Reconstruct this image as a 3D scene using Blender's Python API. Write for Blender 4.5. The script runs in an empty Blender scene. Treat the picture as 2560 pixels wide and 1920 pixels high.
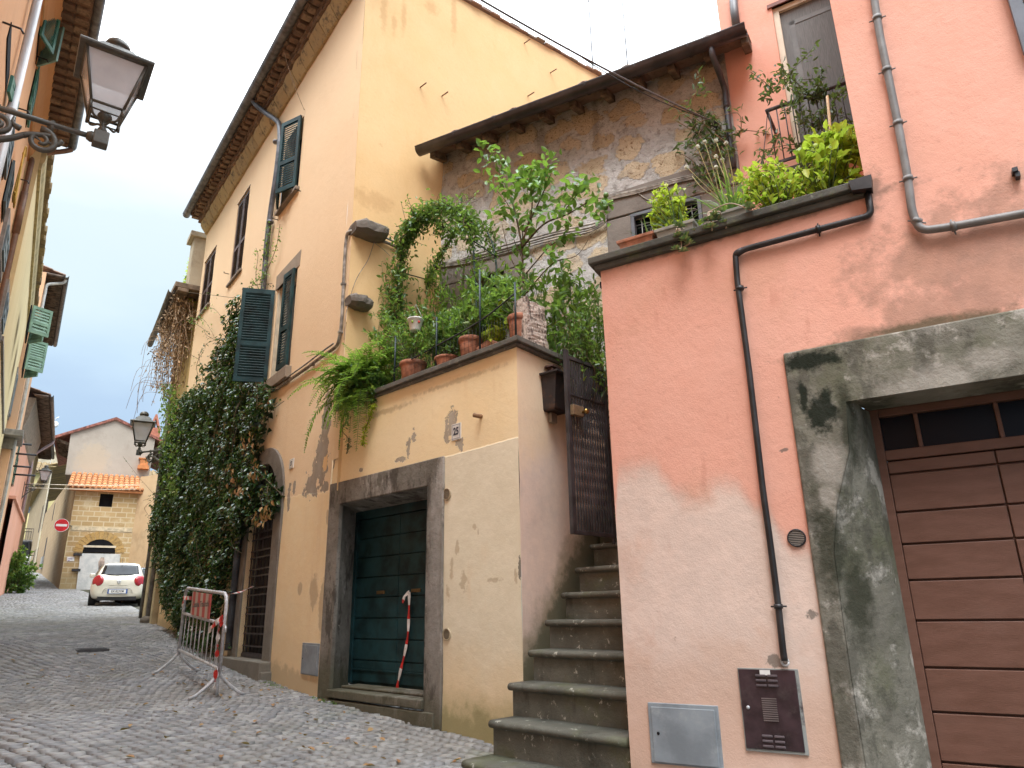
import bpy, math, random
from mathutils import Vector, Matrix, noise as mnoise
R = math.radians
sc = bpy.context.scene
col = sc.collection
V = Vector
rnd = random.Random(7)

# ------------------------------------------------------------------ camera
CZ = 1.5
FPX, TILT, ROLL = 1770.0, R(17.72), R(-1.03)
_f = V((0, math.cos(TILT), math.sin(TILT)))
_r0 = V((1, 0, 0)); _u0 = _r0.cross(_f)
_r = _r0*math.cos(ROLL)+_u0*math.sin(ROLL)
_u = _u0*math.cos(ROLL)-_r0*math.sin(ROLL)
CAM = V((0, 0, CZ))
cd = bpy.data.cameras.new("camera"); cam = bpy.data.objects.new("camera", cd); col.objects.link(cam)
cd.sensor_width = 36; cd.lens = FPX/2560*36; cd.clip_start = .05; cd.clip_end = 2000
cam.matrix_world = Matrix((( _r.x, _u.x, -_f.x, 0), (_r.y, _u.y, -_f.y, 0), (_r.z, _u.z, -_f.z, CZ), (0, 0, 0, 1)))
sc.camera = cam

def ray(x, y):
    return (_f*FPX+_r*(x-1280)-_u*(y-960)).normalized()
def at_z(x, y, z):
    d = ray(x, y); return CAM+d*((z-CZ)/d.z)
def at_d(x, y, dist):
    d = ray(x, y); return CAM+d*(dist/math.hypot(d.x, d.y))

class FR:
    """vertical reference plane: a runs along the wall, b is height, c is out of the wall"""
    def __init__(s, uaz, x, y):
        s.az = uaz; t = R(uaz)
        s.u = V((math.sin(t), math.cos(t), 0)); s.n = V((s.u.y, -s.u.x, 0)); s.O = V((x, y, 0))
    def P(s, a, b, c=0):
        return s.O+s.u*a+s.n*c+V((0, 0, b))
    def h(s, x, y, c=0):
        d = ray(x, y); t = ((s.O+s.n*c-CAM).dot(s.n))/d.dot(s.n)
        p = CAM+d*t-s.O
        return p.dot(s.u), p.z
    def A(s, x, y, c=0): return s.h(x, y, c)[0]
    def B(s, x, y, c=0): return s.h(x, y, c)[1]
    def sub(s, a, c, turn):
        p = s.P(a, 0, c); return FR(s.az+turn, p.x, p.y)
    def loc(s, p):
        q = p-s.O; return q.dot(s.u), q.z, q.dot(s.n)

# ------------------------------------------------------------------ meshes
class MB:
    def __init__(s): s.v = []; s.f = []; s.m = []; s.mi = 0; s.sm = []; s.smooth = False
    def add(s, vs, fs):
        k = len(s.v); s.v += [tuple(p) for p in vs]
        for f in fs:
            s.f.append(tuple(i+k for i in f)); s.m.append(s.mi); s.sm.append(s.smooth)
    def quad(s, a, b, c, d): s.add([a, b, c, d], [(0, 1, 2, 3)])
    def box(s, F, a0, a1, b0, b1, c0, c1):
        P = F.P
        s.add([P(a0, b0, c0), P(a1, b0, c0), P(a1, b1, c0), P(a0, b1, c0), P(a0, b0, c1), P(a1, b0, c1), P(a1, b1, c1), P(a0, b1, c1)],
              [(4, 5, 6, 7), (1, 0, 3, 2), (0, 4, 7, 3), (5, 1, 2, 6), (7, 6, 2, 3), (0, 1, 5, 4)])
    def cube(s, p, ax, ay, az):
        """box centred at p with half axes"""
        vs = [p+ax*i+ay*j+az*k for k in (-1, 1) for j in (-1, 1) for i in (-1, 1)]
        s.add(vs, [(0, 2, 3, 1), (4, 5, 7, 6), (0, 1, 5, 4), (2, 6, 7, 3), (0, 4, 6, 2), (1, 3, 7, 5)])
    def poly(s, F, pts, c0, c1):
        n = len(pts)
        vs = [F.P(a, b, c0) for a, b in pts]+[F.P(a, b, c1) for a, b in pts]
        fs = [tuple(range(n, 2*n)), tuple(reversed(range(n)))]
        for i in range(n):
            j = (i+1) % n; fs.append((i, j, n+j, n+i))
        s.add(vs, fs)
    def loft(s, rings, cap=True, close=True):
        n = len(rings[0]); vs = [p for r_ in rings for p in r_]; fs = []
        for k in range(len(rings)-1):
            for i in range(n if close else n-1):
                j = (i+1) % n
                fs.append((k*n+i, k*n+j, (k+1)*n+j, (k+1)*n+i))
        if cap:
            fs.append(tuple(reversed(range(n)))); fs.append(tuple(range((len(rings)-1)*n, len(rings)*n)))
        s.add(vs, fs)
    def tube(s, pts, r, seg=8, cap=True):
        pts = [V(p) for p in pts]; rings = []; prev = None
        for i, p in enumerate(pts):
            if i == 0: t = pts[1]-p
            elif i == len(pts)-1: t = p-pts[i-1]
            else: t = (pts[i+1]-p).normalized()+(p-pts[i-1]).normalized()
            t.normalize()
            if prev is None:
                x = t.cross(V((0, 0, 1)))
                if x.length < .1: x = t.cross(V((1, 0, 0)))
            else: x = prev-t*prev.dot(t)
            x.normalize(); prev = x; y = t.cross(x)
            rr = r[i] if isinstance(r, (list, tuple)) else r
            k = 1
            if 0 < i < len(pts)-1:
                cs = (pts[i+1]-p).normalized().dot(t); k = 1/max(cs, .6)
            rings.append([p+(x*math.cos(q)+y*math.sin(q)*1)*rr*(1 if k < 1.02 else k**.5) for q in [2*math.pi*j/seg for j in range(seg)]])
        sv = s.smooth; s.smooth = True; s.loft(rings, cap=cap); s.smooth = sv
    def lathe(s, c, prof, seg=20, up=V((0, 0, 1))):
        x = up.cross(V((1, 0, 0)));
        if x.length < .1: x = up.cross(V((0, 1, 0)))
        x.normalize(); y = up.cross(x)
        rings = [[c+up*z+(x*math.cos(2*math.pi*j/seg)+y*math.sin(2*math.pi*j/seg))*max(r_, 1e-4) for j in range(seg)] for r_, z in prof]
        sv = s.smooth; s.smooth = True; s.loft(rings); s.smooth = sv
    def sphere(s, c, r, seg=10, sq=(1, 1, 1)):
        rings = []
        for i in range(seg//2+1):
            t = math.pi*i/(seg//2); rr = max(math.sin(t), .001)
            rings.append([c+V((math.cos(2*math.pi*j/seg)*rr*r*sq[0], math.sin(2*math.pi*j/seg)*rr*r*sq[1], -math.cos(t)*r*sq[2])) for j in range(seg)])
        sv = s.smooth; s.smooth = True; s.loft(rings, cap=False); s.smooth = sv
    def build(s, name, mats, parent=None, bevel=0, seg=2, uvscale=None):
        me = bpy.data.meshes.new(name)
        o0 = parent_world(parent) if parent else V((0, 0, 0))
        me.from_pydata([(x-o0.x, y-o0.y, z-o0.z) for x, y, z in s.v], [], s.f)
        if not isinstance(mats, (list, tuple)): mats = [mats]
        for m in mats: me.materials.append(m)
        if len(mats) > 1: me.polygons.foreach_set("material_index", s.m)
        me.polygons.foreach_set("use_smooth", s.sm)
        me.update()
        o = bpy.data.objects.new(name, me); col.objects.link(o)
        if parent: o.parent = parent
        if bevel:
            b = o.modifiers.new("bevel", 'BEVEL'); b.width = bevel; b.segments = seg; b.limit_method = 'ANGLE'; b.angle_limit = R(40)
        return o
def parent_world(p):
    w = V(p.location)
    return w+(parent_world(p.parent) if p.parent else V((0, 0, 0)))
def thing(name, label, cat, loc, group=None):
    o = bpy.data.objects.new(name, None); col.objects.link(o); o.location = loc; o.empty_display_size = .1
    o["label"] = label; o["category"] = cat
    if group: o["group"] = group
    return o
def tag(o, label, cat, group=None):
    o["label"] = label; o["category"] = cat
    if group: o["group"] = group
    return o
def text(body, F, a, b, c, size, m, parent, name="lettering", extrude=.0008, xs=1, font_bold=0):
    cu = bpy.data.curves.new(name, 'FONT'); cu.body = body; cu.size = size; cu.extrude = extrude
    cu.align_x = 'CENTER'; cu.align_y = 'CENTER'; cu.offset = font_bold
    t = bpy.data.objects.new(name, cu); deps = bpy.context.evaluated_depsgraph_get()
    col.objects.link(t)
    me = bpy.data.meshes.new_from_object(t.evaluated_get(bpy.context.evaluated_depsgraph_get()))
    bpy.data.objects.remove(t)
    p0 = parent_world(parent) if parent else V((0, 0, 0))
    for v in me.vertices:
        q = F.P(a+v.co.x*xs, b+v.co.y, c+v.co.z); v.co = q-p0
    me.materials.clear(); me.materials.append(m)
    o = bpy.data.objects.new(name, me); col.objects.link(o)
    if parent: o.parent = parent
    return o

# ------------------------------------------------------------------ materials
class MT:
    def __init__(s, name):
        s.m = bpy.data.materials.new(name); s.m.use_nodes = True; s.t = s.m.node_tree; s.N = s.t.nodes; s.L = s.t.links
        s.N.clear(); s._pos = None
    def n(s, typ, **kw):
        x = s.N.new(typ)
        for k, v in kw.items(): setattr(x, k, v)
        return x
    def set(s, sock, v):
        if v is None: return
        if hasattr(v, 'links') or isinstance(v, bpy.types.NodeSocket): s.L.new(v, sock)
        else:
            if isinstance(v, (tuple, list)) and sock.type == 'RGBA' and len(v) == 3: v = (*v, 1)
            sock.default_value = v
    @property
    def pos(s):
        if s._pos is None: s._pos = s.n('ShaderNodeNewGeometry').outputs['Position']
        return s._pos
    def island(s): return s.n('ShaderNodeNewGeometry').outputs['Random Per Island']
    def normz(s):
        g = s.n('ShaderNodeNewGeometry'); q = s.n('ShaderNodeSeparateXYZ'); s.L.new(g.outputs['Normal'], q.inputs[0]); return q.outputs[2]
    def math(s, op, a, b=None, c=None):
        x = s.n('ShaderNodeMath', operation=op); s.set(x.inputs[0], a); s.set(x.inputs[1], b)
        if c is not None: s.set(x.inputs[2], c)
        return x.outputs[0]
    def scalev(s, v, k):
        x = s.n('ShaderNodeVectorMath', operation='MULTIPLY'); s.set(x.inputs[0], v); s.set(x.inputs[1], k); return x.outputs[0]
    def noise(s, scale, detail=4, rough=.55, dist=0, vec=None, stretch=None):
        v = vec if vec is not None else s.pos
        if stretch: v = s.scalev(v, stretch)
        x = s.n('ShaderNodeTexNoise'); s.L.new(v, x.inputs['Vector'])
        x.inputs['Scale'].default_value = scale; x.inputs['Detail'].default_value = detail; x.inputs['Roughness'].default_value = rough
        x.inputs['Distortion'].default_value = dist
        return x.outputs['Fac']
    def voro(s, scale, vec=None, feature='F1', rand=1, out='Distance'):
        x = s.n('ShaderNodeTexVoronoi', feature=feature); s.L.new(vec if vec is not None else s.pos, x.inputs['Vector'])
        x.inputs['Scale'].default_value = scale; x.inputs['Randomness'].default_value = rand
        return x.outputs[out]
    def smooth(s, x, lo, hi, a=0, b=1):
        n = s.n('ShaderNodeMapRange', interpolation_type='SMOOTHSTEP')
        s.set(n.inputs[0], x); n.inputs[1].default_value = lo; n.inputs[2].default_value = hi; n.inputs[3].default_value = a; n.inputs[4].default_value = b
        return n.outputs[0]
    def lin(s, x, lo, hi, a=0, b=1):
        n = s.n('ShaderNodeMapRange'); s.set(n.inputs[0], x); n.inputs[1].default_value = lo; n.inputs[2].default_value = hi; n.inputs[3].default_value = a; n.inputs[4].default_value = b
        return n.outputs[0]
    def mix(s, f, a, b, mode='MIX'):
        x = s.n('ShaderNodeMix', data_type='RGBA', blend_type=mode); s.set(x.inputs[0], f); s.set(x.inputs[6], a); s.set(x.inputs[7], b); return x.outputs[2]
    def ramp(s, f, stops, interp='LINEAR'):
        x = s.n('ShaderNodeValToRGB'); s.set(x.inputs[0], f); e = x.color_ramp.elements; x.color_ramp.interpolation = interp
        while len(e) < len(stops): e.new(.5)
        for q, (p, c_) in zip(e, stops):
            q.position = p; q.color = (*c_, 1) if isinstance(c_, (tuple, list)) else (c_, c_, c_, 1)
        return x.outputs[0]
    def ab(s, F):
        d = s.n('ShaderNodeVectorMath', operation='DOT_PRODUCT'); s.L.new(s.pos, d.inputs[0]); d.inputs[1].default_value = F.u
        a = s.math('SUBTRACT', d.outputs['Value'], F.O.dot(F.u))
        q = s.n('ShaderNodeSeparateXYZ'); s.L.new(s.pos, q.inputs[0]); return a, q.outputs[2]
    def vec(s, x, y, z=0):
        q = s.n('ShaderNodeCombineXYZ'); s.set(q.inputs[0], x); s.set(q.inputs[1], y); s.set(q.inputs[2], z); return q.outputs[0]
    def profile(s, a, pts):
        """piecewise-linear height of a along the wall"""
        a0, a1 = pts[0][0], pts[-1][0]; b0 = min(p[1] for p in pts)-.01; b1 = max(p[1] for p in pts)+.01
        f = s.lin(a, a0, a1); r_ = s.ramp(f, [((p[0]-a0)/(a1-a0), (p[1]-b0)/(b1-b0)) for p in pts])
        return s.lin(r_, 0, 1, b0, b1)
    def below(s, a, b, pts, soft=.05, amp=.1, scale=6, seed=0):
        f = s.profile(a, pts) if len(pts) > 1 else pts[0][1]
        nz = s.math('MULTIPLY', s.math('SUBTRACT', s.noise(scale, 6, .65), .5), amp*2)
        d = s.math('SUBTRACT', s.math('ADD', f, nz), b)
        return s.smooth(d, -soft, soft)
    def blobs(s, a, b, lst, scale=8, amp=.8, soft=.12, rough=.65, stretch=None):
        cur = None
        for (a0, b0, ra, rb) in lst:
            dx = s.math('DIVIDE', s.math('SUBTRACT', a, a0), ra); dy = s.math('DIVIDE', s.math('SUBTRACT', b, b0), rb)
            d = s.math('SQRT', s.math('ADD', s.math('MULTIPLY', dx, dx), s.math('MULTIPLY', dy, dy)))
            cur = d if cur is None else s.math('MINIMUM', cur, d)
        nz = s.math('MULTIPLY', s.math('SUBTRACT', s.noise(scale, 7, rough, stretch=stretch), .5), amp*2)
        return s.smooth(s.math('ADD', cur, nz), 1-soft, 1+soft, 1, 0)
    def out(s, color, rough=.8, bump=None, strength=.5, dist=.02, metal=0, spec=.3, alpha=None, trans=0, emit=None, emits=0, sub=0, coat=0, transl=None, ior=None):
        p = s.n('ShaderNodeBsdfPrincipled'); o = s.n('ShaderNodeOutputMaterial')
        s.set(p.inputs['Base Color'], color); s.set(p.inputs['Roughness'], rough); s.set(p.inputs['Metallic'], metal)
        p.inputs['Specular IOR Level'].default_value = spec
        if alpha is not None: s.set(p.inputs['Alpha'], alpha)
        if trans: p.inputs['Transmission Weight'].default_value = trans
        if coat: p.inputs['Coat Weight'].default_value = coat
        if ior: p.inputs['IOR'].default_value = ior
        if bump is not None:
            bb = bump if isinstance(bump, list) else [(bump, strength, dist)]
            prev = None
            for h_, st, di in bb:
                q = s.n('ShaderNodeBump'); q.inputs['Strength'].default_value = st; q.inputs['Distance'].default_value = di; s.L.new(h_, q.inputs['Height'])
                if prev: s.L.new(prev, q.inputs['Normal'])
                prev = q.outputs[0]
            s.L.new(prev, p.inputs['Normal'])
        if transl:
            t = s.n('ShaderNodeBsdfTranslucent'); s.set(t.inputs[0], transl[0]); mx = s.n('ShaderNodeMixShader'); mx.inputs[0].default_value = transl[1]
            s.L.new(p.outputs[0], mx.inputs[1]); s.L.new(t.outputs[0], mx.inputs[2]); s.L.new(mx.outputs[0], o.inputs[0])
        else: s.L.new(p.outputs[0], o.inputs[0])
        return s.m

def plain(name, c, rough=.6, metal=0, spec=.4, var=.12, scale=6, bump=.15, bdist=.004, bscale=60, dirt=None, dscale=3, coat=0):
    k = MT(name)
    n1 = k.noise(scale, 5); lo = tuple(x*(1-var*2) for x in c); hi = tuple(min(1, x*(1+var)) for x in c)
    colr = k.mix(k.smooth(n1, .3, .7), lo, hi)
    if dirt: colr = k.mix(k.smooth(k.noise(dscale, 7, .7), .5, .72), colr, dirt)
    return k.out(colr, rough, k.noise(bscale, 4), bump, bdist, metal=metal, spec=spec, coat=coat)
def leafmat(name, stops, rough=.4, tr=.25, spec=.5):
    k = MT(name); i = k.island(); c_ = k.ramp(i, stops)
    c_ = k.mix(k.smooth(k.noise(3, 3), .35, .7), c_, k.mix(.5, c_, (.9, .9, .7), 'MULTIPLY'))
    tl = k.mix(.5, c_, (.5, .8, .1))
    return k.out(c_, rough, spec=spec, transl=(tl, tr))

# ------------------------------------------------------------------ reference planes of the place (metres; camera stands at 0,0)
PK = FR(121.5, .68, 4.806)      # salmon house, street front
GW = FR(134.3, .05, 6.38)       # terrace wall with the green door
RT = FR(38.0, .05, 6.38)        # its return beside the stairs
FC = FR(143.6, -2.12, 8.44)     # ochre house, street front
GB = FR(53.6, -2.12, 8.44)      # ochre house, side wall
SN = FR(118.0, -1.0, 9.27)      # tuff stone house
ST = FR(135.0, 0, 0)            # stairs

SAZ = R(-36.4); SD = V((math.sin(SAZ), math.cos(SAZ), 0)); ED = V((math.cos(SAZ), -math.sin(SAZ), 0))
ZP = [(-60, -1.5), (-20, -.7), (0, 0), (4.3, .3), (6.2, .45), (8.2, .58), (9.3, .62), (11.5, .77), (15.7, 1.2), (20, 1.45), (28, 1.82), (36, 2.3), (45, 2.95), (60, 4.45), (78, 5.7), (150, 8), (400, 7)]
def zg(x, y):
    s_ = -.5934*x+.8049*y; e = .8049*x+.5934*y
    for (s0, z0), (s1, z1) in zip(ZP, ZP[1:]):
        if s_ <= s1 or s1 == 400:
            t = (s_-s0)/(s1-s0); z = z0+(z1-z0)*t; break
    return z+.012*abs(e-1.2)**1.0*(1 if s_ < 30 else .3)*max(0, min(1, (8-abs(e))/5))
def at_g(x, y, it=60):
    """where the view ray of a picture point meets the street"""
    d = ray(x, y); t0, t1 = 1, 120; t = t0
    p = CAM.copy()
    for i in range(2400):
        q = CAM+d*(1+i*.05)
        if q.z < zg(q.x, q.y): return V((q.x, q.y, zg(q.x, q.y)))
    return CAM+d*60

# ------------------------------------------------------------------ sky and light
w = bpy.data.worlds.new("World"); sc.world = w; w.use_nodes = True
t = w.node_tree; N = t.nodes; L = t.links; N.clear()
SUN_EL, SUN_AZ = R(60), R(188)
sky = N.new('ShaderNodeTexSky'); sky.sky_type = 'NISHITA'; sky.sun_disc = False; sky.sun_elevation = SUN_EL; sky.sun_rotation = SUN_AZ
sky.air_density = 1; sky.dust_density = 2.5
tc = N.new('ShaderNodeTexCoord'); sep = N.new('ShaderNodeSeparateXYZ'); L.new(tc.outputs['Generated'], sep.inputs[0])
mp = N.new('ShaderNodeMapping'); mp.inputs['Scale'].default_value = (1, 1, 2.2); L.new(tc.outputs['Generated'], mp.inputs[0])
nz = N.new('ShaderNodeTexNoise'); nz.inputs['Scale'].default_value = 2.2; nz.inputs['Detail'].default_value = 6; nz.inputs['Roughness'].default_value = .5
L.new(mp.outputs[0], nz.inputs['Vector'])
ma = N.new('ShaderNodeMath'); ma.operation = 'MULTIPLY_ADD'; L.new(nz.outputs['Fac'], ma.inputs[0]); ma.inputs[1].default_value = .28; L.new(sep.outputs[2], ma.inputs[2])
cr = N.new('ShaderNodeValToRGB'); e = cr.color_ramp.elements
SKYSTOPS = [(.30, (1.5, 2.05, 2.7)), (.38, (1.75, 2.3, 2.95)), (.43, (2.2, 2.8, 3.3)), (.50, (2.75, 3.25, 3.4)), (.60, (2.95, 3.4, 3.5)), (.70, (4.2, 4.4, 4.55)), (.80, (11.6, 12.3, 12.9)), (1, (21, 22.4, 23.6))]
KMAX = 24.0
while len(e) < len(SKYSTOPS): e.new(.5)
for q, (p, c_) in zip(e, SKYSTOPS): q.position = p; q.color = (c_[0]/KMAX, c_[1]/KMAX, c_[2]/KMAX, 1)
L.new(ma.outputs[0], cr.inputs[0])
sc2 = N.new('ShaderNodeVectorMath'); sc2.operation = 'SCALE'; L.new(cr.outputs[0], sc2.inputs[0]); sc2.inputs['Scale'].default_value = KMAX
mx = N.new('ShaderNodeMix'); mx.data_type = 'RGBA'; mx.inputs[0].default_value = .88; L.new(sky.outputs[0], mx.inputs[6]); L.new(sc2.outputs[0], mx.inputs[7])
bg = N.new('ShaderNodeBackground'); bg.inputs['Strength'].default_value = .1; L.new(mx.outputs[2], bg.inputs['Color'])
wo = N.new('ShaderNodeOutputWorld'); L.new(bg.outputs[0], wo.inputs['Surface'])
sd = bpy.data.lights.new("sun", 'SUN'); sd.energy = 1.0; sd.angle = R(25); sd.color = (1, .985, .965)
so = bpy.data.objects.new("sun", sd); col.objects.link(so)
sdir = V((math.sin(SUN_AZ)*math.cos(SUN_EL), math.cos(SUN_AZ)*math.cos(SUN_EL), math.sin(SUN_EL)))
so.rotation_euler = sdir.to_track_quat('Z', 'Y').to_euler()
vs = sc.view_settings; vs.view_transform = 'Standard'; vs.look = 'None'; vs.gamma = 1; vs.exposure = 1.6
sc.cycles.max_bounces = 8; sc.cycles.diffuse_bounces = 5
sc.cycles.use_denoising = True

# ------------------------------------------------------------------ common materials
BLACK = (.02, .02, .022)
m_iron = plain('dark_iron', (.035, .035, .04), .5, .3, .5, bump=.2)
m_steel = plain('galvanised_steel', (.55, .56, .58), .45, .1, .5, var=.15, scale=20)
m_zinc = plain('weathered_zinc', (.16, .15, .145), .5, .3, .4, var=.25, scale=8, dirt=(.09, .08, .07))
m_browngut = plain('dark_brown_gutter', (.05, .04, .04), .4, .2, .5, var=.2)
m_pvc = plain('pale_grey_pipe', (.20, .19, .185), .5, 0, .4, var=.15, scale=5, dirt=(.13, .115, .105))
m_blackpipe = plain('black_gas_pipe', (.03, .028, .03), .45, .2, .5, var=.3)
m_green = plain('dark_green_paint', (.012, .044, .050), .5, 0, .28, var=.3, scale=4, bump=.1, dirt=(.018, .05, .055), dscale=9)
m_greenl = plain('faded_green_paint', (.055, .20, .15), .5, 0, .4, var=.2, dirt=(.12, .26, .21))
m_mint = plain('light_green_paint', (.22, .36, .27), .55, 0, .4, var=.12)
m_brownw = plain('brown_shutter_paint', (.085, .052, .05), .5, 0, .4, var=.25, dirt=(.2, .15, .14), dscale=12)
m_cream = plain('cream_window_paint', (.62, .55, .42), .5, 0, .4, var=.08)
m_dark = plain('dark_interior', (.012, .012, .014), .8, 0, .1)
m_terra = plain('terracotta', (.42, .185, .115), .8, 0, .2, var=.2, scale=14, dirt=(.38, .24, .18), dscale=8, bump=.25)
m_concp = plain('grey_planter', (.36, .35, .31), .85, 0, .2, var=.15, dirt=(.22, .21, .18), dscale=6, bump=.4)
m_white = plain('white_paint', (.75, .75, .74), .5, 0, .4, var=.05)
m_bark = plain('stem_bark', (.12, .09, .055), .85, 0, .2, var=.3, scale=20, bump=.5)
m_twig = plain('green_stem', (.10, .13, .045), .7, 0, .3, var=.3, scale=20)
m_drytwig = plain('dry_twigs', (.36, .25, .165), .9, 0, .2, var=.3, scale=10)
m_soil = plain('soil', (.04, .028, .018), .95, 0, .1, bump=.8, bdist=.02)
k = MT('window_glass'); m_glass = k.out((.03, .04, .05), .08, k.noise(1.5, 2), .05, .02, spec=.6)
def roofmat(name, a_, b_, c_, moss=None):
    k = MT(name); i = k.island(); cl = k.ramp(i, [(0, a_), (.5, b_), (1, c_)])
    cl = k.mix(k.smooth(k.noise(9, 6, .7), .45, .75), cl, k.mix(.65, cl, (.35, .3, .25), 'MULTIPLY'))
    if moss: cl = k.mix(k.smooth(k.noise(1.3, 6, .7), .58, .68), cl, moss)
    return k.out(cl, .9, k.noise(60, 4), .4, .006)
m_tile = roofmat('weathered_roof_tile', (.20, .13, .10), (.27, .17, .125), (.24, .20, .165))
m_tileo = roofmat('orange_roof_tile', (.42, .17, .07), (.50, .22, .09), (.40, .20, .11), None)
m_tilel = roofmat('lichen_roof_tile', (.30, .22, .13), (.40, .30, .16), (.22, .17, .12), (.42, .33, .10))
k = MT('eave_brick'); i = k.island()
m_ebrick = k.out(k.mix(k.smooth(k.noise(14, 5, .7), .4, .7), k.ramp(i, [(0, (.16, .10, .07)), (.5, (.23, .14, .09)), (1, (.29, .20, .13))]), (.11, .08, .06)), .95, k.noise(50, 5), .8, .008)
k = MT('cornice_stone'); i = k.island()
m_cstone = k.out(k.mix(k.smooth(k.noise(5, 6, .75), .5, .68), k.ramp(i, [(0, (.40, .29, .15)), (.5, (.48, .36, .19)), (1, (.34, .26, .15))]), (.14, .115, .08)), .95, k.noise(30, 6), .8, .015)

# ------------------------------------------------------------------ street
def street():
    mb = MB()
    ss = [-60, -30, -15, -8]+[-4+i*.5 for i in range(80)]+[36+i*2 for i in range(20)]+[80, 100, 150, 220, 400]
    ee = [-400, -120, -40, -15, -6, -4, -3, -2, -1, 0, 1, 2, 3, 4, 5, 7, 10, 20, 50, 150, 400]
    idx = {}
    for i, s_ in enumerate(ss):
        for j, e_ in enumerate(ee):
            p = SD*s_+ED*e_; idx[i, j] = len(mb.v); mb.v.append((p.x, p.y, zg(p.x, p.y)-.024))
    for i in range(len(ss)-1):
        for j in range(len(ee)-1):
            mb.f.append((idx[i, j], idx[i, j+1], idx[i+1, j+1], idx[i+1, j])); mb.m.append(0); mb.sm.append(True)
    # basalt setts laid diagonally in slightly arched rows
    rg = random.Random(3); mb.mi = 1; pitch = .110
    nrow = int(34/pitch)
    for i in range(-90, 740):
        for j in range(-300, 480):
            gx = (i+.5*(j % 2)*.0)*pitch; gy = j*pitch
            s_ = 2+(gx*.92+gy*.38); e_ = -.38*gx+.92*gy
            e_ += .16*math.sin(s_*.9+.6)
            s_ += .22*math.sin(e_*1.7)+.1*math.sin(e_*4+s_*.7)
            if not (2.2 < s_ < 76 and -1.6 < e_ < 4.4): continue
            if s_ > 16 and (e_ < -1.6 or e_ > 3.4+max(0, s_-18)*.1): continue
            p = SD*s_+ED*e_
            z = zg(p.x, p.y)
            w_ = pitch*.5*rg.uniform(.84, .99); h_ = pitch*.5*rg.uniform(.80, .96); an = math.atan2(-.38, .92)+rg.uniform(-.22, .22)
            ca, sa = math.cos(an), math.sin(an)
            dz = rg.gauss(0, .003); tx, ty = rg.gauss(0, .022), rg.gauss(0, .022)
            ring0, ring1 = [], []
            jit = [(rg.uniform(-.011, .011), rg.uniform(-.011, .011)) for _ in range(4)]
            for (qx, qy), (jx, jy) in zip(((-1, -1), (1, -1), (1, 1), (-1, 1)), jit):
                for rr, k_, zz in ((ring0, 1, -.030), (ring1, .87, .003)):
                    lx, ly = qx*w_*k_+jx, qy*h_*k_+jy
                    X = SD*(lx*ca-ly*sa)+ED*(lx*sa+ly*ca)
                    rr.append((p.x+X.x, p.y+X.y, z+zz+dz+(lx*tx+ly*ty)*k_))
            c_ = V((0, 0, 0))
            for q in ring1: c_ += V(q)/4
            c_.z += .0025
            k_ = len(mb.v); mb.v += ring0+ring1+[tuple(c_)]
            for a_ in range(4):
                b_ = (a_+1) % 4
                mb.f += [(k_+a_, k_+b_, k_+4+b_, k_+4+a_), (k_+4+a_, k_+4+b_, k_+8)]; mb.m += [1, 1]; mb.sm += [True, True]
    k = MT('sett_joints'); n1 = k.noise(2, 5)
    jm = k.out(k.mix(k.smooth(k.noise(1.1, 6, .65), .48, .62), k.mix(k.smooth(n1, .4, .6), (.05, .047, .04), (.09, .083, .07)), (.055, .07, .028)), .95, k.noise(80, 4), .8, .01)
    k = MT('basalt_sett'); i = k.island()
    cl = k.ramp(i, [(0, (.185, .189, .197)), (.35, (.245, .248, .255)), (.7, (.29, .29, .29)), (1, (.37, .365, .355))])
    cl = k.mix(k.math('MULTIPLY', k.smooth(k.noise(1.0, 5, .6), .42, .66), .55), cl, (.20, .19, .165))
    cl = k.mix(k.math('MULTIPLY', k.smooth(k.noise(.8, 6, .7, vec=k.scalev(k.pos, (1, 1, 1.3))), .55, .7), .4), cl, (.15, .17, .10))
    gm = k.out(cl, k.lin(k.noise(7, 3), .3, .7, .42, .7), k.noise(45, 5), .45, .006, spec=.5)
    o = mb.build('street', [jm, gm]); o['kind'] = 'structure'
    return o
street()

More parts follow.
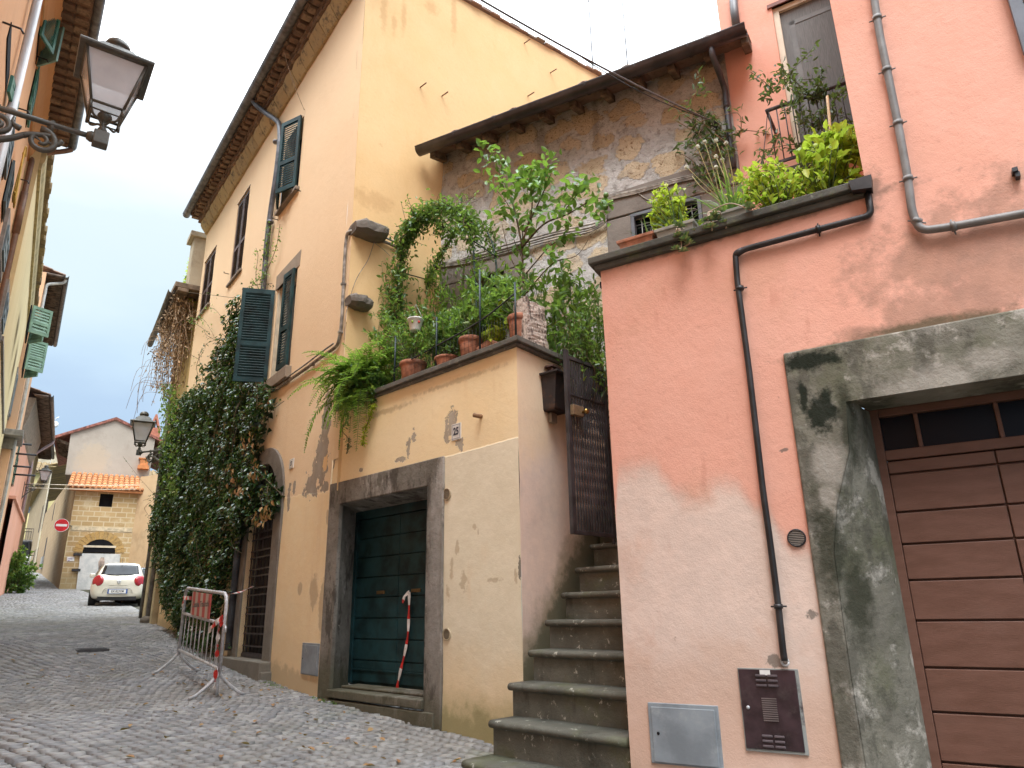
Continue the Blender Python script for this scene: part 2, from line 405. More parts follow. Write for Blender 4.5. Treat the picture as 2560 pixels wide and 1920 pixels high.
# ------------------------------------------------------------------ wall building helpers
def cells(mb, F, a0, a1, b0, b1, holes=(), depth=.3, c=0, step=.35, wob=.004, seed=0):
    """front face of a wall with rectangular openings and their reveals"""
    def cuts(lo, hi, ks):
        xs = sorted({lo, hi, *[q for q in ks if lo < q < hi]}); out = []
        for p, q in zip(xs, xs[1:]):
            n = max(1, round((q-p)/step)); out += [p+(q-p)*i/n for i in range(n)]
        return out+[hi]
    A = cuts(a0, a1, [h[0] for h in holes]+[h[1] for h in holes]); B = cuts(b0, b1, [h[2] for h in holes]+[h[3] for h in holes])
    ids = {}
    def vid(i, j):
        if (i, j) not in ids:
            p = F.P(A[i], B[j], c); nzv = mnoise.noise(p*1.7+V((seed, 0, 0)))*wob*2+mnoise.noise(p*5)*wob
            q = p+F.n*nzv+F.u*(mnoise.noise(p*2.3+V((9, 9, seed)))*wob if 0 < i < len(A)-1 else 0)
            ids[i, j] = len(mb.v); mb.v.append(tuple(q))
        return ids[i, j]
    for i in range(len(A)-1):
        for j in range(len(B)-1):
            ma, mb_ = (A[i]+A[i+1])/2, (B[j]+B[j+1])/2
            if any(h[0] < ma < h[1] and h[2] < mb_ < h[3] for h in holes): continue
            mb.f.append((vid(i, j), vid(i+1, j), vid(i+1, j+1), vid(i, j+1))); mb.m.append(mb.mi); mb.sm.append(True)
    for h in holes:
        if len(h) > 4 and h[4] == 0: continue
        d = h[4] if len(h) > 4 else depth
        x0, x1, y0, y1 = h[:4]; P = F.P
        mb.quad(P(x0, y0, c), P(x0, y1, c), P(x0, y1, c-d), P(x0, y0, c-d)); mb.quad(P(x1, y0, c), P(x1, y0, c-d), P(x1, y1, c-d), P(x1, y1, c))
        mb.quad(P(x0, y1, c), P(x1, y1, c), P(x1, y1, c-d), P(x0, y1, c-d)); mb.quad(P(x0, y0, c), P(x0, y0, c-d), P(x1, y0, c-d), P(x1, y0, c))
def cap_of(fr, pts): return fr
def slab(mb, pts, z0, z1):
    """horizontal polygon slab, pts world xy counter-clockwise"""
    n = len(pts); vs = [V((x, y, z0)) for x, y in pts]+[V((x, y, z1)) for x, y in pts]
    mb.add(vs, [tuple(range(n, 2*n)), tuple(reversed(range(n)))]+[(i, (i+1) % n, n+(i+1) % n, n+i) for i in range(n)])
def shutter(F, a, b0, b1, wid, side, turn, m, parent, c=.02, name='shutter', mid=.4, slat=.045):
    """louvred leaf hinged at a; side=+1 leaf extends to +a, -1 to -a; turn in degrees opens it outward"""
    G = F.sub(a, c, turn if side > 0 else -turn); s_ = side
    mb = MB(); st = .06; th = .035
    def bx(x0, x1, y0, y1, c0=0, c1=th):
        x0, x1 = sorted((x0*s_, x1*s_)); mb.box(G, x0, x1, y0, y1, c0, c1)
    bm = b0+(b1-b0)*mid
    bx(0, st, b0, b1); bx(wid-st, wid, b0, b1)
    for y in (b0, bm-.035, b1-.08): bx(st, wid-st, y, y+.08)
    for lo, hi in ((b0+.08, bm-.035), (bm+.045, b1-.08)):
        n = int((hi-lo)/slat)
        for i in range(n):
            y = lo+(i+.5)*(hi-lo)/n; x0, x1 = sorted((st*s_, (wid-st)*s_))
            mb.add([G.P(x0, y-.55*slat, th-.002), G.P(x1, y-.55*slat, th-.002), G.P(x1, y+.5*slat, .007), G.P(x0, y+.5*slat, .007), G.P(x0, y-.55*slat-.008, th-.006), G.P(x1, y-.55*slat-.008, th-.006), G.P(x1, y+.5*slat-.008, .002), G.P(x0, y+.5*slat-.008, .002)],
                   [(0, 1, 2, 3), (7, 6, 5, 4), (0, 4, 5, 1), (3, 2, 6, 7)])
    return mb.build(name, m, parent)
def band(mb, F, pts, w, c0, c1):
    """flat strip following (a,b) points"""
    for (x0, y0), (x1, y1) in zip(pts, pts[1:]):
        d = V((x1-x0, y1-y0)).normalized(); q = V((-d.y, d.x))*w/2
        mb.poly(F, [(x0-q.x, y0-q.y), (x1-q.x, y1-q.y), (x1+q.x, y1+q.y), (x0+q.x, y0+q.y)], c0, c1)
def pxs(F, pts, c=0): return [F.h(x, y, c) for x, y in pts]
def path3(F, pts, c): return [F.P(*F.h(x, y, c), c) for x, y in pts]
def smoothpath(pts, n=6):
    pts = [V(p) for p in pts]; out = []
    for i in range(len(pts)-1):
        p0 = pts[max(i-1, 0)]; p1 = pts[i]; p2 = pts[i+1]; p3 = pts[min(i+2, len(pts)-1)]
        for k_ in range(n):
            t = k_/n; out.append(.5*((2*p1)+(p2-p0)*t+(2*p0-5*p1+4*p2-p3)*t*t+(3*p1-p0-3*p2+p3)*t**3))
    return out+[pts[-1]]
def coppi(mb, F, a0, a1, b, c0, c1, rise, pitch=.19, r=.085, rg=None, jitter=.01, lower=True):
    """half-round roof tiles whose ends show at the eave: from c1 (eave) to c0 (uphill) along -n"""
    rg = rg or random.Random(5); n = int((a1-a0)/pitch); seg = 6
    for i in range(n):
        a = a0+(i+.5)*pitch+rg.uniform(-jitter, jitter); L_ = c1-c0; steps = max(1, round(L_/.38))
        for k_ in range(steps):
            e0 = c1-k_*L_/steps+rg.uniform(-.02, .02); e1 = c1-(k_+1)*L_/steps-.05
            y0 = b+rise*(c1-e0)+.012+rg.uniform(-.006, .006); y1 = b+rise*(c1-e1)
            rings = []
            for (cc, yy, r_) in ((e0, y0, r*1.05), (e1, y1, r*.85)):
                rings.append([F.P(a+math.cos(math.pi*q/seg)*r_, yy+math.sin(math.pi*q/seg)*r_*.8, cc) for q in range(seg+1)]+[F.P(a+math.cos(math.pi*(seg-q)/seg)*r_*.8, yy+math.sin(math.pi*(seg-q)/seg)*r_*.6, cc) for q in range(seg+1)])
            mb.smooth = True; mb.loft(rings); mb.smooth = False
        if lower:
            a = a+pitch/2; e0, e1 = c1, c0; r_ = r
            rings = [[F.P(a+math.cos(math.pi*q/seg)*r_, yy-math.sin(math.pi*q/seg)*r_*.7+.03, cc) for q in range(seg+1)]+[F.P(a+math.cos(math.pi*(seg-q)/seg)*r_*.85, yy-math.sin(math.pi*(seg-q)/seg)*r_*.55+.03, cc) for q in range(seg+1)] for cc, yy in ((e0, b), (e1, b+rise*(c1-c0)))]
            mb.loft(rings)
def gutter(mb, pts, r=.075):
    """half-round open gutter along pts"""
    pts = [V(p) for p in pts]; d = (pts[-1]-pts[0]); d.z = 0; d.normalize(); x = V((d.y, -d.x, 0)); rings = []
    prof = [(math.cos(t)*r, -math.sin(t)*r) for t in [math.pi*i/8 for i in range(9)]]
    prof = [(prof[0][0]+.008, .012)]+prof+[(prof[-1][0]-.008, .012)]+[(p*.9, q*.9) for p, q in reversed(prof)]
    for p in pts: rings.append([p+x*q[0]+V((0, 0, q[1])) for q in prof])
    mb.smooth = True; mb.loft(rings); mb.smooth = False
    for i, p in enumerate(pts[1:-1]):
        rings = [[p+d*o+x*math.cos(t)*(r+.012)-V((0, 0, 1))*math.sin(t)*(r+.012) for t in [math.pi*k_/8 for k_ in range(9)]] for o in (-.012, .012)]
        mb.loft(rings, cap=False, close=False)

def plaster(name, F, base, alt, layers=(), rough=.88, vscale=1.4, fine=.22, trowel=.13):
    k = MT(name); a, b = k.ab(F)
    c_ = k.mix(k.smooth(k.noise(vscale, 6, .62), .32, .68), base, alt)
    c_ = k.mix(k.math('MULTIPLY', k.smooth(k.noise(.55, 4, .6, vec=k.scalev(k.pos, (1, 1, .45))), .35, .7), .35), c_, tuple(x*.86 for x in base))
    c_ = k.mix(k.math('MULTIPLY', k.smooth(k.noise(24, 5, .7), .5, .75), .16), c_, tuple(x*.62 for x in base))
    hh = None
    for ly in layers:
        kind, args, colr, amt = ly[:4]
        if kind == 'below': f = k.below(a, b, **args)
        elif kind == 'above': f = k.math('SUBTRACT', 1, k.below(a, b, **args))
        elif kind == 'blobs': f = k.blobs(a, b, **args)
        elif kind == 'noise': f = k.smooth(k.noise(args[0], 7, .68, stretch=args[3] if len(args) > 3 else None), args[1], args[2])
        if len(ly) > 4 and ly[4] and 'only' in ly[4]:
            a0, a1, b0, b1 = ly[4]['only']; w_ = ly[4].get('w', .02)
            g = k.math('MULTIPLY', k.math('MULTIPLY', k.smooth(a, a0-w_, a0+w_), k.smooth(a, a1-w_, a1+w_, 1, 0)), k.math('MULTIPLY', k.smooth(b, b0-w_, b0+w_), k.smooth(b, b1-w_, b1+w_, 1, 0)))
            f = k.math('MULTIPLY', f, g)
        if len(ly) > 4 and ly[4] and 'relief' in ly[4]:
            q = k.math('MULTIPLY', f, ly[4]['relief']); hh = q if hh is None else k.math('ADD', hh, q)
        f = k.math('MULTIPLY', f, amt)
        if isinstance(colr, tuple) and len(colr) == 2: colr = k.mix(k.smooth(k.noise(5, 6, .7), .35, .65), colr[0], colr[1])
        c_ = k.mix(f, c_, colr)
    tro = k.noise(2.6, 6, .6, .2)
    bumps = [(tro, trowel, .05), (k.noise(15, 5, .65, .15), fine, .012), (k.noise(90, 4, .75), .5, .004)]
    if hh is not None: bumps.append((hh, .9, .012))
    return k.out(c_, rough, bumps, spec=.15)
def stone(name, F, base, alt, layers=(), rough=.9, grain=.5):
    return plaster(name, F, base, alt, layers, rough, vscale=3.5, fine=.7, trowel=grain*.35)
def cracks(): pass

# ================================================================== salmon house
pk = thing('salmon_house', 'salmon pink plastered house with brown garage door and planted terrace ledge', 'house', PK.P(1.3, .3, 0))
aT = PK.A(2166, 470)                     # where the full-height wall starts
bC0 = PK.B(1512, 676); bC1 = bC0+.10     # coping underside / top
gi = {'aL': PK.A(1959, 886), 'aI': PK.A(2116, 1007), 'bT': PK.B(1959, 886), 'bI': PK.B(2116, 1007)}
aR = 4.6; doorR = gi['aI']+2.3; frR = doorR+.36
SAL, SAL2 = (.76, .385, .29), (.79, .43, .335)
pale = ((.73, .58, .50), (.66, .53, .46))
h = lambda pts: pxs(PK, pts)
pk_layers = [
    ('below', dict(pts=[(-.1, 1.2)]+h([(1545, 1185), (1600, 1172), (1640, 1165), (1665, 1200), (1695, 1238), (1735, 1240), (1790, 1205), (1845, 1215), (1885, 1265), (1925, 1285), (1955, 1345), (1985, 1372), (2035, 1372)])+[(4.7, PK.B(2035, 1372)-.05)], soft=.10, amp=.10, scale=5), pale, .95, dict(relief=-.4)),
    ('below', dict(pts=[(-.1, .98), (4.7, .95)], soft=.25, amp=.25, scale=2.2), ((.73, .53, .44), (.71, .49, .39)), .7),
    ('noise', (1.3, .52, .68), (.60, .33, .22), .35),
    ('blobs', dict(lst=[(*PK.h(1620, 1790), .45, .3), (*PK.h(1830, 1760), .35, .35), (*PK.h(2050, 1850), .2, .3)], scale=5, amp=1.2, soft=.5), (.42, .22, .12), .3),
    ('below', dict(pts=[(-.1, .62), (.8, .5), (4.7, .42)], soft=.12, amp=.2, scale=5), (.30, .19, .10), .4),
    ('blobs', dict(lst=[(*PK.h(2420, 640), .55, .28), (*PK.h(2540, 600), .5, .35), (*PK.h(2450, 740), .4, .18), (*PK.h(2300, 800), .16, .10), (*PK.h(2180, 830), .2, .05), (*PK.h(2230, 800), .05, .2)], scale=7, amp=1.5, soft=.5), ((.20, .135, .10), (.36, .21, .15)), .6),
    ('blobs', dict(lst=[(*PK.h(2100, 872), .28, .035), (*PK.h(2330, 812), .35, .04)], scale=14, amp=1.1, soft=.5), (.10, .085, .05), .85),
    ('blobs', dict(lst=[(*PK.h(2180, 475), .06, .12), (*PK.h(2050, 520), .5, .03), (*PK.h(1700, 620), .5, .03)], scale=12, amp=1.6, soft=.6), (.12, .085, .06), .6),
    ('noise', (30, .66, .74), (.22, .11, .08), .45),
    ('blobs', dict(lst=[(*PK.h(1945, 1655), .05, .03), (*PK.h(2030, 1535), .03, .025), (*PK.h(1960, 1125), .025, .012)], scale=16, amp=2, soft=.2), (.16, .14, .12), .8),
    ('noise', (5, .60, .72, (1, 1, .25)), (.5, .21, .14), .3),
]
m_sal = plaster('salmon_plaster', PK, SAL, SAL2, pk_layers, trowel=.16, fine=.3)
mb = MB()
holes = [(aT, doorR+.1, -1, gi['bI']+.1, 0)]
hx0 = gi['aI']-.2
cells(mb, PK, 0, aT, -.6, bC0, holes=[(hx0, aT, -1, gi['bI']+.1, .0)], step=.3)
cells(mb, PK, aT, aR+3, -.6, bC0, holes=holes, step=.3, depth=.1)
cells(mb, PK, aT, aR+3, bC0, 9.5, step=.3)
P = PK.P
# left flank beside the stairs, leaning slightly behind the corner
PKL = FR(9.0+180, *(PK.P(0, 0)+V((math.sin(R(9)), math.cos(R(9)), 0))*3.4).xy)
cells(mb, PKL, 0, 3.4, -.6, bC0, step=.4)
# terrace floor and the return of the tall front wall
mb.add([P(0, bC0, 0), P(aT, bC0, 0), P(aT, bC0, -3.19), P(.2, bC0, -3.19)], [(0, 1, 2, 3)])
PKR = FR(PK.az-90, *PK.P(aT, 0, 0).xy)   # faces -a
mb.add([P(aT, bC0, 0), P(aT, 9.5, 0), P(aT, 9.5, -3.19), P(aT, bC0, -3.19)], [(0, 1, 2, 3)])
PB = -3.19
fw = [PK.h(1929, 20, PB), PK.h(2086, 0, PB), PK.h(1984, 376, PB), PK.h(2150, 370, PB)]
fa0 = fw[0][0]; fb1 = fw[0][1]; fb0 = PK.B(1961, 432, PB); fa1 = fa0+1.25
aPB0 = PK.A(1796, 40, PB)
cells(mb, PK, aPB0, aT+.5, bC0, 9.5, holes=[(fa0, fa1, fb0, fb1, .18)], c=PB, step=.5)
mb.add([P(aPB0, bC0, PB), P(aPB0, 9.5, PB), P(aPB0, 9.5, PB-4), P(aPB0, bC0, PB-4)], [(3, 2, 1, 0)])
mb.add([P(aPB0, 9.5, PB), P(aR+3, 9.5, PB), P(aR+3, 9.5, PB-4), P(aPB0, 9.5, PB-4)], [(0, 1, 2, 3)])
mb.add([P(aT, 9.5, 0), P(aR+3, 9.5, 0), P(aR+3, 9.5, PB), P(aT, 9.5, PB)], [(0, 1, 2, 3)])
mb.build('wall', m_sal, pk)
# coping of the ledge: thin slate slab over a rougher bed
mb = MB()
m_coping = stone('mossy_slate_coping', PK, (.075, .072, .062), (.12, .115, .10), [('noise', (9, .5, .66), (.13, .14, .075), .6), ('noise', (22, .62, .7), (.30, .29, .25), .6)])
for k_, (c0, c1, y0, y1) in enumerate([(-.35, .075, bC1-.055, bC1), (-.33, .04, bC0, bC1-.057)]):
    mb.add([P(-c1*.9, y0, c1), P(aT+.01, y0, c1), P(aT+.01, y1, c1), P(-c1*.9, y1, c1), P(-c1*.9-.03, y0, c0), P(aT+.01, y0, c0), P(aT+.01, y1, c0), P(-c1*.9-.03, y1, c0)],
           [(0, 1, 2, 3), (5, 4, 7, 6), (3, 2, 6, 7), (1, 0, 4, 5), (4, 0, 3, 7), (1, 5, 6, 2)])
    mb.add([P(-c1*.9-.1, y0, c0), P(.33, y0, c0), P(.33, y1, c0), P(-c1*.9-.1, y1, c0), P(-c1*.9-.1+.2, y0, -3.1), P(.5, y0, -3.1), P(.5, y1, -3.1), P(.1, y1, -3.1)], [(3, 2, 6, 7), (4, 0, 3, 7), (0, 4, 5, 1)])
mb.build('coping', m_coping, pk, bevel=.008)
# garage: stone surround, reveal, door
m_gst = stone('mossy_peperino_surround', PK, (.15, .14, .115), (.24, .225, .185), [
    ('noise', (1.6, .48, .66), (.085, .09, .045), .6), ('noise', (3.4, .54, .62), (.42, .39, .345), .8), ('noise', (4.5, .51, .60, (1, 1, .5)), (.075, .07, .056), .6), ('noise', (22, .55, .66), (.06, .058, .045), .5),
    ('blobs', dict(lst=[(*PK.h(2030, 905), .17, .055), (*PK.h(2055, 1030), .08, .12), (*PK.h(2010, 1000), .03, .10)], scale=14, amp=1.3, soft=.35), (.012, .016, .010), .95),
    ('blobs', dict(lst=[(*PK.h(2120, 1050), .04, .2), (*PK.h(2075, 1360), .08, .25), (*PK.h(2140, 1500), .06, .25)], scale=9, amp=1.3, soft=.5), (.028, .03, .018), .8),
    ('blobs', dict(lst=[(*PK.h(2330, 960), .2, .10), (*PK.h(2070, 1160), .08, .12), (*PK.h(2480, 900), .12, .08), (*PK.h(2070, 1240), .05, .05)], scale=6, amp=1.2, soft=.5), (.36, .33, .29), .7)], grain=1.0)
mb = MB(); c1 = .03
aL, aI, bT, bI = gi['aL'], gi['aI'], gi['bT'], gi['bI']
fi = [(aI, bI)]+[(PK.A(x, y), PK.B(x, y)) for x, y in ((2126, 1130), (2096, 1260), (2088, 1380), (2112, 1560), (2132, 1700), (2165, 1900))]; fi.append((fi[-1][0]+.01, -.3))
mb.poly(PK, [(aL, -.3), (fi[-1][0], -.3)]+list(reversed(fi))[1:]+[(aI, bI), (doorR, bI), (doorR, -.3), (frR, -.3), (frR, bT), (aL, bT)], -.02, c1)
# worn inner edge of the jamb and reveals
cr_ = -.30
din = [(PK.h(2171, 1027, cr_)[0]), ]
aD = PK.A(2230, 1283, cr_); bD = PK.B(2171, 1027, cr_)
ring = []
for (a_, b_) in fi: ring.append([PK.P(a_, b_, c1), PK.P(min(a_+.07, aD-.12) if a_ < aI else a_+.05, b_, -.05), PK.P(aD-.05, b_, -.2), PK.P(aD-.02, b_, cr_-.03)])
mb.smooth = True; mb.loft(ring, cap=False, close=False); mb.smooth = False
mb.quad(P(aI, bI, c1), P(doorR, bI, c1), P(doorR, bD, cr_), P(aD-.02, bD, cr_))
mb.quad(P(doorR, bI, c1), P(doorR, -.3, c1), P(doorR, -.3, cr_), P(doorR, bD, cr_))
mb.build('garage_surround', m_gst, pk, bevel=.012)
k = MT('brown_garage_paint'); a_, b_ = k.ab(PK)
cl = k.mix(k.smooth(k.noise(5, 5, .6, stretch=(1, 1, 4)), .3, .7), (.118, .055, .037), (.15, .073, .052))
cl = k.mix(k.math('MULTIPLY', k.smooth(k.noise(2, 4), .5, .7), .4), cl, (.15, .08, .06))
m_gdoor = k.out(cl, .5, [(k.noise(40, 3, stretch=(1, 1, 8)), .25, .004)], spec=.3)
gd = MB(); F = PK; cd_ = cr_-.02
tr0 = PK.B(2195, 1130, cd_); tr1 = PK.B(2188, 1046, cd_)
gd.box(F, aD-.05, doorR, bD-.0, bD+.1, cd_-.05, cd_+.02)         # head rail
gd.box(F, aD-.05, aD+.02, -.1, bD, cd_-.05, cd_+.015)            # stile
gd.box(F, aD+.02, doorR, tr0-.06, tr0, cd_-.05, cd_+.012)        # transom rail
gd.box(F, aD+.02, doorR, tr1, bD, cd_-.05, cd_+.012)
for x in (PK.A(2300, 1100, cd_), PK.A(2500, 1060, cd_)): gd.box(F, x-.012, x+.012, tr0, tr1, cd_-.05, cd_+.0)
leafx = PK.A(2487, 1130, cd_)
ys = [PK.B(2222, y, cd_) for y in (1187, 1283, 1363)]+[PK.B(*q, cd_) for q in ((2242, 1452), (2258, 1552), (2275, 1668), (2292, 1778), (2315, 1902))]
ys += [ys[-1]-.2, ys[-1]-.42, ys[-1]-.65]
gd.box(F, aD+.02, doorR, -.4, tr0-.06, cd_-.06, cd_-.03)
for (x0, x1) in ((aD+.022, leafx-.004), (leafx+.004, leafx+1.0), (leafx+1.008, doorR)):
    yy = [tr0-.062]+ys
    for hi, lo in zip(yy, yy[1:]):
        if x0 > leafx-.01: hi, lo = hi+.0, lo+.0
        gd.box(F, x0, x1, lo+.006, hi-.006, cd_-.03, cd_)
gdo = gd.build('garage_door', m_gdoor, pk, bevel=.004)
mb = MB(); mb.box(F, aD, doorR, tr0-.01, tr1+.01, cd_-.045, cd_-.03)
k = MT('dark_transom_glass'); m_dglass = k.out((.006, .008, .014), .3, k.noise(2, 2), .1, .02, spec=.12)
mb.build('transom_glass', m_dglass, gdo)
# french window on the terrace: frame, insect screen, sill
win = MB(); c_ = PB-.06
win.box(PK, fa0, fa0+.07, fb0, fb1, c_-.05, c_+.03); win.box(PK, fa0+.07, fa1, fb1-.07, fb1, c_-.05, c_+.03); win.box(PK, fa0+.07, fa1, fb0, fb0+.07, c_-.05, c_+.02)
wo_ = win.build('french_window', m_cream, pk, bevel=.004)
k = MT('insect_screen'); sx = k.noise(160, 2, stretch=(1, 1, .05)); m_screen = k.out(k.mix(k.smooth(sx, .3, .7), (.105, .105, .10), (.15, .148, .142)), .6, spec=.3)
mb = MB(); mb.box(PK, fa0+.07, fa1, fb0+.07, fb1-.07, c_-.03, c_-.01); mb.build('screen_pane', m_screen, wo_)
mb = MB(); mb.box(PK, fa0+.16, fa0+.22, fb0+.07, fb1-.25, c_-.012, c_-.004); mb.box(PK, fa0+.16, fa1, fb1-.31, fb1-.25, c_-.012, c_-.004); mb.build('inner_sash', plain('grey_sash', (.16, .16, .155), .6), wo_)
mb = MB(); mb.box(PK, fa0-.12, fa1+.1, fb0-.07, fb0, PB-.1, PB+.1); mb.build('sill', m_coping, pk, bevel=.006)
mb = MB(); mb.box(PK, fa0-.05, fa1, fb1, fb1+.05, PB-.05, PB+.02); mb.build('window_lintel', plain('brown_lintel', (.2, .08, .06)), pk)
# balustrade
CRL = PB+.45
r0 = PK.h(1917, 278, CRL); r1 = PK.h(2118, 205, CRL); q0 = PK.h(1953, 411, CRL)
rl = MB(); bt = (r0[1]+r1[1])/2; bb = q0[1]+.02; aE = aT-.02
rl.tube([PK.P(r0[0], bt, PB), PK.P(r0[0], bt, CRL), PK.P(aE, bt, CRL)], .02, 6)
rl.box(PK, r0[0]+.02, aE, bb, bb+.03, CRL-.012, CRL+.012); rl.tube([PK.P(r0[0]+.02, bb, PB), PK.P(r0[0]+.02, bb, CRL)], .012, 6)
n = 11
for i in range(n):
    a_ = r0[0]+.02+(aE-r0[0]-.04)*i/(n-1); rl.tube([PK.P(a_, bb, CRL), PK.P(a_, bt, CRL)], .007, 5)
s3 = [PK.P(r0[0]-.0, bt-.02, CRL-.02), PK.P(r0[0]-.05, bt-.3, CRL-.0), PK.P(r0[0]-.12, bt-.62, CRL), PK.P(r0[0]-.10, bb+.12, CRL), PK.P(r0[0]+.04, bb-.02, CRL)]
rl.tube(smoothpath(s3), .005, 5)
rl.build('balustrade', plain('worn_black_rail', (.06, .055, .06), .5, .3, dirt=(.2, .19, .19), dscale=12), pk)
# pipes on the front
def clamp(mb, F, x, y, c, r, along=(0, 1)):
    a_, b_ = F.h(x, y, c); d = (F.u*along[0]+V((0, 0, along[1]))).normalized()
    mb.tube([F.P(a_, b_, c)-d*.013, F.P(a_, b_, c)+d*.013], r+.006, 10)
    q = V((d.z, 0)); s_ = F.u*along[1]-V((0, 0, along[0])); s_.normalize()
    mb.tube([F.P(a_, b_, c)-s_*(r+.025)-F.n*.01, F.P(a_, b_, c)+s_*(r+.025)-F.n*.01], .005, 5)
def drain(F, c, pts, r, m, name, parent, clamps=(), bend=.07, seg=10):
    mb = MB(); raw = [F.P(*F.h(x, y, c), c) for x, y in pts]; out = [raw[0]]
    for p0, p1, p2 in zip(raw, raw[1:], raw[2:]):
        d0 = (p0-p1); d1 = (p2-p1); b0 = min(bend, d0.length*.45); b1 = min(bend, d1.length*.45)
        A_, B_ = p1+d0.normalized()*b0, p1+d1.normalized()*b1
        for i in range(6):
            t = i/5; out.append(A_*(1-t)**2+p1*2*t*(1-t)+B_*t*t)
    out.append(raw[-1]); mb.tube(out, r, seg)
    for q in clamps: clamp(mb, F, q[0], q[1], c, r, q[2] if len(q) > 2 else (0, 1))
    return mb.build(name, m, parent)
drain(PK, .035, [(2168, 470), (2178, 538), (1858, 624), (1838, 640)], .021, m_blackpipe, 'gas_pipe', pk, [(2046, 573, (1, 0))], bend=.04)
drain(PK, .035, [(1858, 624), (1838, 632), (1843, 700), (1874, 935), (1907, 1223), (1924, 1345), (1946, 1516), (1958, 1630), (1962, 1652)], .019, m_blackpipe, 'gas_pipe', pk, [(1850, 721), (1946, 1516)], bend=.03)
mb = MB(); a_, b_ = PK.h(1962, 1650, .03); mb.tube([PK.P(a_+.02*math.cos(t), b_-.01+.02*math.sin(t), .03) for t in [i*.7 for i in range(10)]], .006, 6); mb.build('pipe_ring', m_steel, pk)
mb = MB(); a_, b_ = PK.h(2150, 462, .1); mb.poly(PK, [(a_-.05, b_-.02), (a_+.06, b_-.04), (a_+.07, b_+.05), (a_-.06, b_+.05)], .02, .10); mb.build('drain_spout', m_blackpipe, pk)
drain(PK, .04, [(2017, -700), (2184, -30), (2186, 0), (2200, 90), (2218, 176), (2246, 315), (2270, 447), (2280, 530), (2300, 578), (2383, 566), (2470, 550), (2580, 530), (2700, 505), (3400, 338)], .024, m_pvc, 'conduit', pk,
      [(2193, 45), (2217, 175), (2245, 308), (2270, 447), (2292, 553, (.5, 1)), (2383, 566, (1, .1))], bend=.06)
for x, y in ((2538, 440),):
    mb = MB(); a_, b_ = PK.h(x, y); mb.box(PK, a_-.014, a_+.012, b_-.0, b_+.025, 0, .06); mb.box(PK, a_-.004, a_+.018, b_-.03, b_+.0, 0, .05); mb.build('hook', m_iron, pk)
pp_ = [PK.P(*PK.h(x, y, PB+.06), PB+.06) for x, y in ((1832, -20), (1836, 30), (1843, 78))]
mb = MB(); mb.tube(pp_, .05, 10); mb.build('downpipe', plain('grey_upper_downpipe', (.12, .12, .125), .45, .3), pk)
# grey louvred shutter at the upper window by the frame's edge
s0 = PK.A(2515, 0); shutter(PK, s0, PK.B(2556, 148), 6.4, .6, 1, 0, plain('grey_shutter_paint', (.12, .13, .16), .5), pk, c=.03)
# street wall fittings
def cabinet(name, label, cat, F, quad, m, style, c=.012):
    pts = pxs(F, quad); a0 = sum(pts[i][0] for i in (0, 3))/2; a1 = sum(pts[i][0] for i in (1, 2))/2; b1 = (pts[0][1]+pts[1][1])/2; b0 = (pts[2][1]+pts[3][1])/2
    o = thing(name, label, cat, F.P((a0+a1)/2, b0, 0))
    mb = MB()
    if style == 'grey':
        mb.box(F, a0, a1, b0, b1, -.02, .012); mb.build('frame', m, o, bevel=.004)
        mb = MB(); mb.box(F, a0+.022, a1-.02, b0+.01, b1-.022, .012, .02); d = mb.build('door', m, o, bevel=.003)
        mb = MB(); mb.tube([F.P(a0+.06, b0+(b1-b0)*.5, .016), F.P(a0+.06, b0+(b1-b0)*.5, .0225)], .009, 10); mb.build('lock', m_dark, d)
    return o, (a0, a1, b0, b1)
m_cab = plain('grey_meter_door', (.235, .27, .30), .5, 0, .4, var=.12, scale=5, dirt=(.34, .37, .39), dscale=4)
cabinet('meter_cabinet', 'wide light grey utility cabinet set low in the salmon wall', 'meter cabinet', PK, [(1622, 1757), (1798, 1763), (1806, 1918), (1629, 1912)], m_cab, 'grey')
o, (a0, a1, b0, b1) = cabinet('gas_cabinet', 'dark purplish brown gas cabinet with vent slots below the black pipe', 'gas cabinet', PK, [(1844, 1669), (1996, 1673), (2022, 1886), (1866, 1878)], None, 'gas')
m_gas = plain('purple_brown_enamel', (.045, .026, .032), .4, .1, .5, var=.3, scale=7, dirt=(.075, .055, .058), dscale=5)
mb = MB(); mb.box(PK, a0, a1, b0, b1, -.02, .01); mb.build('frame', plain('worn_cabinet_edge', (.28, .30, .29), .6, dirt=(.06, .04, .045), dscale=9), o, bevel=.002)
mb = MB(); mb.box(PK, a0+.006, a1-.016, b0+.014, b1-.006, .0102, .016); W_ = a1-a0; H_ = b1-b0
gdz = mb.build('door', m_gas, o, bevel=.003)
m_slot = plain('slot_edge', (.11, .09, .10), .4)
for yy in (.78, .84, .90, .06, .12, .18):
    for xx in ((.30, .47), (.50, .66)): mb = MB(); mb.box(PK, a0+W_*xx[0], a0+W_*xx[1], b0+H_*yy, b0+H_*(yy+.028), .0162, .023); mb.build('vent_slot', m_slot, gdz, bevel=.003)
mb = MB()
for i in range(11): mb.box(PK, a0+W_*.36, a0+W_*.60, b0+H_*(.37+.026*i), b0+H_*(.383+.026*i), .016, .021)
mb.build('grille', plain('grille_edge', (.20, .17, .17), .4, .3), gdz)
mb = MB(); mb.tube([PK.P(a0+W_*.12, b0+H_*.52, .012), PK.P(a0+W_*.12, b0+H_*.52, .021)], .010, 10); mb.build('lock', m_steel, gdz)
mb = MB(); mb.box(PK, a0+W_*.38, a0+W_*.55, b1-.035, b1-.008, .016, .0185); mb.build('sticker', m_white, gdz)
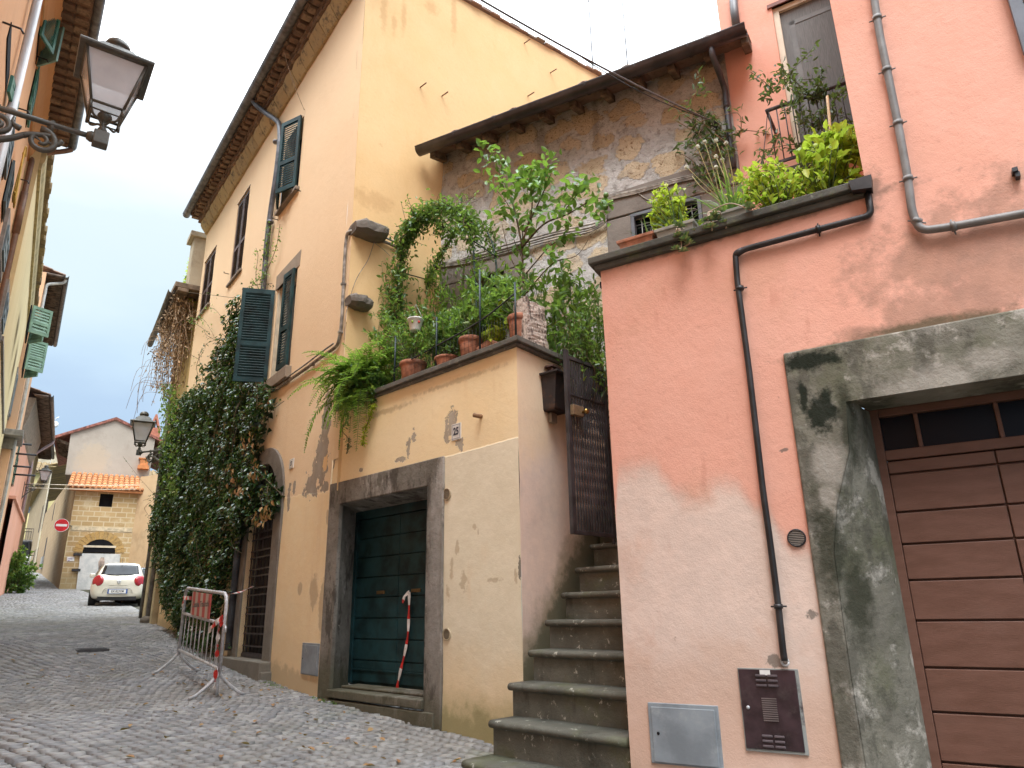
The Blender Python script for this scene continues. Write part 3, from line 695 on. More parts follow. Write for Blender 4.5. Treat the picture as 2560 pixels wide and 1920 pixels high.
def wallvent(label, F, x, y, r, m, m2, name='wall_vent', sq=1.0):
    a_, b_ = F.h(x, y); o = thing(name, label, 'vent', F.P(a_, b_, 0)); mb = MB()
    ring = [[F.P(a_+math.cos(t)*q, b_+math.sin(t)*q*sq, c) for t in [2*math.pi*i/24 for i in range(24)]] for q, c in ((r, 0), (r, .012), (r*.86, .016), (r*.84, .008))]
    mb.smooth = True; mb.loft(ring, cap=False); mb.build('rim', m, o)
    mb = MB(); mb.poly(F, [(a_+math.cos(2*math.pi*i/24)*r*.86, b_+math.sin(2*math.pi*i/24)*r*.86*sq) for i in range(24)], .001, .004); mb.build('backing', m_dark, o)
    mb = MB()
    for i in range(-4, 5):
        y_ = i*r*.19; hw = math.sqrt(max(.01, 1-(i*.19/.86)**2))*r*.84; mb.box(F, a_-hw, a_+hw, b_+(y_-r*.045)*sq, b_+(y_+r*.045)*sq, .004, .012)
    mb.build('louvre', m2, o)
wallvent('round dark metal vent beside the mossy garage surround', PK, 1992, 1345, .052, m_iron, plain('vent_louvre', (.3, .29, .27), .4, .4))

# ================================================================== steps between the houses
st = thing('staircase', 'steep dark stone staircase climbing between the ochre terrace and the salmon house', 'staircase', V((.2, 5.2, .3)))
m_step = stone('mossy_basalt_step', ST, (.10, .101, .084), (.155, .153, .128), [('noise', (1.8, .5, .66), (.11, .12, .06), .55), ('noise', (14, .61, .67), (.46, .46, .40), .8), ('noise', (4, .55, .7, (1, 1, .3)), (.035, .035, .028), .6)], rough=.8)
D0, hS, rS = 3.233*1.2, .228, .2696; zN0 = CZ-.768
endsL = [(-.41, 5.52), (-.23, 5.72), (-.05, 5.92), (.12, 6.13), (.27, 6.36), (.43, 6.58), (.58, 6.81), (.75, 7.02)]
def stepsolid(k_, aL_, aR_):
    """one step: riser block and a tread with a rounded nosing"""
    c_ = -(D0+k_*rS); zt = zN0+k_*hS
    s_ = bpy.data.objects.new('step', None)
    mb = MB(); mb.box(ST, aL_+.035, aR_, zt-hS-.3, zt-.055, c_-.5, c_-.035)
    s_ = mb.build('step', m_step, st)
    mb = MB(); prof = [(-.33, zt-.055), (-.03, zt-.055)]+[(-.03+math.sin(t)*.03, zt-.0275-math.cos(t)*.0275) for t in [math.pi*i/6 for i in range(7)]]+[(-.33, zt)]
    rings = []
    for i in range(13):
        a_ = aL_+(aR_-aL_)*i/12; wv = mnoise.noise(V((a_*3, k_*7.7, 0)))*.006
        ins = .012 if i in (0,) else 0
        rings.append([ST.P(a_, y+mnoise.noise(V((a_*2, k_*3, 5)))*.004, c_+q+wv-ins*(q > -.05)) for q, y in prof])
    mb.smooth = True; mb.loft(rings); mb.build('tread', m_step, s_)
for k_ in range(-1, 12):
    i = min(k_+1, 7)
    if k_ <= 6: aL_ = ST.loc(V((*endsL[i], 0)))[0]
    else: aL_ = ST.loc(V((endsL[7][0]+(k_-6)*.17, endsL[7][1]+(k_-6)*.215, 0)))[0]-.1
    if k_ >= 1: aL_ -= .05
    pr = PK.P(.02, 0, 0)+V((math.sin(R(9)), math.cos(R(9)), 0))*max(0, (k_+.0)*rS*1.23)
    aR_ = ST.loc(pr)[0]+.3
    if k_ < 0: aR_ = ST.loc(PK.P(.1, 0))[0]+.0
    if k_ == 0: aR_ = ST.loc(PK.P(.02, 0, .0))[0]-.05
    stepsolid(k_, aL_, aR_)
stepsolid(-2, ST.loc(V((-.55, 5.3, 0)))[0], ST.loc(PK.P(.55, 0))[0])
# ------------------------------------------------------------------ iron gate half-way up
GT = V((.945, 6.84, 0)); gaz = math.degrees(math.atan2(GT.x-.506, GT.y-6.38))
GF = FR(gaz, .506, 6.38); GWd = math.hypot(GT.x-.506, GT.y-6.38); gb0 = CZ+.635; gb1 = CZ+2.35
gate = thing('iron_gate', 'tall narrow dark iron gate with twisted bars standing open on the stairs', 'gate', GF.P(GWd, gb0, 0))
m_gate = plain('dark_brown_iron', (.05, .05, .056), .5, .2, .45, var=.25, dirt=(.075, .07, .072), dscale=7)
mb = MB(); fr_ = .045
mb.box(GF, 0, fr_, gb0, gb1+.03, -.02, .02); mb.box(GF, GWd-fr_, GWd, gb0, gb1-.02, -.02, .02)
for y in (gb0, gb1-.06, gb1-.42): mb.box(GF, fr_, GWd-fr_, y, y+(.035 if y != gb1-.42 else .02), -.016, .016)
mb.tube([GF.P(GWd-.02, gb0-.06, 0), GF.P(GWd-.02, gb0, 0)], .016, 8)
for y in (gb0+.3, gb1-.3): mb.tube([GF.P(GWd, y, 0), GF.P(GWd+.09, y+.0, -.02)], .012, 6)
mb.build('gate_frame', m_gate, gate, bevel=.003)
nb = 14
for i in range(nb):
    a_ = fr_+(GWd-2*fr_)*(i+.5)/nb; mb = MB(); rings = []
    for j in range(61):
        y = gb0+.03+(gb1-.07-gb0-.03)*j/60; f = (y-gb0)/(gb1-gb0)
        tw = 0 if f > .78 else (f*26 if f > .12 else .12*26)
        rings.append([GF.P(a_+math.cos(tw+q)*.0112, y, math.sin(tw+q)*.0112) for q in (math.pi/4, 3*math.pi/4, 5*math.pi/4, 7*math.pi/4)])
    mb.loft(rings); mb.build('twisted_bar', m_gate, gate)
la, lb = .06, GF.B(1435, 1030)
mb = MB(); mb.box(GF, la-.035, la+.12, lb-.05, lb+.05, .02, .065); lk = mb.build('lock', plain('worn_brass', (.30, .24, .15), .4, .5, dirt=(.16, .12, .09), dscale=20), gate, bevel=.005)
mb = MB(); mb.lathe(GF.P(la+.10, lb-.005, .065), [(.0, 0), (.014, 0), (.012, .025), (.026, .035), (.028, .05), (.018, .062), (0, .064)], 14, up=GF.n); mb.build('knob', plain('brass', (.36, .25, .08), .28, .9), lk)

# ================================================================== terrace wall with the green door
gw = thing('terrace_wall', 'ochre plastered terrace wall with a green double door and patched lower plaster', 'wall', GW.P(-1.6, 0, .45))
aW0 = GW.A(829, 1211); bK = GW.B(1289, 868); bK1 = bK+.085
dL0 = GW.A(829, 1211); dR0 = GW.A(1112.6, 1142); dT0 = GW.B(970, 1177); dLi = GW.A(854, 1259.6); dRi = GW.A(1073, 1215); dTi = GW.B(970, 1237); dTh = GW.B(970, 1731)
OCH, OCH2 = (.89, .70, .42), (.90, .74, .48)
crm = ((.74, .67, .51), (.79, .72, .56))
g = lambda pts: pxs(GW, pts)
gw_layers = [
    ('below', dict(pts=g([(1112, 1143), (1200, 1119), (1289, 1094)]), soft=.008, amp=.012, scale=14), crm, .97, dict(only=(dR0-.01, .4, -1, 4), relief=.5)),
    ('below', dict(pts=[(-3.4, 1.35), (.3, 1.0)], soft=.3, amp=.35, scale=2.2), (.78, .61, .38), .75, dict(only=(dR0-.01, .4, -1, 4))),
    ('blobs', dict(lst=[(*GW.h(x, y), rx, ry) for x, y, rx, ry in ((1142, 1370, .03, .05), (1185, 1318, .025, .03), (1195, 1330, .012, .03), (1130, 1420, .03, .1), (1160, 1455, .06, .08), (1235, 1450, .08, .02), (1290, 1440, .02, .06), (1120, 1480, .03, .06))], scale=14, amp=2.2, soft=.3), (.42, .32, .19), .55),
    ('blobs', dict(lst=[(*GW.h(x, y), rx, ry) for x, y, rx, ry in ((1022, 1120, .03, .11), (1035, 1090, .035, .07), (1000, 1150, .10, .03), (1130, 1060, .08, .17), (1118, 1080, .03, .14), (1150, 1110, .06, .05), (835, 1160, .02, .07), (905, 1175, .05, .02))], scale=13, amp=2.6, soft=.06), ((.30, .26, .215), (.38, .34, .29)), .85, dict(relief=-1)),
    ('below', dict(pts=[(-3.4, 1.0), (-1, .82), (.3, .75)], soft=.12, amp=.3, scale=3), (.42, .36, .18), .5, dict(only=(dR0, .4, -1, 2))),
    ('below', dict(pts=[(-3.4, .9), (-1, .66), (.3, .6)], soft=.1, amp=.3, scale=5), (.22, .21, .09), .65),
    ('blobs', dict(lst=[(*GW.h(960, 1030), .5, .03), (*GW.h(1150, 950), .6, .025)], scale=16, amp=1.5, soft=.6), (.22, .15, .07), .4),
    ('noise', (4, .6, .75, (1, 1, .2)), (.66, .44, .22), .25),
    ('blobs', dict(lst=[(*GW.h(1300, 1425), .018, .10)], scale=22, amp=2, soft=.15), (.13, .115, .09), .85),
]
m_och = plaster('ochre_plaster', GW, OCH, OCH2, gw_layers)
mb = MB(); cells(mb, GW, aW0, 0, -.5, bK, holes=[(dLi-.1, dRi+.1, dTh-.6, dTi+.1, .12)], step=.25, wob=.006)
mb.build('wall', m_och, gw)
rt_layers = [
    ('below', dict(pts=[(-.1, 2.75), (.25, 2.85), (.5, 3.05), (3, 3.1)], soft=.25, amp=.3, scale=2.5), ((.80, .66, .56), (.72, .60, .52)), .9),
    ('noise', (1.7, .5, .68), (.60, .50, .43), .4),
    ('below', dict(pts=[(-.2, 1.05), (.25, 1.45), (.6, 1.9), (.85, 2.2), (1.2, 2.5), (3, 4.0)], soft=.14, amp=.35, scale=4), (.26, .22, .12), .6),
    ('below', dict(pts=[(-.2, .9), (.25, 1.3), (.6, 1.72), (.85, 2.0), (1.2, 2.35), (3, 3.7)], soft=.1, amp=.3, scale=7), (.09, .10, .05), .7),
]
m_ret = plaster('faded_pink_ochre_plaster', RT, (.85, .67, .46), (.87, .71, .51), rt_layers)
mb = MB(); cells(mb, RT, 0, 2.6, -.3, bK, step=.22, wob=.008); mb.build('return_wall', m_ret, gw)
m_slate = stone('grey_slate_coping', GW, (.12, .115, .10), (.18, .17, .15), [('noise', (12, .55, .68), (.32, .31, .26), .6), ('noise', (5, .55, .68), (.07, .075, .045), .6)])
mb = MB(); P = GW.P; q0 = V((.05, 6.38, 0)); ov = .07
def ring_at(y0, y1, o, i_):
    # coping outline: front edge, corner, return edge, back
    A0 = GW.P(aW0+.05, 0, o); A1 = GW.P(o*1.0, 0, o); A1 = A1
    c_f = GW.P(0, 0, o); c_r = RT.P(0, 0, o)
    # intersection of the two outer edges
    d1, d2 = GW.u, RT.u; p1, p2 = c_f, c_r; den = d1.x*d2.y-d1.y*d2.x; tt = ((p2-p1).x*d2.y-(p2-p1).y*d2.x)/den; X = p1+d1*tt
    c_f2 = GW.P(0, 0, i_); c_r2 = RT.P(0, 0, i_); tt2 = ((c_r2-c_f2).x*d2.y-(c_r2-c_f2).y*d2.x)/den; X2 = c_f2+d1*tt2
    E1 = RT.P(1.0, 0, o); E2 = RT.P(1.0, 0, i_); S2 = GW.P(aW0+.05, 0, i_)
    # cross sections are quads between outer and inner edge
    return [A0, X, E1], [S2, X2, E2]
for (y0, y1, o_, i_) in ((bK+.032, bK1, ov, -.36), (bK, bK+.03, ov-.035, -.30)):
    o1, i1 = ring_at(y0, y1, o_, i_)
    for k_ in range(2):
        n = 9 if k_ == 0 else 4; rings = []
        for t in range(n+1):
            po = o1[k_].lerp(o1[k_+1], t/n); pi_ = i1[k_].lerp(i1[k_+1], t/n); dz = mnoise.noise(po*2)*.006
            rings.append([V((po.x, po.y, y0+dz)), V((po.x, po.y, y1+dz)), V((pi_.x, pi_.y, y1+dz)), V((pi_.x, pi_.y, y0+dz))])
        mb.loft(rings)
mb.build('coping', m_slate, gw, bevel=.006)
# terrace floor behind it
mb = MB(); F0 = [GW.P(aW0+.3, 0, -.2), GW.P(-.2, 0, -.2), RT.P(.9, 0, -.2), SN.P(1.1, 0, -.0), SN.P(-.1, 0, 0)]
slab(mb, [(p.x, p.y) for p in F0], 2.95, 3.1); mb.build('terrace_floor', m_soil, gw)
# stone surround
dst_layers = [('noise', (1.7, .48, .66), (.12, .108, .088), .7), ('noise', (3, .54, .66, (1, 1, .4)), (.42, .395, .36), .8), ('noise', (5, .52, .62, (1, 1, .4)), (.07, .062, .052), .8), ('noise', (24, .55, .66), (.09, .08, .065), .5), ('noise', (10, .66, .7), (.5, .46, .40), .7),
              ('below', dict(pts=[(-3.4, 1.0), (-1.6, .72), (.3, .6)], soft=.15, amp=.25, scale=4), (.085, .085, .05), .7),
              ('blobs', dict(lst=[(*GW.h(1090, 1500), .1, .6), (*GW.h(1093, 1300), .09, .4)], scale=5, amp=.6, soft=.5), (.30, .285, .265), .6)]
m_dst = stone('peperino_door_surround', GW, (.19, .175, .15), (.26, .24, .21), dst_layers, grain=.9)
mb = MB(); c1 = .025
mb.poly(GW, [(dL0, -.2), (dLi, -.2), (dLi, dTi), (dRi, dTi), (dRi, -.2), (dR0, -.2), (dR0, dT0+.01), (dL0, dT0)], -.03, c1)
cD = -.36
aDl = GW.A(895, 1296, cD)
mb.quad(P(dLi, -.1, c1), P(dLi, dTi, c1), P(aDl-.03, dTi-.05, cD), P(aDl-.03, -.1, cD)); mb.quad(P(dLi, dTi, c1), P(dRi, dTi, c1), P(dRi-.02, dTi-.05, cD), P(aDl-.03, dTi-.05, cD))
mb.quad(P(dRi, dTi, c1), P(dRi, -.1, c1), P(dRi-.02, -.1, cD), P(dRi-.02, dTi-.05, cD))
mb.build('door_surround', m_dst, gw, bevel=.012)
mb = MB(); mb.box(GW, dLi-.02, dRi+.01, dTh-.11, dTh-.028, cD, .05); mb.box(GW, dLi, dRi, dTh-.026, dTh, cD, -.12); mb.poly(GW, [(dL0+.06, dTh-.13), (dL0+.1, 0), (dRi+.2, 0), (dRi+.16, dTh-.13)], -.02, .045)
mb.build('threshold', m_dst, gw, bevel=.01)
mb = MB(); aDr = dRi-.02; mid = GW.A(996, 1300, cD+.03)
dtop = dTi-.05
mb.box(GW, aDl-.05, aDr, dTh-.02, dtop, cD-.06, cD-.02)
mb.box(GW, aDl-.03, aDl+.035, dTh, dtop, cD-.02, cD+.02); mb.box(GW, aDl+.035, aDr, dtop-.10, dtop, cD-.02, cD+.02)
mb.box(GW, aDr-.02, aDr, dTh, dtop-.1, cD-.02, cD+.02)
rows = 8; y0, y1 = dTh+.02, dtop-.105; cuts_ = [y0, y0+.135, y0+.23]+[y0+.23+(y1-y0-.23)*i/7 for i in range(1, 8)]
for x0, x1 in ((aDl+.038, mid-.004), (mid+.004, aDr-.022)):
    for lo, hi in zip(cuts_, cuts_[1:]): mb.box(GW, x0, x1, lo+.006, hi-.006, cD-.02, cD+.002)
mb.box(GW, aDl+.04, aDr-.022, y0+.122, y0+.140, cD+.003, cD+.014)
doo = mb.build('garage_door', m_green, gw, bevel=.004)
m_brass = plain('tarnished_brass', (.16, .11, .05), .5, .6, .4)
for x, y in ((952, 1481), (1040, 1476)):
    mb = MB(); a_, b_ = GW.h(x, y, cD+.01); mb.box(GW, a_-.075, a_+.075, b_-.018, b_+.018, cD+.003, cD+.018); mb.box(GW, a_-.055, a_+.055, b_-.004, b_+.004, cD+.019, cD+.022); mb.build('letter_slot', m_brass, doo, bevel=.004)
mb = MB(); mb.tube([GW.P(aDr-.05, dTh+.08, cD), GW.P(aDr-.05, dTh+.14, cD+.03)], .008, 6); mb.build('bolt', m_iron, doo)
mb = MB(); a_, b_ = GW.h(1204, 1041); mb.tube([GW.P(a_, b_, -.02), GW.P(a_, b_-.005, .10)], .022, 10); mb.build('spout', plain('old_clay_pipe', (.30, .18, .10), .8), gw)
# number plates
def plate(label, F, quad, num, c=.012):
    pts = pxs(F, quad, c); a0 = (pts[0][0]+pts[3][0])/2; a1 = (pts[1][0]+pts[2][0])/2; b1 = (pts[0][1]+pts[1][1])/2; b0 = (pts[2][1]+pts[3][1])/2
    o = thing('number_plate', label, 'house number', F.P((a0+a1)/2, (b0+b1)/2, 0))
    mb = MB(); mb.box(F, a0, a1, b0, b1, 0, c); mb.build('plaque', plain('white_ceramic', (.72, .70, .66), .3, spec=.5), o, bevel=.003)
    mb = MB(); w_ = a1-a0; h_ = b1-b0; t = .004; i = .012
    for q in ((a0+i, a1-i, b0+i, b0+i+t), (a0+i, a1-i, b1-i-t, b1-i), (a0+i, a0+i+t, b0+i+t, b1-i-t), (a1-i-t, a1-i, b0+i+t, b1-i-t)): mb.box(F, *q, c, c+.001)
    mb.build('painted_border', plain('dark_blue_line', (.05, .06, .10), .4), o)
    text(num, F, (a0+a1)/2, (b0+b1)/2, c+.001, h_*.62, plain('dark_numeral', (.03, .035, .06), .4), o, xs=.8, font_bold=.004)
plate('white ceramic house number plate reading 25 on the ochre terrace wall', GW, [(1129, 1061), (1152, 1056), (1151, 1097), (1128, 1102)], '25')
wallvent('small round vent beside the upper corner of the green door surround', GW, 1118, 1236, .062, plain('beige_vent', (.45, .36, .24), .5), plain('beige_louvre', (.32, .26, .18), .5))
wallvent('small round vent beside the green door, near the ground', GW, 1118, 1586, .056, plain('cream_vent', (.50, .42, .28), .5), plain('cream_louvre', (.35, .29, .2), .5))
# warning tape on the green door
m_red = plain('red_tape', (.60, .035, .03), .35, spec=.4); m_wht = plain('white_tape', (.78, .76, .74), .35, spec=.4)
def tape(label, pts, w_, nrm, seg=.09, start=0, twist=0, tails=()):
    mb = MB(); allp = [pts]+list(tails); 
    for pp in allp:
        pp = smoothpath(pp, 10); acc = 0; 
        for i in range(len(pp)-1):
            d = pp[i+1]-pp[i]; s_ = d.normalized().cross(nrm).normalized(); 
            tw0 = twist*math.sin(i*.55); tw1 = twist*math.sin((i+1)*.55)
            def off(k_, t_): return (s_*math.cos(t_)+nrm*math.sin(t_))*w_/2*k_
            mb.mi = int((acc+start)/seg) % 2; acc += d.length
            mb.add([pp[i]+off(-1, tw0), pp[i]+off(1, tw0), pp[i+1]+off(1, tw1), pp[i+1]+off(-1, tw1)], [(0, 1, 2, 3)])
    o = mb.build('barrier_tape', [m_red, m_wht]); m_ = o.modifiers.new('thickness', 'SOLIDIFY'); m_.thickness = .0012
    tag(o, label, 'tape', 'striped barrier tapes'); return o
c_ = cD+.03
tape('long red and white tape hanging down from the green door letter slot', [GW.P(*GW.h(x, y, c_), c_) for x, y in ((1023, 1480), (1022, 1530), (1019, 1590), (1010, 1640), (998, 1690), (993, 1720), (998, 1734))], .036, GW.n, .13, .13, .25,
     [[GW.P(*GW.h(x, y, c_+.01), c_+.01) for x, y in ((1023, 1480), (1012, 1490), (1006, 1507))]])
# dark metal lantern shaped letter box by the gate
lbx = RT.loc(V((.47, 6.86, 0)))
ra = RT.h(1393, 1000, .09)[0]; rb0 = RT.B(1393, 1030, .09); rb1 = RT.B(1390, 945, .09)
lt = thing('letter_box', 'black tapered iron letter box on the terrace wall behind the gate', 'letter box', RT.P(ra, rb0, 0))
mb = MB()
rings = [[RT.P(ra+sx*w_, y, c_) for sx, c_ in ((-1, 0), (1, 0), (1, d_), (-1, d_))] for y, w_, d_ in ((rb0, .11, .13), (rb0+.02, .12, .14), (rb1, .14, .18), (rb1+.01, .17, .22), (rb1+.03, .17, .22))]
mb.loft(rings); mb.build('box', plain('rusty_black_iron', (.035, .028, .028), .6, .2, dirt=(.10, .05, .03), dscale=9), lt, bevel=.004)
mb = MB()
mb.box(RT, ra-.05, ra+.05, rb1+.03, rb1+.11, .02, .08); mb.poly(RT, [(ra-.08, rb1+.11), (ra+.08, rb1+.11), (ra+.06, rb1+.135), (ra-.06, rb1+.135)], .0, .1)
for s_ in (-1, 1): mb.tube([RT.P(ra+s_*(.07+.02*math.cos(t)), rb1+.06+.02*math.sin(t), .1) for t in [i*.8 for i in range(9)]], .005, 5)
mb.build('finial', plain('rust_iron', (.09, .045, .035), .7, .3), lt)
mb = MB(); mb.box(RT, ra-.05, ra+.05, rb0-.10, rb0-.002, 0, .05); o = mb.build('intercom', plain('beige_intercom', (.30, .25, .19), .6), bevel=.006)
tag(o, 'small beige intercom box fixed under the black letter box', 'intercom')

# ================================================================== tuff stone house behind the terrace
sn = thing('stone_house', 'old tuff stone house with a dark gutter behind the planted terrace', 'house', SN.P(2, 3.1, 0))
k = MT('tuff_rubble'); a_, b_ = k.ab(SN)
vv = k.vec(k.math('MULTIPLY', a_, 1.95), k.math('MULTIPLY', b_, 2.75))
wob = k.n('ShaderNodeTexNoise'); wob.inputs['Scale'].default_value = 3.5; wob.inputs['Detail'].default_value = 5; k.L.new(k.pos, wob.inputs['Vector'])
off = k.n('ShaderNodeVectorMath', operation='SCALE'); k.L.new(wob.outputs['Color'], off.inputs[0]); off.inputs['Scale'].default_value = .9
vv2 = k.n('ShaderNodeVectorMath', operation='ADD'); k.L.new(vv, vv2.inputs[0]); k.L.new(off.outputs[0], vv2.inputs[1])
x = k.n('ShaderNodeTexVoronoi', feature='F1', distance='EUCLIDEAN'); x.voronoi_dimensions = '2D'; k.L.new(vv2.outputs[0], x.inputs['Vector']); x.inputs['Scale'].default_value = 1; x.inputs['Randomness'].default_value = .6
nn = k.math('SUBTRACT', k.noise(9, 6, .7), .5)
d_ = k.math('ADD', x.outputs['Distance'], k.math('MULTIPLY', nn, .42))
q = k.n('ShaderNodeSeparateColor'); k.L.new(x.outputs['Color'], q.inputs[0])
dd = k.math('ADD', d_, k.math('MULTIPLY', q.outputs[0], .20))
msk = k.math('MULTIPLY', k.smooth(dd, .43, .52, 1, 0), k.smooth(k.noise(1.1, 5, .6), .36, .5, .7, 1))
scol = k.ramp(q.outputs[1], [(0, (.53, .42, .29)), (.5, (.61, .49, .34)), (1, (.57, .50, .40))])
scol = k.mix(k.smooth(k.noise(22, 5, .75), .54, .66), scol, (.24, .15, .08)); scol = k.mix(k.math('MULTIPLY', k.smooth(k.noise(4, 5, .7), .5, .68), .6), scol, (.40, .35, .29))
mcol = k.mix(k.smooth(k.noise(2, 7, .65), .38, .64), (.46, .44, .42), (.62, .60, .58))
mcol = k.mix(k.math('MULTIPLY', k.smooth(k.noise(11, 7, .75), .5, .64), .6), mcol, (.20, .175, .155))
cl = k.mix(msk, mcol, scol)
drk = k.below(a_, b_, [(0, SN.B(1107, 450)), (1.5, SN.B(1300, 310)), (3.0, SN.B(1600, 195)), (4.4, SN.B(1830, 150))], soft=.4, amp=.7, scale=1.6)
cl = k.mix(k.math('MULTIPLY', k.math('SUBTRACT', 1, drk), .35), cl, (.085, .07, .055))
stk = k.smooth(k.noise(2.6, 6, .65, stretch=(1, 1, .12)), .54, .68)
cl = k.mix(k.math('MULTIPLY', stk, .4), cl, (.12, .105, .09))
hgt = k.math('ADD', k.math('MULTIPLY', msk, .4), k.math('MULTIPLY', k.smooth(k.voro(34), .1, .35), .25))
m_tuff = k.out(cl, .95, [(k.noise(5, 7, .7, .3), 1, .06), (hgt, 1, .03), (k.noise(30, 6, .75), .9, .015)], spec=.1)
sT = SN.B(1300, 275); gZ = CZ+6.87
sa1 = SN.A(1840, 350)
wL = SN.A(1578, 540); wR = SN.A(1752, 490); wT = SN.B(1660, 517); wB = wT-.62
dLs, dRs = SN.A(1175, 700), SN.A(1262, 720); dTs = SN.B(1215, 690)
mb = MB(); cells(mb, SN, 0, sa1, 2.6, gZ-.05, holes=[(wL, wR, wB, wT, .25), (dLs, dRs, 2.6, dTs, .3)], step=.22, wob=.022)
mb.add([SN.P(0, 2.6, 0), SN.P(0, gZ-.05, 0), SN.P(0, gZ-.05, -3), SN.P(0, 2.6, -3)], [(0, 1, 2, 3)])
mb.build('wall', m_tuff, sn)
m_pep = stone('grey_peperino_slab', SN, (.19, .165, .145), (.24, .21, .185), [('noise', (3, .5, .68), (.13, .11, .095), .6), ('noise', (18, .66, .72), (.07, .06, .05), .5)])
# window: wide stone lintel and jambs, grey frame, bars
mb = MB(); lt0 = SN.A(1516, 560); lz = SN.B(1600, 470)
mb.poly(SN, [(lt0, wT+.02), (sa1, wT+.02), (sa1, wT+.42), (lt0, wT+.38)], -.06, .035); mb.poly(SN, [(lt0, wB-.6), (wL, wB-.6), (wL, wT+.0), (lt0+.01, wT+.0)], -.06, .03); mb.poly(SN, [(wR, wB-.6), (sa1, wB-.6), (sa1, wT), (wR, wT)], -.06, .03)
mb.build('window_surround', m_pep, sn, bevel=.01)
mb = MB(); t = .045
mb.box(SN, wL, wR, wT-t, wT-.002, -.04, .045); mb.box(SN, wL, wL+t, wB, wT-t, -.04, .045); mb.box(SN, wR-t, wR, wB, wT-t, -.04, .045)
wf = mb.build('window', plain('grey_window_frame', (.13, .14, .16), .5, .1), sn, bevel=.004)
mb = MB(); mb.box(SN, wL, wR, wB, wT, -.16, -.14); mb.build('pane', m_dglass, wf)
mb = MB()
for i in range(1, 7): mb.tube([SN.P(wL+(wR-wL)*i/7, wB, -.01), SN.P(wL+(wR-wL)*i/7, wT-.04, -.01)], .006, 5)
for i in range(1, 4): mb.tube([SN.P(wL, wB+(wT-wB)*i/4, -.01), SN.P(wR, wB+(wT-wB)*i/4, -.01)], .006, 5)
mb.build('bars', plain('pale_bars', (.25, .25, .24), .5, .3), wf)
# doorway with an inscribed lintel
mb = MB(); lz0 = dTs; lzt = SN.B(1200, 640)
mb.poly(SN, [(.0, lz0+.0), (dRs+.28, lz0), (dRs+.26, lzt), (.0, lzt)], -.06, .035); mb.box(SN, .0, dLs, 2.6, lz0-.002, -.05, .03); mb.box(SN, dRs, dRs+.24, 2.6, lz0-.002, -.05, .03)
ds = mb.build('door_surround', m_pep, sn, bevel=.012)
text('SIM', SN, .28, (lz0+lzt)/2-.02, .0352, .2, plain('carved_letter', (.13, .115, .10), .9), ds, name='inscription')
mb = MB(); mb.box(SN, dLs-.02, dRs+.02, 2.6, dTs+.02, -.32, -.28); mb.build('door', plain('dark_green_door', (.012, .022, .02), .5), sn)
# cables clipped across the wall
mb = MB(); m_cab2 = plain('pale_cable', (.30, .27, .235), .7, var=.3, scale=10)
main = [(1095, 660), (1140, 655), (1200, 640), (1260, 622), (1330, 600), (1400, 585), (1470, 570), (1510, 552), (1516, 530), (1506, 505), (1524, 492), (1590, 478), (1660, 460), (1730, 440), (1780, 425)]
for dy, r_ in ((0, .014), (-7, .012), (6, .010), (12, .009)): mb.tube(smoothpath([SN.P(*SN.h(x, y+dy*(1 if 1150 < x < 1500 else .5)+math.sin(x*.03+dy)*2, .05), .05) for x, y in main], 4), r_, 6)
for pp in ([(1590, 478), (1620, 500), (1680, 520), (1740, 522)], [(1000, 618), (1040, 640), (1095, 660)]): mb.tube(smoothpath([SN.P(*SN.h(x, y, .045), .045) for x, y in pp], 5), .006, 5)
mb.build('cable_bundle', m_cab2, sn)
# eave: boards on rafter ends, tiles, gutter, downpipe
gC = .42
mb = MB(); g0a, g1a = SN.A(1052, 380, gC), SN.A(1868, 84, gC)
gz = (SN.B(1052, 380, gC)+SN.B(1863, 82, gC))/2
eL = g0a+.1
rise = .36
mbr = MB(); rgx = random.Random(4)
coppi(mbr, SN, eL, g1a-.02, gz+.045, -3.4, gC+.03, rise, rg=rgx, jitter=.06, pitch=.33, r=.10)
mbr.poly(SN, [(eL, gz+.02), (g1a, gz+.02), (g1a, gz+.045), (eL, gz+.045)], gC-.02, gC)
n = 30
mbr.add([SN.P(eL, gz+.035, gC-.03), SN.P(g1a, gz+.035, gC-.03), SN.P(g1a, gz+.035+rise*3.8, -3.4), SN.P(eL, gz+.035+rise*3.8, -3.4)], [(3, 2, 1, 0)])
rf = mbr.build('roof', m_tile, sn)
mb = MB(); m_raft = plain('worn_rafter', (.17, .12, .08), .9, var=.35, scale=7, dirt=(.08, .06, .045), bump=.5)
na = int((g1a-eL)/.42)
for i in range(na+1):
    a_ = eL+.05+(g1a-eL-.1)*i/na; zz = gz+.02
    mb.add([SN.P(a_+q, zz+e+(gC-.08-c2)*rise, c2) for c2 in (gC-.08, -.3) for q, e in ((-.045, -.11), (.045, -.11), (.045, 0), (-.045, 0))], [(0, 1, 2, 3), (7, 6, 5, 4), (0, 4, 5, 1), (1, 5, 6, 2), (3, 2, 6, 7), (0, 3, 7, 4)])
mb.build('rafters', m_raft, sn, bevel=.008)
mb = MB(); gpts = [SN.P(g0a+(g1a-g0a)*i/7, gz, gC+.06) for i in range(8)]; gutter(mb, gpts, .092)
mb.build('gutter', m_browngut, sn)
dp = [SN.P(*SN.h(x, y, c_), c_) for x, y, c_ in ((1778, 118, gC+.05), (1782, 140, gC+.03), (1795, 175, gC-.12), (1806, 205, .12), (1812, 225, .06), (1816, 262, .05), (1824, 330, .05), (1834, 420, .05))]
mb = MB(); mb.tube(smoothpath(dp, 4), .036, 10); mb.tube([dp[-3]+V((0, 0, .02)), dp[-3]-V((0, 0, .05))], .042, 10)
mb.build('downpipe', plain('dark_grey_downpipe', (.075, .075, .085), .4, .3, .5), sn)

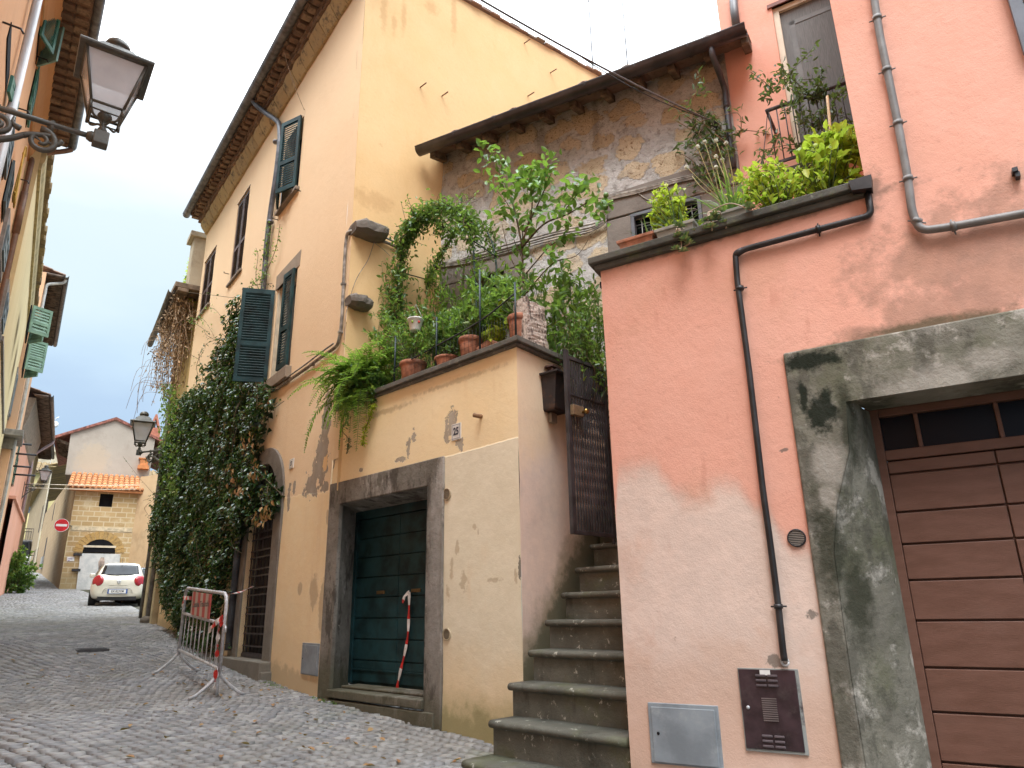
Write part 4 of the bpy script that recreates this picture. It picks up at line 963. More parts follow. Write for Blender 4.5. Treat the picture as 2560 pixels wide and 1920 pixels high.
# ================================================================== ochre house
fc = thing('ochre_house', 'tall ochre plastered house with green shutters and bracketed stone eave', 'house', FC.P(-4, .8, -3))
hTop = (FC.B(870, 0)+FC.B(516, 597))/2; aF = FC.A(516, 597); 
gbTop = (GB.B(1145, 0)+GB.B(1516, 195))/2
fh = lambda pts: pxs(FC, pts)
# openings
w1r = FC.A(752, 390); w1b = FC.B(700, 530); w1t = FC.B(760, 289); w1l = w1r-.92
w2 = [FC.A(590, 560), FC.A(616, 560), FC.B(597, 682), FC.B(624, 468)]
w3 = [FC.A(508, 700), FC.A(531, 700), FC.B(506, 782), FC.B(537, 622)]
w4r = FC.A(737, 760); w4t = FC.B(690, 728); w4b = FC.B(690, 945); w4l = FC.A(682, 840)
fc_layers = [
    ('below', dict(pts=fh([(560, 1290), (713, 1245), (760, 1236), (829, 1228)]), soft=.01, amp=.05, scale=10), ((.89, .70, .42), (.90, .73, .47)), .85, dict(relief=.4)),
    ('blobs', dict(lst=[(*FC.h(x, y), rx, ry) for x, y, rx, ry in ((815, 1060, .13, .42), (805, 1150, .18, .35), (780, 1210, .24, .20), (790, 1180, .2, .2), (722, 1235, .06, .18), (815, 1215, .10, .08), (735, 1220, .06, .10))], scale=7, amp=1.6, soft=.035), ((.27, .235, .19), (.34, .30, .255)), .92, dict(relief=-1)),
    ('blobs', dict(lst=[(*FC.h(812, 1160), .07, .12)], scale=9, amp=1.1, soft=.06), (.80, .54, .27), .95),
    ('blobs', dict(lst=[(*FC.h(x, y), rx, ry) for x, y, rx, ry in ((785, 1480, .12, .2), (805, 1520, .1, .3), (820, 1290, .05, .1), (750, 1470, .08, .08))], scale=8, amp=.8, soft=.2), (.40, .31, .21), .6),
    ('below', dict(pts=[(-10, 2.0), (-3, 1.5), (-1, 1.25), (0, 1.2)], soft=.2, amp=.3, scale=2), (.74, .55, .32), .4),
    ('below', dict(pts=[(-10, 1.5), (-3, 1.0), (-1, .85), (0, .8)], soft=.06, amp=.2, scale=6), (.42, .34, .22), .55),
    ('noise', (2.2, .52, .72, (1, 1, .12)), (.66, .46, .27), .3),
    ('above', dict(pts=[(-10, 7.0), (-3, 5.2), (0, 4.4)], soft=.6, amp=.3, scale=1.4), (.74, .54, .345), .6),
]
m_fc = plaster('ochre_facade_plaster', FC, (.84, .64, .41), (.86, .68, .46), fc_layers, vscale=.8)
ar = [FC.A(606, 1500), FC.A(676, 1440), FC.B(611, 1645), FC.B(671, 1160)]   # arched door opening
aoL, aoR, aoT = FC.A(572, 1640), FC.A(706, 1300), FC.B(685, 1114)
dC = (ar[0]+ar[1])/2; dr = (ar[1]-ar[0])/2; dTz = ar[3]
mb = MB()
aJ = FC.loc(GW.P(aW0, 0, 0))[0]; zJ = 3.3
cells(mb, FC, aJ, 0, zJ, hTop, step=.4, wob=.006)
cells(mb, FC, aF, aJ, 0, hTop, holes=[(w1l, w1r, w1b, w1t, .2), (w2[0], w2[1], w2[2], w2[3], .1), (w3[0], w3[1], w3[2], w3[3], .1), (w4l, w4r, w4b, w4t, .22), (ar[0], ar[1], .3, dTz, .1)], step=.4, wob=.006)
mb.add([FC.P(aF, 0, 0), FC.P(aF, hTop, 0), FC.P(aF, hTop, -7), FC.P(aF, 0, -7)], [(0, 1, 2, 3)])
mb.build('front_wall', m_fc, fc)
gl = [('noise', (1.2, .54, .68, (1, 1, .5)), (.74, .50, .25), .5), ('noise', (.9, .55, .66, (1, 1, .3)), (.66, .43, .20), .4),
      ('blobs', dict(lst=[(*GB.h(x, y), rx, ry) for x, y, rx, ry in ((960, 25, .05, .35), (985, 60, .04, .2), (930, 500, .3, .12), (1010, 40, .04, .3), (1080, 20, .1, .12), (1135, 40, .05, .4))], scale=9, amp=1.5, soft=.6), (.48, .28, .13), .45),
      ('noise', (3.5, .66, .73), (.55, .33, .16), .5)]
m_gb = plaster('pale_ochre_side_plaster', GB, (.73, .49, .245), (.75, .53, .285), gl, vscale=.9)
mb = MB(); cells(mb, GB, 0, 7.5, 2.9, gbTop, step=.45, wob=.006); mb.build('side_wall', m_gb, fc)
# roof edge above the side wall
mb = MB(); rgx = random.Random(8)
i = 0; a_ = -.1
while a_ < 7.4:
    L_ = .2+rgx.uniform(-.02, .03); y = gbTop+rgx.uniform(-.012, .02)
    mb.box(GB, a_, a_+L_-.008, y, y+.03, -.5, .06+rgx.uniform(-.02, .02)); mb.box(GB, a_+.03, a_+L_+.01, y+.031, y+.06, -.5, .03+rgx.uniform(-.02, .02)); a_ += L_
mb.add([GB.P(-.4, gbTop+.05, 0), GB.P(7.5, gbTop+.05, 0), GB.P(3.5, gbTop+1.3, -4), GB.P(3.0, gbTop+1.3, -4)], [(0, 1, 2, 3)])
mb.add([FC.P(aF, hTop+.5, .5), FC.P(0, hTop+.5, .5), GB.P(3.0, gbTop+1.3, -4), FC.P(aF+3, gbTop+1.3, -3)], [(0, 1, 2, 3)])
mb.build('roof', m_tile, fc)
# stone and brick cornice under the eave
mb = MB(); a_ = aF-.03; mb.smooth = False
while a_ < .1:
    L_ = rgx.uniform(.34, .5); x0, x1 = a_+.008, min(a_+L_-.008, .12)
    prof = [(-.05, hTop-.02), (.05, hTop-.02), (.09, hTop+.03), (.15, hTop+.12), (.19, hTop+.19), (.19, hTop+.235), (-.05, hTop+.235)]
    rings = [[FC.P(x0+(x1-x0)*t, y+mnoise.noise(V((a_*9+t*2, y*9, c_*8)))*.012, c_+mnoise.noise(V((a_*7+t*3, y*8, c_*7+4)))*.02-(.012 if t in (0, 1) else 0)) for c_, y in prof] for t in (0, .12, .5, .88, 1)]
    mb.loft(rings); a_ += L_
mb.build('cornice_stone', m_cstone, fc)
mb = MB()
for y, c0, L0 in ((hTop+.237, .235, .15), (hTop+.293, .265, .15)):
    a_ = aF-.05+L0*rgx.random()
    while a_ < .14: mb.box(FC, a_+.004, a_+L0-.004, y, y+.053, -.05, c0+rgx.uniform(-.012, .012)); a_ += L0
a_ = aF-.05
while a_ < .14:
    w_ = rgx.uniform(.11, .14); y = hTop+.350+rgx.uniform(-.004, .004); mb.box(FC, a_, a_+w_, y, y+.06, -.05, .40+rgx.uniform(-.02, .02)); mb.box(FC, a_+.01, a_+w_-.01, y+.062, y+.10, -.05, .43+rgx.uniform(-.02, .01)); a_ += .205
mb.box(FC, aF-.05, .14, hTop+.455, hTop+.49, -.05, .45)
mb.build('eave_bricks', m_ebrick, fc)
mb = MB(); gy = hTop+.50; gpts = [FC.P(aF-.25+(.3-aF+.25)*i/12, gy, .50) for i in range(13)]; gutter(mb, gpts, .085); mb.build('gutter', m_zinc, fc)
dpx = [(627, 222, .50), (628, 240, .48), (640, 262, .38), (668, 285, .20), (690, 300, .09), (699, 315, .075), (699, 360, .075), (690, 440, .075), (678, 520, .075), (668, 600, .075), (661, 690, .075), (655, 760, .075)]
mb = MB(); mb.tube(smoothpath([FC.P(*FC.h(x, y, c_), c_) for x, y, c_ in dpx], 4), .05, 10); a_, b_ = FC.h(655, 760, .075); mb.tube([FC.P(a_, b_, .075), FC.P(a_, 1.0, .075)], .05, 10)
for q in ((690, 355), (676, 555)):
    a_, b_ = FC.h(*q, .075); mb.tube([FC.P(a_, b_+.02, .075), FC.P(a_, b_-.02, .075)], .058, 10)
mb.build('downpipe', plain('grey_downpipe', (.13, .135, .15), .45, .4, .5, var=.25), fc)
# windows
def opening(F, l, r, b, t, d, m=m_dark):
    mb = MB(); mb.box(F, l, r, b, t, -d-.02, -d+.01); return mb
mb = opening(FC, w1l, w1r, w1b, w1t, .2); win = mb.build('window', m_dark, fc)
shutter(FC, w1r-.01, w1b+.03, w1t-.02, .47, -1, 24, m_green, win, c=.03); shutter(FC, w1l+.01, w1b+.03, w1t-.02, .47, 1, 20, m_green, win, c=.03)
mb = MB(); mb.box(FC, w1l-.06, w1r+.08, w1b-.06, w1b, -.1, .07); mb.build('sill', plain('grey_sill', (.24, .20, .16), .9, bump=.4), win, bevel=.005)
for w_ in (w2, w3):
    mb = opening(FC, *w_, .1); win = mb.build('window', m_dark, fc); m_ = (w_[0]+w_[1])/2; hw = (w_[1]-w_[0])/2-.012
    shutter(FC, w_[0]+.005, w_[2]+.02, w_[3]-.01, hw, 1, 0, m_brownw, win, c=-.05); shutter(FC, w_[1]-.005, w_[2]+.02, w_[3]-.01, hw, -1, 0, m_brownw, win, c=-.05)
    mb = MB(); mb.box(FC, w_[0]-.05, w_[1]+.05, w_[2]-.045, w_[2]+.005, -.1, .05); mb.build('sill', plain('grey_sill', (.24, .20, .16), .9), win, bevel=.004)
    mb = MB(); mb.box(FC, w_[0]-.02, w_[1]+.02, w_[3]+.001, w_[3]+.02, -.08, .012); mb.build('drip_edge', m_brownw, win)
mb = opening(FC, w4l, w4r, w4b, w4t, .2); win = mb.build('window', m_dark, fc)
mb = MB(); mb.box(FC, w4l, w4l+.06, w4b, w4t, -.16, -.02); mb.box(FC, w4l+.06, w4l+.17, w4b, w4t, -.19, -.10); mb.box(FC, w4l+.17, w4r, w4t-.07, w4t, -.19, -.10); mb.box(FC, w4r-.09, w4r, w4b, w4t, -.19, -.10); mb.box(FC, w4l+.36, w4l+.42, w4b, w4t-.07, -.17, -.11)
mb.build('window_frame', m_cream, win, bevel=.004)
mb = MB(); mb.box(FC, w4l+.17, w4r-.09, w4b, w4t-.07, -.155, -.145); mb.build('pane', m_glass, win)
shutter(FC, w4l, w4b+.02, w4t-.01, .52, 1, 112, m_green, win, c=.03); shutter(FC, w4r, w4b+.02, w4t-.01, (w4r-w4l)*.36, -1, 6, m_green, win, c=.03)
m_sst = stone('grey_lintel_stone', FC, (.27, .22, .17), (.33, .275, .21), [('noise', (3, .5, .68), (.19, .155, .12), .6)])
mb = MB(); lt = FC.h(745, 634); mb.poly(FC, [(w4l-.05, w4t), (w4r+.10, w4t), (w4r+.12, lt[1]), (w4l-.06, lt[1])], -.04, .012); mb.build('lintel', m_sst, win, bevel=.006)
mb = MB(); mb.box(FC, w4l-.10, w4r+.10, w4b-.19, w4b, -.2, .09); mb.build('sill', m_sst, win, bevel=.012)
for q in ((695, 550), (752, 478), (572, 685)):
    mb = MB(); a_, b_ = FC.h(*q); mb.tube([FC.P(a_, b_, -.02), FC.P(a_, b_, .10), FC.P(a_, b_+.03, .10)], .009, 5); mb.build('shutter_hook', m_iron, fc)
m_rh = plain('rust_hooks', (.22, .13, .08), .8)
for q in ((1050, 218), (1104, 240), (1310, 108), (1319, 240), (1375, 182)):
    mb = MB(); a_, b_ = GB.h(*q); mb.tube([GB.P(a_, b_, -.02), GB.P(a_+.02, b_-.02, .16)], .011, 5); mb.build('wall_hook', m_rh, fc)
# arched door: stone surround, grille, step
m_ast = stone('grey_brown_arch_stone', FC, (.20, .18, .155), (.26, .24, .21), [('noise', (2, .5, .66), (.14, .125, .105), .7), ('noise', (6, .6, .7, (1, 1, .3)), (.09, .08, .068), .6), ('below', dict(pts=[(-8, 1.5), (0, 1.2)], soft=.3, amp=.3, scale=3), (.22, .21, .175), .5)])
mb = MB(); yS = dTz-dr; ro = aoR-dC; n = 18
outer = [(aoR, .2)]+[(dC+(aoR-dC if math.cos(math.pi*i/n) > 0 else dC-aoL)*math.cos(math.pi*i/n), yS+(aoT-yS)*math.sin(math.pi*i/n)) for i in range(n+1)]+[(aoL, .2)]
inner = [(ar[1], .2)]+[(dC+dr*math.cos(math.pi*i/n), yS+dr*math.sin(math.pi*i/n)) for i in range(n+1)]+[(ar[0], .2)]
rings = [[FC.P(*o_, -.05), FC.P(*o_, .03), FC.P(*i_, .03), FC.P(i_[0], i_[1], -.15)] for o_, i_ in zip(outer, inner)]
mb.loft(rings, cap=False, close=False); mb.build('arch_surround', m_ast, fc, bevel=.01)
mb = MB(); mb.box(FC, aoL, aoR+.02, ar[2]-.4, ar[2], -.26, .16); mb.box(FC, aoL-.1, aoR+.06, .2, ar[2]-.12, -.1, .14); mb.build('doorstep', m_ast, fc, bevel=.015)
mb = MB(); mb.box(FC, ar[0]-.1, ar[1]+.1, .3, dTz+.05, -.20, -.155); dd_ = mb.build('door', plain('dark_inner_door', (.02, .017, .018), .6), fc)
mb = MB(); cg = -.07
for i in range(8):
    a_ = ar[0]+.03+(ar[1]-ar[0]-.06)*i/7; top = yS+math.sqrt(max(0, dr*dr-(a_-dC)**2)); mb.tube([FC.P(a_, ar[2]+.04, cg), FC.P(a_, top, cg)], .009, 5)
y = ar[2]+.06; j = 0
while y < yS: mb.box(FC, ar[0]+.01, ar[1]-.01, y-.012, y+.012, cg-.012, cg+.012); y += (.17 if j % 2 else .10); j += 1
mb.box(FC, ar[0], ar[1], ar[2]+.01, ar[2]+.05, cg-.02, cg+.02); mb.box(FC, ar[1]-.2, ar[1]-.06, ar[2]+.95, ar[2]+1.15, cg-.02, cg+.025)
mb.build('iron_grille', plain('dark_violet_iron', (.055, .045, .052), .5, .3), dd_)
plate('white ceramic house number plate reading 27 beside the arched doorway', FC, [(723, 1149), (733.5, 1146), (733, 1169), (723, 1172.5)], '27')
cabinet('meter_cabinet', 'narrow grey utility cabinet in the ochre wall left of the green door surround', 'meter cabinet', FC, [(757, 1606), (799, 1609), (796, 1692), (755, 1684)], m_cab, 'grey')
# conduit along the wall and around the corner
cp = [FC.P(*FC.h(x, y, .03), .03) for x, y in ((664, 985), (700, 966), (760, 925), (800, 895), (838, 868), (848, 845), (854, 800), (858, 720), (862, 640), (866, 596), (872, 580))]
cp += [GB.P(*GB.h(x, y, .03), .03) for x, y in ((893, 578), (920, 590), (960, 604), (985, 615), (1010, 630))]
mb = MB(); mb.tube(smoothpath(cp, 4), .022, 8); mb.tube(smoothpath([p+V((-.02, -.02, .045)) for p in cp[:5]], 4), .012, 6); mb.tube([p+V((.01, -.03, .05)) for p in cp[-5:]], .014, 6)
for q in ((712, 958), (780, 911), (851, 830), (858, 710)):
    a_, b_ = FC.h(*q, .03); mb.box(FC, a_-.03, a_+.03, b_-.014, b_+.014, 0, .055)
for pp in ([(935, 606), (920, 650), (890, 700), (866, 780), (860, 850)], [(935, 606), (960, 625), (975, 640)]): mb.tube(smoothpath([GB.P(*GB.h(x, y, .02), .02) for x, y in pp], 4), .004, 4)
mb.build('conduit', m_cab2, fc)
# two rough stones projecting from the side wall
def rock(mb, F, a0, a1, b0, b1, c0, c1, seed):
    rings = []; n = 12
    for i in range(9):
        t = i/8; sh = (1-abs(2*t-1)**4)*.28+.72
        ring = []
        for j in range(n):
            q = 2*math.pi*j/n; ca, sa = math.cos(q), math.sin(q); k_ = 1/max(abs(ca), abs(sa))**.75
            y = (b0+b1)/2+(b1-b0)/2*sa*k_*sh; c_ = (c0+c1)/2+(c1-c0)/2*ca*k_*sh; p = F.P(a0+(a1-a0)*t, y, c_)
            nv = mnoise.noise(p*6+V((seed, 0, 0)))*.035+mnoise.noise(p*16)*.014; ring.append(p+V((0, 0, nv))+F.n*nv+F.u*nv*.7)
        rings.append(ring)
    mb.loft(rings)
m_rock = stone('grey_corbel_stone', GB, (.145, .125, .105), (.20, .175, .15), [('noise', (5, .52, .68), (.10, .09, .075), .6)], grain=1)
s1 = pxs(GB, [(892, 540), (968, 560), (962, 600), (895, 580)], .15); s2 = pxs(GB, [(878, 728), (932, 732), (928, 766), (880, 760)], .13)
mb = MB(); rock(mb, GB, min(p[0] for p in s1), max(p[0] for p in s1), s1[3][1]-.0, s1[0][1]-.02, -.1, .24, 1); mb.build('corbel_stone', m_rock, fc)
mb = MB(); rock(mb, GB, min(p[0] for p in s2), max(p[0] for p in s2), s2[3][1]-.02, s2[0][1], -.1, .2, 5); mb.build('corbel_stone', m_rock, fc)
# hanging wire at the eave
mb = MB(); A_ = FC.P(*FC.h(698, 75, .5), .5); B_ = FC.P(*FC.h(761, 275, .02), .02); mb.tube(smoothpath([A_, A_.lerp(B_, .3)-V((0, 0, .12)), A_.lerp(B_, .65)-V((0, 0, .12)), B_], 5), .006, 4)
o = mb.build('hanging_wire', m_drytwig); tag(o, 'thin pale wire slung from the ochre house gutter to its upper green shutters', 'wire')
# aerials and overhead cables
m_aer = plain('dull_aerial_grey', (.17, .17, .18), .6)
def aerial(x, y0, y1, dist, label, arms):
    p1 = at_d(x, y1, dist); d = ray(x, y1); base = at_d(x+(3 if True else 0), y0, dist); base = V((p1.x, p1.y, base.z-1.6))
    o = thing('roof_aerial', label, 'aerial', base, 'television aerials on the roofs'); top = V((p1.x, p1.y, p1.z+1.2)); mb = MB(); mb.tube([base, top], .022, 7); mb.build('mast', m_aer, o)
    mb = MB(); r_ = V((.8, -.6, 0))
    for zt, L_ in arms:
        c_ = V((top.x, top.y, p1.z+zt)); mb.tube([c_-r_*.15, c_+r_*L_], .012, 5)
        for i in range(6): q = c_+r_*(L_*i/6); mb.tube([q-V((.3, .4, 0))*.35, q+V((.3, .4, 0))*.35], .006, 4)
    mb.build('antenna', m_aer, o); return o
aerial(1472, 180, 10, 17, 'thin grey aerial mast with a comb antenna above the stone house roof', [(.12, 1.3), (1.0, 1.0)])
aerial(1556, 170, 8, 18, 'thin bare aerial mast standing on the right of the comb antenna', [(.9, .6)])
def cable(label, A_, B_, sag, r_, m=m_cab2):
    mb = MB(); mb.tube([A_.lerp(B_, t/24)-V((0, 0, sag*4*(t/24)*(1-t/24))) for t in range(25)], r_, 5); o = mb.build('overhead_cable', m); tag(o, label, 'cable', 'overhead cables'); return o
e_ = SN.P(*SN.h(1787, 306, .12), .12)
far = at_d(1170, -20, 5.0); cable('thick grey overhead cable reaching the stone house beside its downpipe', far, e_, .06, .011, plain('grey_cable', (.15, .145, .15), .6))
cable('thin dark overhead cable running close beside the thick grey one', at_d(1420, 120, 6.4), e_+V((-.1, 0, .06)), .10, .006, m_iron)
mb = MB(); mb.tube([e_-SN.n*.15, e_+SN.n*.02], .012, 6)
mb.tube([e_+V((.03*math.cos(t), 0, .04*math.sin(t)-.03)) for t in [i*.7 for i in range(10)]], .009, 5); o = mb.build('cable_hook', m_iron, sn)

# ================================================================== houses along the left side
def nplane(uaz, e):
    t = R(uaz); n = V((math.cos(t), -math.sin(t), 0)); n = V((math.cos(t), -math.sin(t))); return FR(uaz, n.x*e, n.y*e)
LA = nplane(-35.6, -.85); LB = nplane(-34.5, -.95); LC = nplane(-34.3, -.80); LD = nplane(-31.5, -2.55)
def plas(name, F, c1, c2, dirt): return plaster(name, F, c1, c2, [('noise', (1.6, .5, .7, (1, 1, .3)), dirt, .4), ('below', dict(pts=[(0, 2.2)], soft=.5, amp=.5, scale=2), dirt, .5)], vscale=.7)
def eave(F, a0, a1, zt, out, parent, m_under, n_under, wall_c=0, gut=.08, bricks=True, tiles=True):
    mb = MB(); rg = random.Random(int(a0*7))
    if bricks:
        a_ = a0
        while a_ < a1:
            w_ = rg.uniform(.12, .15)
            for i, (c0, c1) in enumerate(((wall_c, wall_c+(out-wall_c)*.5), (wall_c+(out-wall_c)*.52, out))):
                mb.box(F, a_+.004, min(a1, a_+w_), zt-.06+rg.uniform(-.006, .006)+i*.012, zt+.005, c0, c1-rg.uniform(0, .03))
            a_ += .26
        mb.box(F, a0, a1, zt+.005, zt+.03, wall_c-.1, out+.01)
    else:
        a_ = a0
        while a_ < a1:
            mb.tube([F.P(a_, zt+.0, wall_c-.05), F.P(a_, zt-.02, out)], .055, 6); a_ += .21
        mb.box(F, a0, a1, zt+.03, zt+.055, wall_c-.1, out)
    mb.build('eave', m_under, parent)
    mb = MB(); gutter(mb, [F.P(a0-.05+(a1-a0+.1)*i/10, zt+.06, out+gut) for i in range(11)], gut); mb.build('gutter', n_under, parent)
    if tiles:
        mb = MB(); coppi(mb, F, a0, a1, zt+.06, -3, out+.05, .3, rg=rg, pitch=.24, r=.1)
        mb.add([F.P(a0, zt+.05, out), F.P(a1, zt+.05, out), F.P(a1, zt+1.1, -3), F.P(a0, zt+1.1, -3)], [(3, 2, 1, 0)]); mb.build('roof', m_tile, parent)
def block(F, a0, a1, z0, z1, depth, m, parent, step=.8):
    mb = MB(); cells(mb, F, a0, a1, z0, z1, step=step)
    P = F.P
    mb.quad(P(a0, z0, 0), P(a0, z1, 0), P(a0, z1, -depth), P(a0, z0, -depth)); mb.quad(P(a1, z0, 0), P(a1, z0, -depth), P(a1, z1, -depth), P(a1, z1, 0)); mb.quad(P(a0, z1, 0), P(a1, z1, 0), P(a1, z1, -depth), P(a0, z1, -depth))
    return mb.build('wall', m, parent)
def wind(F, a0, a1, b0, b1, parent, m_fr, m_sh=None, turn=0, surround=.0, wid=None, sides=(1, -1)):
    mb = MB(); mb.box(F, a0, a1, b0, b1, -.02, .012); w_ = mb.build('window', m_dark, parent)
    if surround:
        mb = MB(); s_ = surround
        for q in ((a0-s_, a0, b0, b1), (a1, a1+s_, b0, b1), (a0-s_, a1+s_, b1, b1+s_*1.4), (a0-s_*1.3, a1+s_*1.3, b0-s_*.8, b0)): mb.box(F, *q, -.02, .03)
        mb.build('surround', m_fr, w_)
    if m_sh:
        hw = wid or (a1-a0)/2
        if 1 in sides: shutter(F, a0+.005, b0+.01, b1-.01, hw-.01, 1, turn, m_sh, w_, c=.02, slat=.06)
        if -1 in sides: shutter(F, a1-.005, b0+.01, b1-.01, hw-.01, -1, turn, m_sh, w_, c=.02, slat=.06)
    return w_
# A: apricot house next to the camera
ha = thing('apricot_house', 'apricot plastered house at the left edge with brick eave and white downpipe', 'house', LA.P(8, .5, -3))
zA = CZ+10.0; aA = 16.6
block(LA, -1, aA, -1, zA, 7, plas('apricot_plaster', LA, (.72, .40, .22), (.76, .45, .26), (.52, .30, .18)), ha)
mb = MB(); prof = [(0, zA-.62), (.03, zA-.62), (.03, zA-.5), (.07, zA-.44), (.15, zA-.2), (.24, zA-.06), (.25, zA-.02), (0, zA-.02)]
mb.loft([[LA.P(a_, y, c_) for c_, y in prof] for a_ in (-1, 2, 6, 10, 14, aA)]); mb.build('cornice', plas('orange_cornice', LA, (.58, .29, .13), (.62, .33, .16), (.42, .22, .10)), ha)
mb = MB(); mb.box(LA, -1, aA, zA-.58, zA-.46, .03, .036); mb.build('mustard_band', plain('mustard_paint', (.46, .25, .07), .8), ha)
eave(LA, -1, aA, zA, .66, ha, m_ebrick, m_zinc, wall_c=.22)
def vpipe(F, x, y, r, c, m, parent, z0=0, z1=None, name='downpipe'):
    a_, b_ = F.h(x, y, c); mb = MB(); mb.tube([F.P(a_, z0, c), F.P(a_, z1 or zA-.5, c)], r, 10)
    zz = z0+1
    while zz < (z1 or zA): mb.tube([F.P(a_, zz-.02, c), F.P(a_, zz+.02, c)], r+.008, 10); zz += 2.2
    return mb.build(name, m, parent)
vpipe(LA, 62, 135, .055, .09, plain('white_downpipe', (.55, .56, .58), .4, .1, .5, var=.1, scale=2), ha, z1=zA-.55)
def shutpx(F, parent, x0, y0, x1, y1, hgt_lo, hgt_hi, m, side=1, turn=0, wid=.5, fm=None):
    pass
a1_, b1_ = LA.h(14, 80); a0_ = LA.A(2, 160)
def wpx(F, parent, top, bot, near, m_sh, turn=0, wd=.5, both=True, c=.02, sur=0, m_fr=None):
    """window whose far edge passes the picture points top and bot"""
    a_, bt_ = F.h(*top, c); b_ = F.B(*bot, c)
    return wind(F, a_-2*wd, a_, b_, bt_, parent, m_fr or m_cream, m_sh, turn, sur, wid=wd, sides=(1, -1) if both else (-1,))
w_ = wind(LA, LA.A(30, 160)-1.1, LA.A(30, 160)-.1, LA.B(10, 275), LA.B(26, 78), ha, m_cream, None)
shutter(LA, LA.A(30, 160)-.1, LA.B(10, 265), LA.B(26, 85), .55, 1, 8, m_greenl, w_, c=.02)
w_ = wind(LA, LA.A(96, 95)-.3, LA.A(96, 95)+.55, LA.B(82, 105)+.6, LA.B(82, 105)+2.3, ha, m_cream, None)
shutter(LA, LA.A(96, 95)+.55, LA.B(82, 100)+.6, LA.B(82, 100)+2.3, .44, -1, 38, plain('pale_teal_paint', (.20, .36, .32), .5), w_); shutter(LA, LA.A(96, 95)-.3, LA.B(82, 100)+.6, LA.B(82, 100)+2.3, .44, 1, 26, m_greenl, w_)
w_ = wind(LA, LA.A(84, 220)-.55, LA.A(84, 220)+.2, LA.B(66, 290), LA.B(90, 182), ha, m_cream, m_greenl, 0)
w_ = wind(LA, LA.A(30, 430)-.7, LA.A(30, 430)+.1, LA.B(2, 560), LA.B(28, 410), ha, m_cream, plain('blue_grey_shutter', (.09, .13, .15), .5), 0)
w_ = wind(LA, LA.A(14, 420)-1.0, LA.A(14, 420)-.2, LA.B(2, 500), LA.B(24, 375), ha, m_cream, plain('blue_grey_shutter', (.09, .13, .15), .5), 0)
for x, y in ((96, 140), (12, 55), (44, 268), (50, 446)):
    mb = MB(); a_, b_ = LA.h(x-6, y); mb.tube([LA.P(a_, b_, 0), LA.P(a_, b_, .16), LA.P(a_+.0, b_-.05, .19)], .012, 5); mb.build('wall_hook', m_iron, ha)
# brown downpipe at the far end, fed from the gutter end
apx = LA.A(62, 480, .08)
mb = MB(); mb.tube(smoothpath([LA.P(aA, zA-.02, .74), LA.P(aA-.0, zA-.12, .6), LA.P(apx+.1, zA-.35, .14), LA.P(apx, zA-.6, .08)], 5)+[LA.P(apx, 0, .08)], .055, 10); mb.tube([LA.P(apx, LA.B(45, 510, .08), .08), LA.P(apx, LA.B(55, 495, .08)+.4, .08)], .07, 10)
mb.build('downpipe', plain('brown_downpipe', (.22, .13, .09), .5, .1), ha)
# bundle of yellow hangers on its wall
a_, b_ = LA.h(46, 432, .1); hy = thing('hanger_bundle', 'bundle of yellow looped cane hangers on a hook of the apricot house', 'hangers', LA.P(a_, b_, 0))
mb = MB()
for i in range(6):
    q = a_+(i-2.5)*.05; mb.tube(smoothpath([LA.P(q, b_-.5, .12), LA.P(q-.02, b_-.55, .14), LA.P(q-.03, b_+.35, .12), LA.P(q, b_+.42, .14), LA.P(q+.02, b_+.35, .12), LA.P(q+.01, b_-.5, .1)], 4), .012, 5)
for y in (b_-.45, b_+.3): mb.tube([LA.P(a_-.16, y, .12), LA.P(a_+.16, y, .12)], .02, 6)
mb.build('loops', plain('yellow_cane', (.62, .38, .07), .6), hy)
# B: cream house
hb = thing('cream_house', 'cream yellow house with grey framed louvred windows beyond the apricot house', 'house', LB.P(22, 1, -3))
zB = CZ+10.0; aB0, aB1 = LA.loc(LA.P(aA, 0))[0]-.05, 27.2
block(LB, aB0, aB1, -1, zB, 6, plas('cream_plaster', LB, (.72, .58, .32), (.76, .62, .37), (.58, .46, .26)), hb)
mb = MB(); mb.loft([[LB.P(a_, y, c_) for c_, y in ((0, zB-.75), (.06, zB-.75), (.06, zB-.6), (.10, zB-.5), (.10, zB-.1), (0, zB-.1))] for a_ in (aB0, 20, 24, aB1)]); mb.build('cornice', plain('straw_paint', (.52, .42, .22), .85), hb)
mb = MB(); a_ = aB0; rg = random.Random(2)
while a_ < aB1:
    L_ = rg.uniform(.24, .3); mb.box(LB, a_, a_+L_-.012, zB-.1, zB+.07, -.1, .2+rg.uniform(-.03, .03)); a_ += L_
mb.build('eave_tiles', m_tilel, hb)
mb = MB(); mb.add([LB.P(aB0, zB+.05, .1), LB.P(aB1, zB+.05, .1), LB.P(aB1, zB+.6, -4), LB.P(aB0, zB+.6, -4)], [(3, 2, 1, 0)]); mb.build('roof', m_tile, hb)
m_gsur = plain('grey_window_surround', (.27, .25, .23), .85, var=.15); m_bl = plain('grey_blue_louvre', (.20, .25, .27), .5)
for tx, ty, by in ((14, 625, 690), (14, 775, 860), (40, 955, 1070)):
    a_, bt_ = LB.h(tx, ty); b_ = LB.B(tx-20 if tx > 20 else 0, by); wind(LB, a_-1.0, a_-.12, max(b_, bt_-2.1), bt_, hb, m_gsur, m_bl, 0, .14)
mb = MB(); zz = LB.B(5, 978); mb.box(LB, aB0, 25.6, zz-.05, zz+.05, 0, .04); mb.build('string_band', m_gsur, hb)
mb = MB(); a_, b_ = LB.h(12, 1100); mb.box(LB, a_-1.6, a_+.2, b_-.14, b_+.06, 0, .5); mb.box(LB, a_-1.2, a_-.9, b_-.5, b_-.14, 0, .3); mb.box(LB, a_-.3, a_-.05, b_-.5, b_-.14, 0, .3); mb.build('balcony_slab', m_gsur, hb, bevel=.02)
